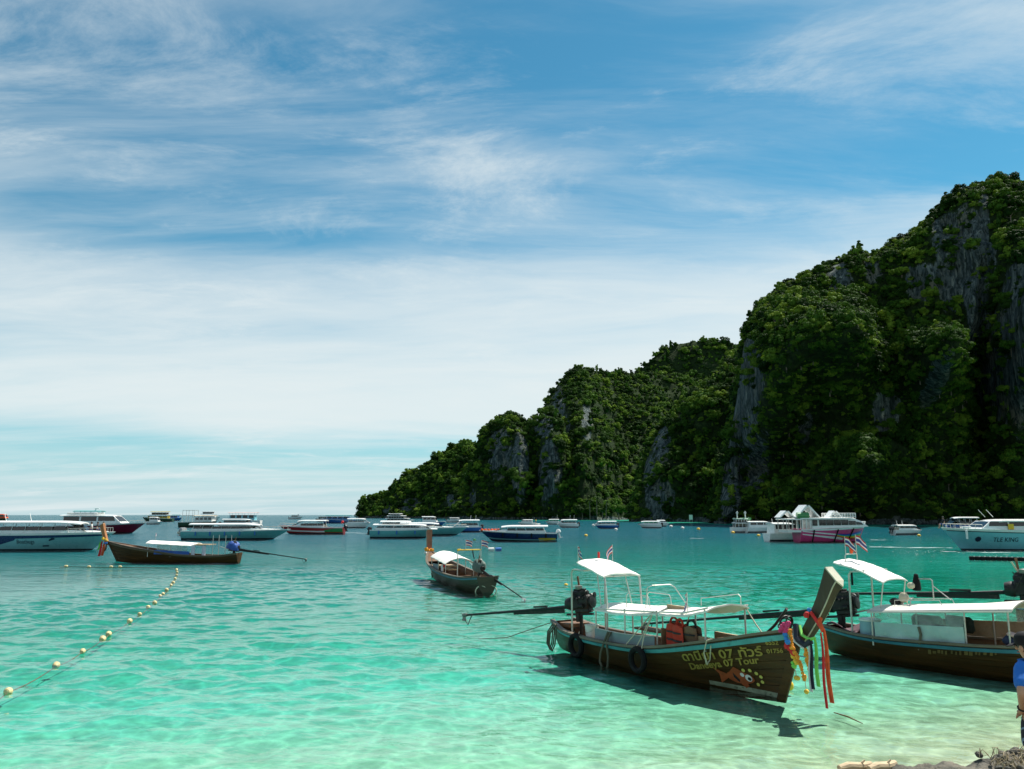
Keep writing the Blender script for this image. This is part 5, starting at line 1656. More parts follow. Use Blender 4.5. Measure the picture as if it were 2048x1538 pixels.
def place(bow_px, stern_px, py, yaw=0.0):
    """stern position, heading and length of a boat seen side on; py is its waterline"""
    a, b = sea(bow_px, py), sea(stern_px, py)
    L = (a - b).length
    d = (a - b).normalized()
    return b, math.atan2(d.y, d.x) + yaw, L


def motor_boat(name, label, cat, bow_px, stern_px, py, hb, hs, roof, hull_mat, B=None, roof_x=(0.12, 0.62), style='open', panes=4, outboards=2, bottom=BOTTOM, cowl=COWL, rail=True, group=None, yaw=0.0, cap=WHITE, fenders=0, fend_mat=FEND_B, antenna=0, tier=0.0, L=None, roof_mat=WHITE, wl=0.16, seats=True, loc=None, rz=None):
    """hb, hs, roof: heights in photo pixels of bow, stern gunwale and roof above the waterline"""
    p0, r0, L0 = place(bow_px, stern_px, py, yaw)
    k = p0.y / FPX / CP
    if L:
        mid_ = (sea(bow_px, py) + sea(stern_px, py)) / 2
        L0 = L
        d = Vector((math.cos(r0), math.sin(r0), 0))
        p0 = mid_ - d * L0 / 2
    hb, hs, roof = hb * k, hs * k, roof * k
    B = B or min(3.8, 0.30 * L0)
    root = thing(name, label, cat, (p0.x, p0.y, 0), r0, group)
    H = mhull(L0, B, hb, hs)
    hull_body(root, H, hull_mat, bottom, cap, wl=wl)
    x0, x1 = roof_x[0] * L0, roof_x[1] * L0
    w_ = 0.43 * B
    zr = roof
    dk = hs
    if style == 'open':
        nposts = panes + 1
        for side in (-1, 1):
            for i in range(nposts):
                x = lerp(x0 + 0.1, x1 - 0.5, i / (nposts - 1))
                MB().tube([(x, side * w_ * 0.96, H.z1(x / L0) - 0.05), (x + 0.25, side * w_ * 0.9, zr - 0.05)], 0.035, 6).build('roof_post', WHITE, root)
            mb = MB(); mb.box(((x0 + x1) / 2, side * w_ * 0.97, dk + 0.16), ((x1 - x0), 0.06, 0.34)); mb.build('side_coaming', cap, root)
            for i in range(panes):
                xa = lerp(x0 + 0.2, x1 - 0.3, (i + 0.06) / panes); xb = lerp(x0 + 0.2, x1 - 0.3, (i + 0.94) / panes)
                za, zb = dk + 0.34, dk + 0.34 + 0.42 * (zr - dk - 0.34)
                mesh_obj('side_window', [(xa, side * w_ * 0.975, za), (xb, side * w_ * 0.975, za), (xb + 0.1, side * w_ * 0.945, zb), (xa + 0.1, side * w_ * 0.945, zb),
                                         (xa, side * w_ * 0.965, za), (xb, side * w_ * 0.965, za), (xb + 0.1, side * w_ * 0.935, zb), (xa + 0.1, side * w_ * 0.935, zb)], [(0, 1, 2, 3), (7, 6, 5, 4), (0, 4, 5, 1), (1, 5, 6, 2), (2, 6, 7, 3), (3, 7, 4, 0)], GLASS, root)
        if seats:
            for i in range(4):
                x = lerp(x0 + 0.6, x1 - 0.9, i / 3)
                MB().box((x, 0, dk + 0.30), (0.42, w_ * 1.6, 0.55), bevel=0.08).build('bench_seat', SEAT, root)
        MB().box(((x0 + x1) / 2, 0, dk + 0.06), ((x1 - x0), w_ * 1.7, 0.05)).build('cockpit_floor', SHADE, root)
        # windscreen
        mesh_obj('windscreen', [(x1 + 1.7, -w_ * 0.60, H.z1(x1 / L0) + 0.06), (x1 + 1.7, w_ * 0.60, H.z1(x1 / L0) + 0.06), (x1 - 0.25, w_ * 0.78, zr - 0.12), (x1 - 0.25, -w_ * 0.78, zr - 0.12),
                                (x1 + 1.65, -w_ * 0.60, H.z1(x1 / L0) + 0.04), (x1 + 1.65, w_ * 0.60, H.z1(x1 / L0) + 0.04), (x1 - 0.30, w_ * 0.78, zr - 0.14), (x1 - 0.30, -w_ * 0.78, zr - 0.14)],
                 [(0, 1, 2, 3), (7, 6, 5, 4), (0, 4, 5, 1), (1, 5, 6, 2), (2, 6, 7, 3), (3, 7, 4, 0)], GLASS, root)
    else:
        # closed cabin with raked front, panes set into its sides
        prof = [(x0, dk - 0.05), (x1 + 0.16 * (x1 - x0), H.z1(min(1, (x1 + 0.14 * (x1 - x0)) / L0)) - 0.05), (x1 - 0.02 * (x1 - x0), zr - 0.08), (x0 + 0.03 * (x1 - x0), zr - 0.08)]
        rings = [[Vector((x, y * w_ * (1.0 if z < zr - 0.2 else 0.9), z)) for x, z in prof] for y in (-1, 1)]
        MB().rings(rings).build('cabin', cap, root)
        for side in (-1, 1):
            for i in range(panes):
                xa = lerp(x0 + 0.25, x1 + 0.02 * (x1 - x0), (i + 0.05) / panes); xb = lerp(x0 + 0.25, x1 + 0.02 * (x1 - x0), (i + 0.95) / panes)
                za, zb = lerp(dk, zr, 0.42), lerp(dk, zr, 0.86)
                f = lambda z: side * w_ * lerp(1.0, 0.9, (z - dk) / (zr - dk)) + side * 0.02
                sl_ = 0.35 * (zb - za) if i == panes - 1 else 0.0
                pts = [(xa, f(za), za), (xb + sl_, f(za), za), (xb, f(zb), zb), (xa, f(zb), zb)]
                pts += [(p_[0], p_[1] - side * 0.06, p_[2]) for p_ in pts]
                mesh_obj('side_window', pts, [(0, 1, 2, 3), (7, 6, 5, 4), (0, 4, 5, 1), (1, 5, 6, 2), (2, 6, 7, 3), (3, 7, 4, 0)], GLASS, root)
        a, b = Vector((prof[1][0], 0, prof[1][1])), Vector((prof[2][0], 0, prof[2][1]))
        q0, q1 = a.lerp(b, 0.25), a.lerp(b, 0.9)
        nn = Vector((b.z - a.z, 0, a.x - b.x)).normalized() * 0.03
        pts = [q0 + nn + Vector((0, -w_ * 0.85, 0)), q0 + nn + Vector((0, w_ * 0.85, 0)), q1 + nn + Vector((0, w_ * 0.78, 0)), q1 + nn + Vector((0, -w_ * 0.78, 0))]
        pts += [p_ - nn * 2 for p_ in pts]
        mesh_obj('windscreen', pts, [(0, 1, 2, 3), (7, 6, 5, 4), (0, 4, 5, 1), (1, 5, 6, 2), (2, 6, 7, 3), (3, 7, 4, 0)], GLASS, root)
    # sloping foredeck coaming in front of the screen
    if style == 'open':
        zf = H.z1(min(1, x1 / L0))
        MB().rings([[Vector((x1 - 0.3, -w_ * 0.97, zf - 0.1)), Vector((x1 - 0.3, w_ * 0.97, zf - 0.1)), Vector((x1 - 0.3, w_ * 0.85, zf + 0.30)), Vector((x1 - 0.3, -w_ * 0.85, zf + 0.30))],
                    [Vector((x1 + 0.24 * L0, -w_ * 0.3, zf - 0.05)), Vector((x1 + 0.24 * L0, w_ * 0.3, zf - 0.05)), Vector((x1 + 0.24 * L0, w_ * 0.2, zf + 0.10)), Vector((x1 + 0.24 * L0, -w_ * 0.2, zf + 0.10))]]).build('foredeck_hump', cap, root, smooth=True)
    cabin_roof(root, x0 - 0.05 * (x1 - x0), x1 + (0.10 * (x1 - x0) if style == 'open' else 0.0), w_ * 1.08, zr, roof_mat, nose=1.6)
    if tier:
        cabin_roof(root, lerp(x0, x1, 0.1), lerp(x0, x1, 0.75), w_ * 0.8, zr + tier * k, roof_mat, 0.10, name='upper_roof')
        for side in (-1, 1):
            for u in (0.15, 0.4, 0.68):
                MB().tube([(lerp(x0, x1, u), side * w_ * 0.7, zr), (lerp(x0, x1, u), side * w_ * 0.7, zr + tier * k)], 0.03, 5).build('upper_post', WHITE, root)
    for i in range(outboards):
        y = (i - (outboards - 1) / 2) * min(0.62, B * 0.8 / max(1, outboards))
        outboard(root, -0.12, y, hs * 0.72, cowl, 1.15)
    if rail:
        rail_loop(root, H, 0.70, 0.97, 0.45)
    for i in range(fenders):
        s = lerp(0.15, 0.72, i / max(1, fenders - 1))
        for side in (-1, 1):
            p = H.pt(s, 0.25, side, 0.14)
            MB().lathe(p, [(0.02, -0.34), (0.10, -0.28), (0.12, 0), (0.10, 0.28), (0.02, 0.34)], 8).build('fender', fend_mat, root, smooth=True)
    for i in range(antenna):
        MB().tube([(lerp(x0, x1, 0.15 + 0.3 * i), 0.2, zr), (lerp(x0, x1, 0.12 + 0.3 * i), 0.2, zr + (16 if L0 > 11 else 9) * k)], 0.03, 5).build('antenna', WHITE, root)
    return root, H, k


GR_SP = 'motor boats at anchor in the bay'
# large pale speedboat at the left edge
r, H, k = motor_boat('speedboat', 'large pale teal speedboat with navy sweep, cut off at the left edge', 'speedboat', 228, -36, 1099, 34, 31, 53, TEALH, B=3.8, roof_x=(0.06, 0.70), panes=6, outboards=3, antenna=2, group=GR_SP, wl=0.10)
for sd in (-1, 1):
    mb = MB(); H.patch(mb, 0.0, 0.98, lambda s: 0.115, lambda s: 0.30 - 0.10 * s, sd, 0.012, 24, 2); mb.build('navy_stripe', NAVY, r, smooth=True)
    mb = MB(); H.patch(mb, 0.0, 0.34, lambda s: 0.19, lambda s: 0.80 - 2.0 * max(0, s - 0.10) if s < 0.34 else 0.2, sd, 0.014, 24, 6); mb.build('navy_sweep', NAVY, r, smooth=True)
hull_text(H, 'Boathugs', 4.8, 0.72, 0.62, -1, r, LET_D, 0.0, 0.0, width=1.95, off=0.03)
mb = MB(); H.patch(mb, *[q_ / 14.9 for q_ in (8.55, 9.25)], 0.60, 0.66, -1, 0.03, 6, 1); mb.build('worn_mark', LET_D, r)
bq = [(0, 0), (0.34, 0.10), (0.36, 0.24), (0.10, 0.26), (-0.12, 0.10), (-0.20, -0.02), (-0.1, -0.05)]
vs2 = []
for (u, v) in bq:
    s, t_ = H.st(8.5 + u * 1.2, 1.05 + v * 1.1)
    vs2.append(H.pt(s, t_, -1, 0.03))
mesh_obj('emblem', vs2, [(0, i, i + 1) for i in range(1, len(vs2) - 1)], LET_D, r)
# maroon yacht behind it
r, H, k = motor_boat('motor_yacht', 'maroon motor yacht with white cabin and teal sun top behind the left speedboat', 'yacht', 292, 120, 1066, 21, 15, 34, MAROON, B=4.6, roof_x=(0.06, 0.66), style='cabin', panes=3, outboards=0, group=GR_SP)
cabin_roof(r, 0.18 * 17, 0.52 * 17, 1.5, 42 * k, TEALT, 0.08, name='sun_top')
for x in (3.4, 5.6, 8.2):
    for y in (-1.2, 1.2):
        MB().tube([(x, y, 36 * k), (x, y, 42.5 * k)], 0.05, 5).build('sun_top_post', WHITE, r)
MB().box((5.2, 0, 37.5 * k), (6.5, 3.2, 0.35), bevel=0.1).build('flybridge', OFFW, r)
MB().tube([(7.0, 0, 42 * k), (7.4, 0, 47 * k)], 0.09, 6).build('radar_mast', WHITE, r)
MB().box((7.5, 0, 47 * k), (0.9, 0.3, 0.2), bevel=0.06).build('radar', WHITE, r)
# dark workboat bow at the left edge
r, H, k = motor_boat('work_boat', 'dark work boat with an orange deckhouse at the far left edge', 'boat', 16, -30, 1043, 7, 6, 14, GRNH, roof_x=(0.3, 0.85), style='cabin', panes=2, outboards=0, rail=False, group=GR_SP, cap=ORANGE, roof_mat=ORANGE)
# pale cyan speedboat
r, H, k = motor_boat('speedboat', 'long sea-green speedboat with white roof, above the left long-tail boat', 'speedboat', 581, 368, 1078, 19, 16, 29, SEAG, B=3.7, roof_x=(0.10, 0.66), panes=6, outboards=3, group=GR_SP, fenders=5, tier=0)
MB().box((-0.5, 0, 1.0), (0.8, 1.6, 0.5), bevel=0.15).build('motor_cover', SEAT, r)
# red and green speedboat (bow to the left)
r, H, k = motor_boat('speedboat', 'red speedboat with green stern stripes and white roof, bow to the left', 'speedboat', 556, 688, 1067, 16, 12, 25, REDH, B=3.4, roof_x=(0.28, 0.66), panes=4, outboards=2, cowl=COWL_B, group=GR_SP)
for sd in (-1, 1):
    mb = MB(); H.patch(mb, 0.0, 0.30, lambda s: 0.12 + 1.2 * max(0, s - 0.1), lambda s: 0.6, sd, 0.015, 14, 4); mb.build('green_stripe', GREENH, r, smooth=True)
    mb = MB(); H.patch(mb, 0.3, 0.98, lambda s: 0.46, lambda s: 0.62, sd, 0.012, 14, 2); mb.build('white_stripe', WHITE, r, smooth=True)
MB().ball((0.3, 0.4, 22 * k), 0.32, 10, 6).build('red_float', RED_R, r, smooth=True)
# two more sea-green speedboats, one behind the other
r, H, k = motor_boat('speedboat', 'nearer of two sea-green speedboats in the middle, with a tiered white roof', 'speedboat', 872, 742, 1075, 17, 15, 25, SEAG, B=3.6, roof_x=(0.08, 0.78), panes=5, outboards=2, cowl=COWL_B, group=GR_SP, fenders=3, tier=6)
motor_boat('speedboat', 'farther of two sea-green speedboats in the middle, only its bow showing', 'speedboat', 937, 790, 1070, 16, 14, 23, SEAG, B=3.6, roof_x=(0.10, 0.55), panes=4, outboards=2, group=GR_SP)
# navy speedboat (bow to the left)
r, H, k = motor_boat('speedboat', 'navy blue speedboat with white roof and orange life jackets on its bow', 'speedboat', 958, 1113, 1081, 20, 15, 28, NAVY, B=3.7, roof_x=(0.14, 0.66), panes=4, outboards=2, cowl=WHITE, group=GR_SP, fenders=4, fend_mat=RUBBER, rail=False)
for sd in (-1, 1):
    mb = MB(); H.patch(mb, 0.02, 0.26, lambda s: 0.5, lambda s: 0.66 + 0.4 * s, sd, 0.015, 10, 2); mb.build('yellow_flash', YELH, r, smooth=True)
    mb = MB(); H.patch(mb, 0.0, 1.0, lambda s: 0.63, lambda s: 0.72, sd, 0.012, 24, 2); mb.build('pale_waterline', TEALH, r, smooth=True)
ljp = thing('life_jacket_pile', 'row of orange life jackets drying on the bow of the navy speedboat', 'life jackets', (0, 0, 0))
ljp.location = r.matrix_basis @ Vector((10.1, 0.0, 18.5 * k)); ljp.rotation_euler = (0, 0, r.rotation_euler.z)
for i in range(6):
    MB().box((-0.45 + 0.5 * i - 0.9, 0.3 * (i % 2), 0.12), (0.46, 0.4, 0.36), (0.2, 0.3 * (i % 3 - 1), 0.5 * i), bevel=0.1).build('life_jacket', ORANGE, ljp, smooth=True)
# speedboat on the right, bow to the left
r, H, k = motor_boat('speedboat', 'sky blue speedboat with dark serif lettering at the right edge', 'speedboat', 1886, 2104, 1099, 42, 37, 56, CYANH, B=3.9, roof_x=(0.08, 0.62), style='cabin', panes=3, outboards=2, group=GR_SP, wl=0.10)
hull_text(H, 'TLE KING', 12.0 - 5.15 + 0.5, 0.92, 0.66, 1, r, LET_D, 0.0, 0.004, width=2.6, off=0.03)
zz = 1.18
s, t_ = H.st(8.8, zz)
mesh_obj('round_emblem', [H.pt(s, t_, 1, 0.03)] + [H.pt(*H.st(8.8 + 0.26 * math.cos(a) * (1 + 0.18 * (i % 2)), zz + 0.26 * math.sin(a) * (1 + 0.18 * (i % 2))), 1, 0.03) for i, a in enumerate(np.linspace(0, 2 * math.pi, 21)[:-1])],
         [(0, i, i + 1) for i in range(1, 20)] + [(0, 20, 1)], LET_D, r)
for sd in (-1, 1):
    mb = MB(); H.patch(mb, 0.0, 0.98, lambda s: 0.105, lambda s: 0.135, sd, 0.034, 24, 1); mb.build('pinstripe', LET_D, r, smooth=True)
MB().box((5.4, 1.75, 42 * k + 0.1), (0.62, 0.10, 0.62), bevel=0.03).build('yellow_box', YELLOW_P, r)
MB().lathe((10.2, 1.5, 1.7), [(0.02, -0.55), (0.11, -0.5), (0.12, 0.4), (0.02, 0.5)], 8).build('white_fender', WHITE, r, smooth=True)
MB().box((9.9, 0.9, 2.45), (0.9, 0.7, 0.25), bevel=0.08).build('white_cushion', WHITE, r, smooth=True)
flag(r, (2.6, 1.7, 1.9), 1.75, 0.9, -2.0, 0.9)
for x in (7.6, 6.7):
    MB().tube([(x - 0.3, 0.3, 62 * k), (x + 0.4, 0.3, 76 * k)], 0.03, 5).build('antenna', WHITE, r)
motor_boat('tour_boat', 'blue and white boat with small white top, behind the sky blue speedboat', 'boat', 1890, 1972, 1066, 14, 12, 30, BLUEH, B=3.6, roof_x=(0.25, 0.75), panes=3, outboards=0, cap=BLUEH, rail=False, group=GR_SP)
# small speedboats, all told apart by where they lie
far = [
    ('speedboat', 'small white speedboat in front of the yellow tour boat', 325, 294, 1048, 5, 5, 13, WHITE, (0.2, 0.7), 'cabin', 0),
    ('speedboat', 'tiny white speedboat alone near the horizon, left of the headland', 606, 577, 1038, 5, 4, 10, WHITE, (0.2, 0.65), 'open', 0),
    ('speedboat', 'small white speedboat just left of the headland, seen from behind', 740, 692, 1055, 9, 9, 17, WHITE, (0.1, 0.75), 'open', 0),
    ('speedboat', 'blue hulled boat with white top behind the sea-green pair', 892, 838, 1051, 8, 7, 17, BLUEH, (0.15, 0.6), 'cabin', 0),
    ('speedboat', 'low white boat close under the headland trees', 927, 894, 1044, 4, 4, 8, WHITE, (0.2, 0.7), 'open', 0),
    ('speedboat', 'small white and blue speedboat with two aerials, left of the navy speedboat', 913, 952, 1063, 9, 9, 22, BLUEH, (0.1, 0.7), 'open', 2),
    ('speedboat', 'little white yacht seen above the navy speedboat roof', 1042, 1066, 1050, 5, 5, 10, WHITE, (0.2, 0.75), 'cabin', 0),
    ('speedboat', 'tiny white launch near the beach right of the navy speedboat', 1100, 1114, 1048, 4, 4, 9, WHITE, (0.2, 0.75), 'open', 1),
    ('speedboat', 'white speedboat moored first along the cliff foot', 1120, 1150, 1054, 6, 6, 14, WHITE, (0.1, 0.75), 'open', 2),
    ('speedboat', 'white speedboat with blue sides moored alone off the cliff foot', 1198, 1226, 1056, 6, 6, 13, BLUEH, (0.1, 0.8), 'open', 2),
    ('speedboat', 'left one of a pair of white speedboats off the cliff', 1286, 1313, 1055, 6, 6, 12, WHITE, (0.1, 0.8), 'open', 0),
    ('speedboat', 'right one of a pair of white speedboats off the cliff', 1338, 1309, 1052, 6, 6, 11, WHITE, (0.2, 0.75), 'cabin', 0),
    ('speedboat', 'white launch with round top beside the two-mast tour boat', 1536, 1503, 1064, 9, 9, 20, WHITE, (0.05, 0.8), 'cabin', 1),
    ('speedboat', 'tiny white boat left of the pink ferry near the cliff', 1551, 1566, 1054, 4, 4, 8, WHITE, (0.2, 0.7), 'open', 0),
    ('speedboat', 'white speedboat with dark motors tied beside the pink ferry', 1604, 1546, 1081, 17, 14, 33, WHITE, (0.10, 0.62), 'cabin', 1),
    ('speedboat', 'small white speedboat alone on the dark water right of the pink ferry', 1832, 1799, 1068, 8, 8, 17, WHITE, (0.1, 0.7), 'open', 2),
    ('speedboat', 'white speedboat roof showing behind the long sea-green speedboat', 520, 440, 1054, 8, 7, 15, WHITE, (0.1, 0.7), 'open', 0),
]
for (nm, lb, bpx, spx, py, hb, hs, rf, mt, rx, st_, ant) in far:
    big = abs(bpx - spx) * sea(bpx, py).y / FPX
    motor_boat(nm, lb, 'speedboat', bpx, spx, py, hb, hs, rf, mt, roof_x=rx, style=st_, panes=3, outboards=2 if st_ == 'open' else 0, rail=False, group=GR_SP, antenna=0 if ant == 0 else ant, yaw=0.25 if ant else -0.1, B=max(2.4, min(3.6, big * 0.36)), cowl=COWL_B, L=big if big > 5 else 7.0)


def tour_boat(label, bow_px, stern_px, py, hb, hs, decks, hull_mat, house=WHITE, roof_mat=WHITE, masts=0, B=4.4, house_x=(0.15, 0.78), windows=5, cap=WHITE, name='tour_boat', arch=False, yaw=0.0):
    """wooden excursion boat: decks = heights of the roofs in photo pixels"""
    p0, r0, L = place(bow_px, stern_px, py, yaw)
    k = p0.y / FPX / CP
    root = thing(name, label, 'tour boat', (p0.x, p0.y, 0), r0, 'excursion boats in the bay')
    H = mhull(L, min(B, 0.4 * L), hb * k, hs * k, 0.12)
    hull_body(root, H, hull_mat, BOTTOM, cap)
    zb = hs * k
    w_ = 0.42 * min(B, 0.4 * L)
    for d, top in enumerate(decks):
        zt = top * k
        xa, xb = (house_x[0] + 0.05 * d) * L, (house_x[1] - 0.12 * d) * L
        MB().box(((xa + xb) / 2, 0, zb + 0.35 * (zt - zb)), (xb - xa, 2 * w_ * 0.92, 0.66 * (zt - zb))).build('deck_house', house if d == 0 else SHADE, root)
        n = windows
        for side in (-1, 1):
            for i in range(n):
                x = lerp(xa, xb, (i + 0.5) / n)
                MB().box((x, side * w_ * 0.93, zb + 0.50 * (zt - zb)), ((xb - xa) / n * 0.72, 0.05, 0.38 * (zt - zb))).build('window', GLASS, root)
            for i in range(n + 1):
                x = lerp(xa, xb, i / n)
                MB().tube([(x, side * w_ * 1.0, zb), (x, side * w_ * 1.0, zt)], 0.06, 5).build('deck_post', WHITE, root)
            MB().tube([(xa - 0.3, side * w_ * 1.04, zb + 0.9), (xb, side * w_ * 1.04, zb + 0.9)], 0.04, 5).build('hand_rail', house, root)
        cabin_roof(root, xa - 0.06 * L, xb + 0.05 * L, w_ * 1.12, zt, roof_mat if d == len(decks) - 1 else WHITE, 0.16, 0.10, 0.2)
        zb = zt + 0.1
    for i in range(masts):
        x = lerp(0.3, 0.65, i / max(1, masts - 1)) * L
        MB().tube([(x, 0, zb), (x, 0, zb + 13 * k)], 0.12, 6).build('mast', WHITE, root)
        MB().box((x, 0, zb + 10 * k), (0.3, 0.9, 0.3)).build('crosstree', OFFW, root)
    return root, H, k, zb


tour_boat('yellow and green tour boat near the horizon on the left', 284, 346, 1043, 9, 6, (13, 19), GRNH, YELH, YELH, windows=4)
tour_boat('small blue tour boat beside the yellow one near the horizon', 364, 330, 1041, 6, 5, (11,), BLUEH, BLUEH, TEALT, windows=3)
r, H, k, zb = tour_boat('dark hulled white dive boat with tube frame behind the long-tail boat', 434, 360, 1054, 12, 10, (22,), GRNH, WHITE, SEAT, windows=4, house_x=(0.45, 0.9))
mb = MB()
for x in (1.2, 3.2, 5.0):
    mb.tube([(x, -1.5, 10 * k), (x, -1.5, 32 * k), (x, 1.5, 32 * k), (x, 1.5, 10 * k)], 0.07, 5)
for y in (-1.5, 1.5):
    mb.tube([(1.2, y, 32 * k), (5.0, y, 32 * k)], 0.07, 5); mb.tube([(1.2, y, 22 * k), (5.0, y, 22 * k)], 0.07, 5)
mb.build('tube_frame', STEEL, r)
tour_boat('distant white boat with a round radar dome near the horizon', 440, 398, 1040, 6, 5, (12, 17), WHITE, windows=3)
tour_boat('boat with pink and turquoise sun roofs near the horizon', 446, 522, 1047, 7, 6, (21,), WHITE, CYANH, M('pale_pink_roof', (0.70, 0.52, 0.48), 0.6), windows=4, house_x=(0.15, 0.8))
tour_boat('dark blue boat with teal roof left of the headland', 640, 708, 1046, 9, 6, (15,), BLUEH, BLUEH, TEALT, windows=4)
tour_boat('dark green low boat left of the blue one by the headland', 630, 668, 1043, 6, 5, (9,), GRNH, GRNH, SHADE, windows=3)
tour_boat('white ferry with three stacked decks under the headland cliff', 830, 766, 1047, 7, 6, (10, 15, 19), WHITE, SHADE, windows=6, B=7)
r, H, k, zb = tour_boat('white two-mast tour boat with green awning off the cliff', 1508, 1462, 1064, 10, 9, (18, 26), WHITE, SHADE, M('pale_green_roof', (0.45, 0.62, 0.48), 0.6), masts=2, windows=4, B=5)
MB().box((3.9, 1.7, 25 * k), (2.6, 0.1, 0.6)).build('green_banner', GREENH, r)

# pink ferry with the rainbow
p0, r0, L = place(1731, 1594, 1083)
k = p0.y / FPX / CP
fe = thing('ferry', 'white and pink ferry with a rainbow on the bow and a white triangular roof', 'ferry', (p0.x, p0.y, 0), r0, 'excursion boats in the bay')
H = mhull(L, 4.6, 30 * k, 24 * k, 0.10, 0.8)
hull_body(fe, H, PINKH, BOTTOM, WHITE, wl=0.05)
for sd in (-1, 1):
    for (a0, a1, b0, b1) in ((0.10, 0.40, 0.10, 0.50), (0.30, 0.58, 0.42, 0.74)):
        mb = MB(); H.patch(mb, 0.02, 0.66, lambda s, a0=a0, a1=a1: lerp(a0, a1, s / 0.66), lambda s, a0=a0, b0=b0, b1=b1: lerp(a0 + 0.06, b1, s / 0.66), sd, 0.014, 20, 3)
        mb.build('white_sweep', WHITE, fe, smooth=True)
    for i, rm in enumerate(RAINBOW):
        f0 = lambda s, i=i: 0.34 - 0.30 * (s - 0.55) ** 1 * 0.6 + 0.06 * math.sin((s - 0.55) * 9) + (0.02 + 0.075 * (s - 0.52) * 1.6) * i
        f1 = lambda s, i=i: f0(s) + 0.02 + 0.075 * (s - 0.52) * 1.6
        mb = MB(); H.patch(mb, 0.53, 0.97, f0, f1, sd, 0.022, 18, 1); mb.build('rainbow_band', rm, fe, smooth=True)
    for x in (0.18, 0.52, 0.76):
        p = H.pt(x, 0.05, sd, 0.12); q = H.pt(x, 0.8, sd, 0.12)
        MB().tube([p, q], 0.10, 6).build('rubbing_strake', RUBBER, fe)
prof = [(0.16 * L, 24 * k), (0.97 * L, 29 * k), (0.86 * L, 40 * k), (0.74 * L, 45.5 * k), (0.16 * L, 45 * k)]
MB().rings([[Vector((x, y * 2.05 * (1 if z < 40 * k else 0.93), z)) for x, z in prof] for y in (-1, 1)]).build('cabin', WHITE, fe)
cabin_roof(fe, 0.0, 0.80 * L, 2.2, 45.5 * k, WHITE, 0.16, 0.08, 0.5)
for sd in (-1, 1):
    n = 6
    for i in range(n):
        xa, xb = lerp(0.26, 0.90, (i + 0.04) / n) * L, lerp(0.26, 0.90, (i + 0.96) / n) * L
        za, zb = 31 * k + 1.5 * k * i / n, (41.5 - (3.5 * max(0, i - 3) / 2)) * k
        pts = [(xa, sd * 2.07, za), (xb, sd * 2.07, za), (xb - (0.2 if i == n - 1 else 0), sd * 2.06, zb - (1.5 * k if i == n - 1 else 0)), (xa, sd * 2.06, zb)]
        pts += [(a, b - sd * 0.12, c) for a, b, c in pts]
        mesh_obj('window', pts, [(0, 1, 2, 3), (7, 6, 5, 4), (0, 4, 5, 1), (1, 5, 6, 2), (2, 6, 7, 3), (3, 7, 4, 0)], GLASS, fe)
    MB().box((0.20 * L, sd * 2.07, 36 * k), (0.07 * L, 0.08, 11 * k)).build('door', GLASS, fe)
    for x in (0.02, 0.08, 0.14):
        MB().tube([(x * L, sd * 2.0, 22 * k), (x * L, sd * 2.0, 45 * k)], 0.07, 5).build('deck_post', WHITE, fe)
    mb = MB()
    for i in range(10):
        x = lerp(0.46, 0.80, i / 9) * L
        mb.tube([(x, sd * 1.9, 45.5 * k), (x, sd * 1.9, 54 * k)], 0.05, 5)
    for z in (48, 51, 54):
        mb.tube([(0.46 * L, sd * 1.9, z * k), (0.80 * L, sd * 1.9, z * k)], 0.05, 5)
    mb.build('deck_rail', WHITE, fe)
    mb = MB()
    for i in range(5):
        x = lerp(0.88, 0.995, i / 4) * L
        mb.tube([(x, sd * 0.9 * (1.1 - i / 4), 29 * k), (x + 0.2, sd * 0.9 * (1.1 - i / 4), 38 * k)], 0.04, 5)
    mb.tube([(0.88 * L + 0.2, sd * 1.0, 38 * k), (0.995 * L + 0.2, sd * 0.1, 38 * k)], 0.04, 5)
    mb.build('bow_rail', WHITE, fe)
# tall triangular roof, two smaller ones
for (xc, wd, ht, dep_, nm) in ((0.13 * L, 3.1, 24 * k, 1.6, 'triangular_roof'), (-0.16 * L, 1.9, 13 * k, 1.2, 'small_triangular_roof'), (0.55 * L, 1.6, 13 * k, 1.0, 'small_triangular_roof')):
    z = 46 * k
    for sgn in (-1, 1):
        MB().rings([[Vector((xc + sgn * wd / 2, y, z)), Vector((xc + sgn * wd / 2 + 0.22, y, z)), Vector((xc + 0.18, y, z + ht)), Vector((xc - 0.18, y, z + ht))] if sgn > 0 else
                    [Vector((xc - wd / 2 - 0.22, y, z)), Vector((xc - wd / 2, y, z)), Vector((xc + 0.18, y, z + ht)), Vector((xc - 0.18, y, z + ht))] for y in (-dep_, dep_)]).build(nm, WHITE, fe)
cabin_roof(fe, -0.24 * L, 0.02 * L, 2.0, 44 * k, WHITE, 0.14, 0.05, 0.1, name='stern_roof')
MB().box((-0.10 * L, 0, 20 * k), (0.2 * L, 4.0, 0.3)).build('stern_platform', OFFW, fe)
for x in (-0.2, -0.12, -0.04):
    for y in (-1.9, 1.9):
        MB().tube([(x * L, y, 20 * k), (x * L, y, 44 * k)], 0.06, 5).build('stern_post', STEEL, fe)
MB().lathe((0.05 * L, -1.4, 49 * k), [(0.02, -0.9), (0.5, -0.8), (0.55, 0.8), (0.02, 0.9)], 12, 'X').build('green_slide', GREENH, fe, smooth=True)

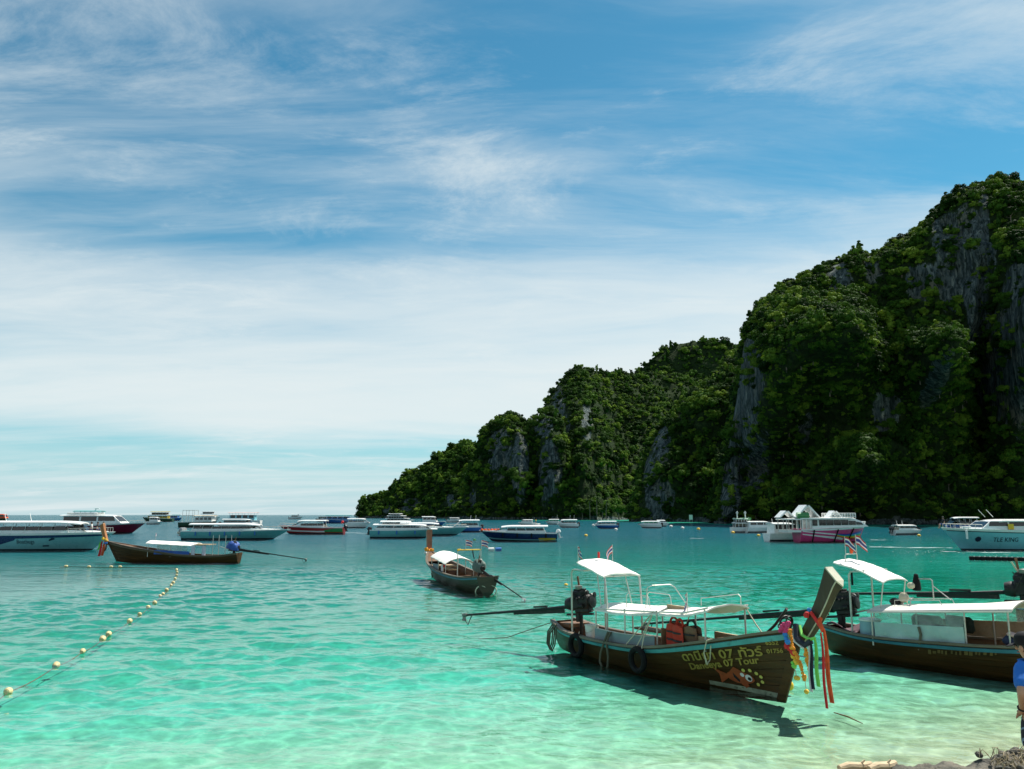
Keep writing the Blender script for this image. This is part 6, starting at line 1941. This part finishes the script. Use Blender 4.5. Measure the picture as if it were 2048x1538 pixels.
# ------------------------------------------------------------------ pontoon, buoys, float line, sign, wakes
A5, B5 = sea(1936, 1119), sea(2075, 1122)
d = (B5 - A5); ang = math.atan2(d.y, d.x)
pn = thing('floating_pontoon', 'black floating pontoon of plastic cubes at the right edge', 'pontoon', (A5.x, A5.y, 0), ang)
nn_ = 16
for i in range(nn_):
    for j in range(2):
        MB().box((0.30 + 0.40 * i * 1.0, 0.42 * j, 0.10), (0.385, 0.40, 0.34), bevel=0.05).build('float_cube', RUBBER, pn, smooth=True)
    MB().lathe((0.50 + 0.40 * i, 0.21, 0.27), [(0.01, 0), (0.07, 0), (0.06, 0.03), (0.01, 0.035)], 8).build('locking_pin', OFFW, pn)
MB().box((6.2, -0.3, 0.10), (1.3, 0.14, 0.10)).build('mooring_bar', OFFW, pn)

GR_BU = 'mooring buoys in the bay'
bu = [(1053, 1046, 'w', 'small pale buoy by the little yacht off the beach'), (949, 1080, 'g', 'green and white buoy left of the navy speedboat'), (1130, 1050, 'w', None), (1172, 1071, 'y', 'yellow buoy on the open water right of the navy speedboat'),
      (1187, 1051, 'w', 'white buoy just left of the speedboat with blue sides'), (1232, 1059, 'w', 'white buoy right below the speedboat with blue sides'), (1342, 1053, 'w', 'white buoy at the bow of the pair of white speedboats'), (1365, 1056, 'w', 'pale buoy below the white sign on the cliff foot'),
      (1397, 1058, 'y', 'yellowish buoy alone off the dark cliff foot'), (1466, 1065, 'y', 'yellow buoy under the two-mast tour boat'), (1517, 1071, 'y', 'yellow double buoy in front of the white round-topped launch'), (1600, 1083, 'y', 'yellow buoy at the stern of the pink ferry'),
      (1838, 1071, 'y', 'flat yellow buoy beside the lone small speedboat on the right'), (746, 1064, 'r', 'red ball float at the stern of the sea-green speedboats'), (1132, 1170, 'y', 'tiny floating bottle left of the lettered boat engine'), (672, 1046, 'r', 'red float over the stern of the red speedboat')]
for (px, py, cc, lb) in bu:
    if lb is None:
        continue
    p = sea(px, py)
    r_ = max(0.16, 3.4 * p.y / FPX) if py < 1100 else 0.11
    r_ = min(r_, 0.75)
    b = thing('mooring_buoy', lb, 'buoy', (p.x, p.y, 0), random.uniform(0, 3), GR_BU)
    mt = {'w': PLASTIC_W, 'y': YELLOW_P, 'g': GREENH, 'r': RED_R}[cc]
    MB().lathe((0, 0, 0), [(0.02, -0.6 * r_), (0.7 * r_, -0.4 * r_), (1.05 * r_, 0.05 * r_), (0.85 * r_, 0.5 * r_), (0.3 * r_, 0.75 * r_), (0.05 * r_, 0.78 * r_)], 12).build('buoy_body', mt, b, smooth=True)
    MB().torus((0, 0, 0.82 * r_), 0.16 * r_, 0.05 * r_, 10, 5, (math.pi / 2, 0, 0)).build('ring', STEEL, b, smooth=True)
p = sea(989, 1100)
b = thing('drum_float', 'white and blue drum floating right of the middle long-tail boat', 'float', (p.x, p.y, 0), 0.1, None)
MB().lathe((-0.35, 0, 0.06), [(0.02, -0.35), (0.2, -0.33), (0.22, 0.3), (0.02, 0.33)], 12, 'X').build('white_drum', PLASTIC_W, b, smooth=True)
MB().lathe((0.42, 0, 0.06), [(0.02, -0.33), (0.2, -0.3), (0.22, 0.33), (0.02, 0.35)], 12, 'X').build('blue_drum', FEND_B, b, smooth=True)
p = sea(1588, 1388)
b = thing('bow_buoy', 'yellow ball buoy floating at the stem of the lettered boat', 'buoy', (p.x + 0.10, p.y + 0.55, 0.06), 0, GR_BU)
MB().ball((0, 0, 0), (0.09, 0.09, 0.11), 12, 8).build('buoy_body', YELLOW_P, b, smooth=True)
MB().tube([(0, 0, 0.13), (-0.1, 0.15, 0.4)], 0.012, 5).build('rope', ROPE, b)

fl_px = [(16, 1388), (112, 1335), (165, 1306), (205, 1281), (217, 1271), (259, 1245), (279, 1231), (296, 1217), (309, 1208), (320, 1194), (326, 1190), (333, 1182), (342, 1172), (346, 1167), (350, 1159), (353, 1152), (354, 1146), (353, 1141)]
pts = [sea(x, y) for x, y in fl_px]
ln = thing('float_line', 'rope of cream floats running from the left edge towards the boats', 'float line', (pts[0].x, pts[0].y, 0))
o0 = pts[0].copy()
rp = [sea(-60, 1432)] + pts
fine_ = []
for a, b in zip(rp[:-1], rp[1:]):
    for q in range(6):
        u = q / 6
        fine_.append(a.lerp(b, u) - o0 + Vector((0, 0, 0.03 - 0.05 * math.sin(math.pi * u))))
MB().tube(fine_ + [rp[-1] - o0], 0.013, 5).build('rope', ROPE_D, ln, smooth=True)
for i, p in enumerate(pts):
    dd = (rp[min(i + 2, len(rp) - 1)] - rp[i]).normalized()
    k2 = random.uniform(0.52, 0.74)
    f = MB().lathe((0, 0, 0), [(0.03, -0.17), (0.085, -0.15), (0.135, -0.07), (0.14, 0.05), (0.09, 0.14), (0.03, 0.17)], 12, 'X')
    Rm = Matrix.Translation(p - o0 + Vector((0, 0, 0.05))) @ Matrix.Rotation(math.atan2(dd.y, dd.x), 4, 'Z') @ Matrix.Rotation(random.uniform(-.3, .3), 4, 'Y') @ Matrix.Scale(k2, 4)
    xf(f, Rm).build('float', FLOAT_Y, ln, smooth=True)
pts = [sea(x, y) for x, y in ((120, 1135), (132, 1134), (178, 1135), (222, 1135), (240, 1135), (352, 1137))]
l2 = thing('float_line', 'short rope of small floats lying across under the left long-tail bow', 'float line', (pts[0].x, pts[0].y, 0))
MB().tube([p - pts[0] + Vector((0, 0, 0.02)) for p in pts], 0.02, 5).build('rope', ROPE_D, l2, smooth=True)
for p in pts[1:5]:
    MB().lathe(p - pts[0] + Vector((0, 0, 0.05)), [(0.02, -0.14), (0.08, -0.10), (0.10, 0), (0.08, 0.10), (0.02, 0.14)], 10, 'X').build('float', FLOAT_Y, l2, smooth=True)

p = at(1371, 1043, 455)
sg = thing('notice_board', 'small white notice board at the foot of the dark cliff', 'sign', (p.x, p.y - 14, 0), 0)
MB().box((0, 0, 2.6), (1.9, 0.08, 2.6)).build('board', WHITE, sg)
for x in (-0.7, 0.7):
    MB().tube([(x, 0.06, -1), (x, 0.06, 2.4)], 0.06, 6).build('post', STEEL, sg)

m, t, out = new_mat('foam')
geo = t.add('ShaderNodeNewGeometry')
n1 = t.noise(t.mapping(geo.outputs['Position'], (0.5, 1.6, 1)), 1.0, 6, 0.7, 0.5)
d1 = t.add('ShaderNodeBsdfDiffuse', {'Color': (0.75, 0.80, 0.80, 1)})
tr = t.add('ShaderNodeBsdfTransparent')
mx = t.add('ShaderNodeMixShader', {0: t.smooth(n1, 0.46, 0.64), 1: tr.outputs[0], 2: d1.outputs[0]})
t.l.new(mx.outputs[0], out.inputs[0])
FOAM = m
for (x0, y0, x1, y1, w_) in ((1740, 1094, 1905, 1096, 1.0), (1885, 1103, 2048, 1106, 0.7), (690, 1065, 745, 1067, 1.2), (1745, 1080, 1775, 1080, 1.0), (1380, 1077, 1410, 1077, 0.8)):
    a, b = sea(x0, y0), sea(x1, y1)
    tag(MB().grid(lambda u, v: a.lerp(b, u) + Vector((0, (v - 0.5) * w_ * (0.4 + 1.2 * u * (1 - u)) * 3 + 0.6 * math.sin(u * 9), 0.012)), 24, 3).build('wake_foam', FOAM), kind='stuff')
# ------------------------------------------------------------------ people
SKIN = M('skin', (0.42, 0.24, 0.15), 0.55, var=0.08)
HAIR = M('dark_hair', (0.012, 0.010, 0.009), 0.6, var=0.3)


def skin_obj(name, joints, edges, mat, parent, root=0, sub=2):
    """joints: {key: ((x,y,z), radius)}; one continuous skinned surface"""
    keys = list(joints)
    me = bpy.data.meshes.new(name)
    me.from_pydata([joints[k][0] for k in keys], [(keys.index(a), keys.index(b)) for a, b in edges], [])
    me.materials.append(mat)
    o = link(bpy.data.objects.new(name, me), parent)
    md = o.modifiers.new('skin', 'SKIN')
    md.use_smooth_shade = True
    sv = me.skin_vertices[0].data
    for i, k in enumerate(keys):
        r = joints[k][1]
        sv[i].radius = (r, r) if not isinstance(r, tuple) else r
        sv[i].use_root = (i == root)
    s = o.modifiers.new('sub', 'SUBSURF')
    s.levels = s.render_levels = sub
    return o


def person(label, loc, rz, shirt, shorts, pose='stand', hat=None, scale=1.0, sub=1, hand_on_hip=False, cat='person', group=None):
    """figure facing +Y, feet at z = 0"""
    t = thing('person', label, cat, loc, rz, group)
    t.scale = (scale, scale, scale)
    if pose == 'sit':
        dz_, kn, ft = -0.42, (0.42, 0.48), (0.46, 0.06)
    else:
        dz_, kn, ft = 0.0, (0.02, 0.50), (0.0, 0.07)
    J = {'pelvis': ((0, 0, 0.96 + dz_), 0.135), 'waist': ((0, 0, 1.10 + dz_), 0.125), 'chest': ((0, 0.0, 1.30 + dz_), 0.145), 'neckb': ((0, -0.01, 1.46 + dz_), 0.07), 'neck': ((0, 0.02, 1.50 + dz_), 0.058), 'head0': ((0, 0.04, 1.555 + dz_), 0.085), 'head': ((0, 0.04, 1.63 + dz_), 0.098), 'top': ((0, 0.03, 1.70 + dz_), 0.075)}
    E_ = [('pelvis', 'waist'), ('waist', 'chest'), ('chest', 'neckb'), ('neckb', 'neck'), ('neck', 'head0'), ('head0', 'head'), ('head', 'top')]
    for s, n in ((-1, 'L'), (1, 'R')):
        J['sh' + n] = ((0.18 * s, 0, 1.41 + dz_), 0.068)
        if hand_on_hip and s < 0:
            J['el' + n] = ((-0.385, -0.10, 1.17), 0.047); J['wr' + n] = ((-0.215, 0.02, 0.98), 0.032); J['pa' + n] = ((-0.17, 0.06, 0.93), 0.036)
            E_ += [('wr' + n, 'pa' + n)]
            for f in range(4):
                J['f%d' % f + n] = ((-0.19 + 0.02 * f, 0.10 + 0.005 * f, 0.89 + 0.004 * f), 0.010); J['g%d' % f + n] = ((-0.17 + 0.02 * f, 0.125, 0.855 + 0.008 * f), 0.008)
                E_ += [('pa' + n, 'f%d' % f + n), ('f%d' % f + n, 'g%d' % f + n)]
            J['th' + n] = ((-0.21, 0.085, 0.945), 0.011); E_ += [('pa' + n, 'th' + n)]
        else:
            J['el' + n] = ((0.27 * s, -0.02, 1.14 + dz_), 0.045); J['wr' + n] = ((0.27 * s, 0.12, 0.93 + dz_), 0.032); J['pa' + n] = ((0.26 * s, 0.17, 0.86 + dz_), 0.036); J['fi' + n] = ((0.25 * s, 0.20, 0.79 + dz_), 0.02)
            E_ += [('wr' + n, 'pa' + n), ('pa' + n, 'fi' + n)]
        J['hip' + n] = ((0.10 * s, 0, 0.90 + dz_), 0.095); J['kn' + n] = ((0.12 * s, kn[0], kn[1]), 0.062); J['an' + n] = ((0.12 * s, ft[0], ft[1] + 0.02), 0.042); J['to' + n] = ((0.14 * s, ft[0] + 0.15, ft[1] - 0.03), 0.035)
        E_ += [('chest', 'sh' + n), ('sh' + n, 'el' + n), ('el' + n, 'wr' + n), ('pelvis', 'hip' + n), ('hip' + n, 'kn' + n), ('kn' + n, 'an' + n), ('an' + n, 'to' + n)]
    body = skin_obj('body', J, E_, SKIN, t, 0, sub)
    g = 0.022
    Js = {k: (J[k][0], J[k][1] + g) for k in ('waist', 'chest')}
    Js['hem'] = ((0, 0, 0.93 + dz_), 0.165)
    Js['neckb'] = ((0, -0.01, 1.44 + dz_), 0.085)
    Es = [('waist', 'hem'), ('waist', 'chest'), ('chest', 'neckb')]
    for n in 'LR':
        Js['sh' + n] = (J['sh' + n][0], 0.095)
        a, b = Vector(J['sh' + n][0]), Vector(J['el' + n][0])
        Js['sl' + n] = (tuple(a.lerp(b, 0.85)), 0.082)
        Es += [('chest', 'sh' + n), ('sh' + n, 'sl' + n)]
    skin_obj('shirt', Js, Es, shirt, t, 0, sub)
    Jp = {'w': ((0, 0, 0.98 + dz_), 0.15), 'p': ((0, 0, 0.92 + dz_), 0.155)}
    Ep = [('w', 'p')]
    for n in 'LR':
        Jp['h' + n] = (J['hip' + n][0], 0.118)
        a, b = Vector(J['hip' + n][0]), Vector(J['kn' + n][0])
        Jp['k' + n] = (tuple(a.lerp(b, 0.95)), 0.105)
        Ep += [('p', 'h' + n), ('h' + n, 'k' + n)]
    skin_obj('shorts', Jp, Ep, shorts, t, 0, sub)
    hd = Vector(J['head'][0])
    MB().ball(hd + Vector((0, -0.022, 0.020)), (0.108, 0.118, 0.125), 14, 8).build('hair', HAIR, t, smooth=True)
    for s in (-1, 1):
        MB().ball(hd + Vector((0.100 * s, 0.0, -0.03)), (0.016, 0.028, 0.038), 8, 6).build('ear', SKIN, t, smooth=True)
        if sub > 1:
            MB().ball(hd + Vector((0.035 * s, 0.092, -0.01)), (0.016, 0.012, 0.010), 8, 6).build('eye', HAIR, t, smooth=True)
    if sub > 1:
        MB().ball(hd + Vector((0, 0.112, -0.04)), (0.016, 0.022, 0.026), 8, 6).build('nose', SKIN, t, smooth=True)
        MB().ball(hd + Vector((0, 0.098, -0.085)), (0.026, 0.012, 0.007), 8, 6).build('mouth', M('lips', (0.34, 0.12, 0.09), 0.5), t, smooth=True)
    if hat:
        c = MB().lathe(hd + Vector((0, 0, 0.02)), [(0.118, -0.01), (0.121, 0.03), (0.112, 0.08), (0.08, 0.115), (0.03, 0.13), (0.005, 0.132)], 18).build('cap', hat, t, smooth=True)
        MB().grid(lambda u, v: hd + Vector(((v - 0.5) * 0.19 * (1 - 0.25 * u * u), 0.085 + 0.10 * u, 0.025 - 0.03 * u - 0.05 * (2 * v - 1) ** 2 * 0.5)), 6, 6, 0.008).build('brim', hat, c, smooth=True)
    return t


# the walker at the right edge, on the rocks
shirt_b = M('bright_blue_cotton', (0.010, 0.13, 0.50), 0.85, var=0.12, scale=5, bump=0.01, bscale=9)
m, t, out = new_mat('dark_striped_shorts')
tcn = t.add('ShaderNodeTexCoord')
wv = t.add('ShaderNodeTexWave', {'Vector': t.mapping(tcn.outputs['Object'], (1, 1, 2.0), (0.5, 0.4, 0)), 'Scale': 3.0, 'Distortion': 2.0})
c = t.mix(t.smooth(wv.outputs[1], 0.86, 0.92), (0.008, 0.010, 0.020), (0.16, 0.24, 0.34))
p = t.add('ShaderNodeBsdfPrincipled', {'Base Color': c, 'Roughness': 0.8})
t.l.new(p.outputs[0], out.inputs[0])
pw = at(2071, 1400, 9.5)
pr_ = person('person in a dark cap, blue T-shirt and patterned shorts, cut off by the right edge', (pw.x, pw.y, 0.64), 0.45, shirt_b, m, hat=M('charcoal_cap', (0.010, 0.010, 0.012), 0.8, spec=0.2), scale=1.03, sub=2, hand_on_hip=True)
MB().torus((-0.222, 0.015, 0.99), 0.040, 0.010, 14, 6, (0.5, -0.5, 0)).build('bracelet', STRAP, pr_, smooth=True)

# people on the boats
GP = 'people aboard the boats'
def deckp(px, py_w, dz_, label, sh, so_, pose='stand', rz=0.5):
    p = sea(px, py_w)
    person(label, (p.x, p.y + 0.8, dz_), rz, sh, so_, pose, sub=1, group=GP)
GREY_T = M('grey_shirt', (0.16, 0.17, 0.19), 0.85); DARK_T = M('dark_shirt', (0.02, 0.02, 0.025), 0.85); BLUE_S = M('blue_shorts', (0.03, 0.07, 0.22), 0.85); WHITE_T = M('white_shirt', (0.66, 0.65, 0.62), 0.85)
deckp(172, 1099, 1.72, 'person in a white shirt on the bow of the left speedboat, furthest from its tip', WHITE_T, BLUE_S, 'sit', 2.0)
deckp(184, 1099, 1.72, 'person in a dark shirt, middle of the three on the left speedboat bow', DARK_T, BLUE_S, 'sit', -1.2)
deckp(196, 1099, 1.72, 'person in a grey shirt nearest the tip of the left speedboat bow', GREY_T, DARK_T, 'sit', 1.0)
deckp(1899, 1099, 2.30, 'person in dark clothes standing on the bow of the sky blue speedboat', DARK_T, BLUE_S, 'sit', 1.4)
deckp(1478, 1064, 1.1, 'person in white at the rail of the two-mast tour boat', WHITE_T, BLUE_S, 'stand', 3.0)
deckp(1072, 1051, 0.6, 'person in a yellow vest standing on a board by the little yacht', YELLOW_R, DARK_T, 'stand', 1.0)
p = sea(1072, 1051)
pd = thing('paddle_board', 'pale board under the person in the yellow vest', 'board', (p.x, p.y + 0.8, 0.08), 0.2)
MB().rings([[Vector((x, w_ * math.cos(a), 0.12 * math.sin(a) + 0.42)) for a in [2 * math.pi * i / 10 for i in range(10)]] for x, w_ in ((-1.6, 0.05), (-1.2, 0.4), (0, 0.55), (1.2, 0.4), (1.7, 0.04))]).build('board', PLASTIC_W, pd, smooth=True)
MB().box((0, 0, 0.18), (2.2, 0.5, 0.4), bevel=0.1).build('float', PLASTIC_W, pd)

# ------------------------------------------------------------------ rocky bank at the bottom right
m, t, out = new_mat('shore_rock')
geo = t.add('ShaderNodeNewGeometry')
pos = geo.outputs['Position']
n1 = t.noise(pos, 2.2, 7, 0.68)
n2 = t.noise(pos, 9.0, 6, 0.7)
c = t.ramp(n1, [(0.30, (0.022, 0.023, 0.020)), (0.48, (0.075, 0.070, 0.055)), (0.62, (0.18, 0.155, 0.115)), (0.78, (0.36, 0.31, 0.22))])
c = t.mix(t.smooth(n2, 0.52, 0.66), c, (0.05, 0.05, 0.042))
p = t.add('ShaderNodeBsdfPrincipled', {'Base Color': c, 'Roughness': 0.85})
b = t.add('ShaderNodeBump', {'Height': t.math('ADD', n1, t.math('MULTIPLY', n2, 0.35)), 'Strength': 0.9, 'Distance': 0.08})
t.l.new(b.outputs[0], p.inputs['Normal'])
t.l.new(p.outputs[0], out.inputs[0])
ROCKM = m
rid = [(1500, 1640), (1600, 1580), (1665, 1546), (1700, 1538), (1760, 1531), (1790, 1518), (1850, 1519), (1910, 1508), (1960, 1505), (2005, 1502), (2022, 1494), (2048, 1491), (2120, 1480), (2300, 1460)]
def bankz(x, y):
    px = 1024 + FPX * x / 8.9 * 0.985
    py = float(np.interp(px, [r[0] for r in rid], [r[1] for r in rid]))
    zr = at(px, py, 8.9).z
    if y < 8.9:
        z = zr - 0.10 * (8.9 - y) - 0.02 * (8.9 - y) ** 2
    elif y < 10.2:
        u = min(1, (y - 8.9) / 0.35)
        z = lerp(zr, min(zr, 0.54), u * u * (3 - 2 * u))
    else:
        z = lerp(min(zr, 0.54), -0.5, min(1, (y - 10.2) / 0.6))
    return z
def bank(u, v):
    x = lerp(2.6, 9.5, u); y = lerp(5.6, 11.0, v)
    q = Vector((x, y, 0))
    z = bankz(x, y) + 0.07 * noise.fractal(q * 2.6, 0.7, 2.1, 6) + 0.05 * abs(noise.noise(q * 5)) - 0.03
    return (x, y, z)
tag(MB().grid(bank, 230, 170).build('shore_rocks', ROCKM, None, smooth=True), kind='structure')
bank_o = bpy.data.objects['shore_rocks']
rs = random.Random(9)
STONES = []
for k in range(6):
    mb = MB(); mb.ball((0, 0, 0), (1, 0.8, 0.55), 10, 7, 0.12)
    o_ = mb.build('stone', ROCKM, bank_o, smooth=False)
    STONES.append(o_)
for k in range(120):
    o_ = STONES[k] if k < 6 else STONES[k % 6].copy()
    if k >= 6:
        link(o_, bank_o)
    x = rs.uniform(4.9, 7.2); y = rs.uniform(8.2, 8.95)
    s = rs.uniform(0.02, 0.06)
    o_.location = (x, y, bankz(x, y) + 0.012); o_.rotation_euler = (rs.uniform(-.4, .4), rs.uniform(-.4, .4), rs.uniform(0, 6)); o_.scale = (s, s, s)
DRY = M('dry_root', (0.36, 0.29, 0.18), 0.9, var=0.35, scale=8)
mb = MB()
for k in range(420):
    x = rs.uniform(4.9, 6.6); y = rs.uniform(8.3, 9.05)
    z = bankz(x, y)
    a = rs.uniform(0, 6.28); l_ = rs.uniform(0.04, 0.13)
    mb.tube([(x, y, z), (x + math.cos(a) * l_ * 0.5, y + math.sin(a) * l_ * 0.5, z + rs.uniform(0.02, 0.09)), (x + math.cos(a) * l_, y + math.sin(a) * l_, z + rs.uniform(-0.01, 0.07))], [0.006, 0.004, 0.002], 4, False)
tag(mb.build('dry_roots', DRY), 'tangle of dry roots and weed on the rocks at the lower right', 'roots', kind='stuff')
MB_ = MB().tube([(0, 0, 0), (-0.05, 0.02, 0.10), (-0.10, 0.03, 0.20)], [0.006, 0.004, 0.002], 5)
DRIFT = M('driftwood', (0.50, 0.38, 0.24), 0.85, var=0.3, scale=4, bump=0.008, bscale=20, stretch=(0.4, 2, 2))
for (x0, y0, x1, y1, r_, lb) in ((1678, 1536, 1742, 1529, 0.040, 'left piece of pale driftwood at the bottom edge'), (1738, 1538, 1790, 1527, 0.042, 'right piece of pale driftwood at the bottom edge')):
    a, b = at(x0, y0, 8.75), at(x1, y1, 8.95)
    dw = thing('driftwood', lb, 'driftwood', a, 0.0, 'driftwood on the bank')
    v = b - a
    MB().tube([Vector((0, 0, 0)), v * 0.3 + Vector((0, 0, 0.012)), v * 0.7 + Vector((0, 0, -0.008)), v], [r_ * 0.7, r_, r_ * 1.05, r_ * 0.85], 9).build('log', DRIFT, dw, smooth=True)
    MB().tube([v * 0.6, v * 0.7 + Vector((0.03, -0.02, 0.06))], [r_ * 0.4, r_ * 0.2], 6).build('branch_stub', DRIFT, dw, smooth=True)
a = sea(1668, 1425); b = sea(1725, 1447)
st = thing('floating_stick', 'thin brown stick floating in the shallows below the coloured ribbons', 'stick', a)
MB().tube([Vector((0, 0, 0.0)), (b - a) * 0.5 + Vector((0.03, 0.06, 0.005)), (b - a)], [0.010, 0.016, 0.008], 6).build('stick', M('wet_stick', (0.14, 0.09, 0.03), 0.6), st, smooth=True)
a = sea(1800, 1482)
sk = thing('sunken_rock', 'flat dark rock just under the clear water near the driftwood', 'rock', (a.x, a.y, -0.16), 0.3)
def skr(u, v):
    a, r = 2 * math.pi * u, v
    rr = r * (0.42 + 0.16 * noise.noise(Vector((math.cos(a) * 1.3, math.sin(a) * 1.3, 2))))
    return (rr * math.cos(a) * 1.15, rr * math.sin(a), 0.07 * (1 - r * r) - 0.06 + 0.03 * noise.noise(Vector((rr * math.cos(a) * 7, rr * math.sin(a) * 7, 5))))
MB().grid(skr, 28, 8, 0.05).build('rock', M('algae_rock', (0.20, 0.30, 0.22), 0.9, var=0.45, scale=5, bump=0.03, bscale=9), sk, smooth=True)
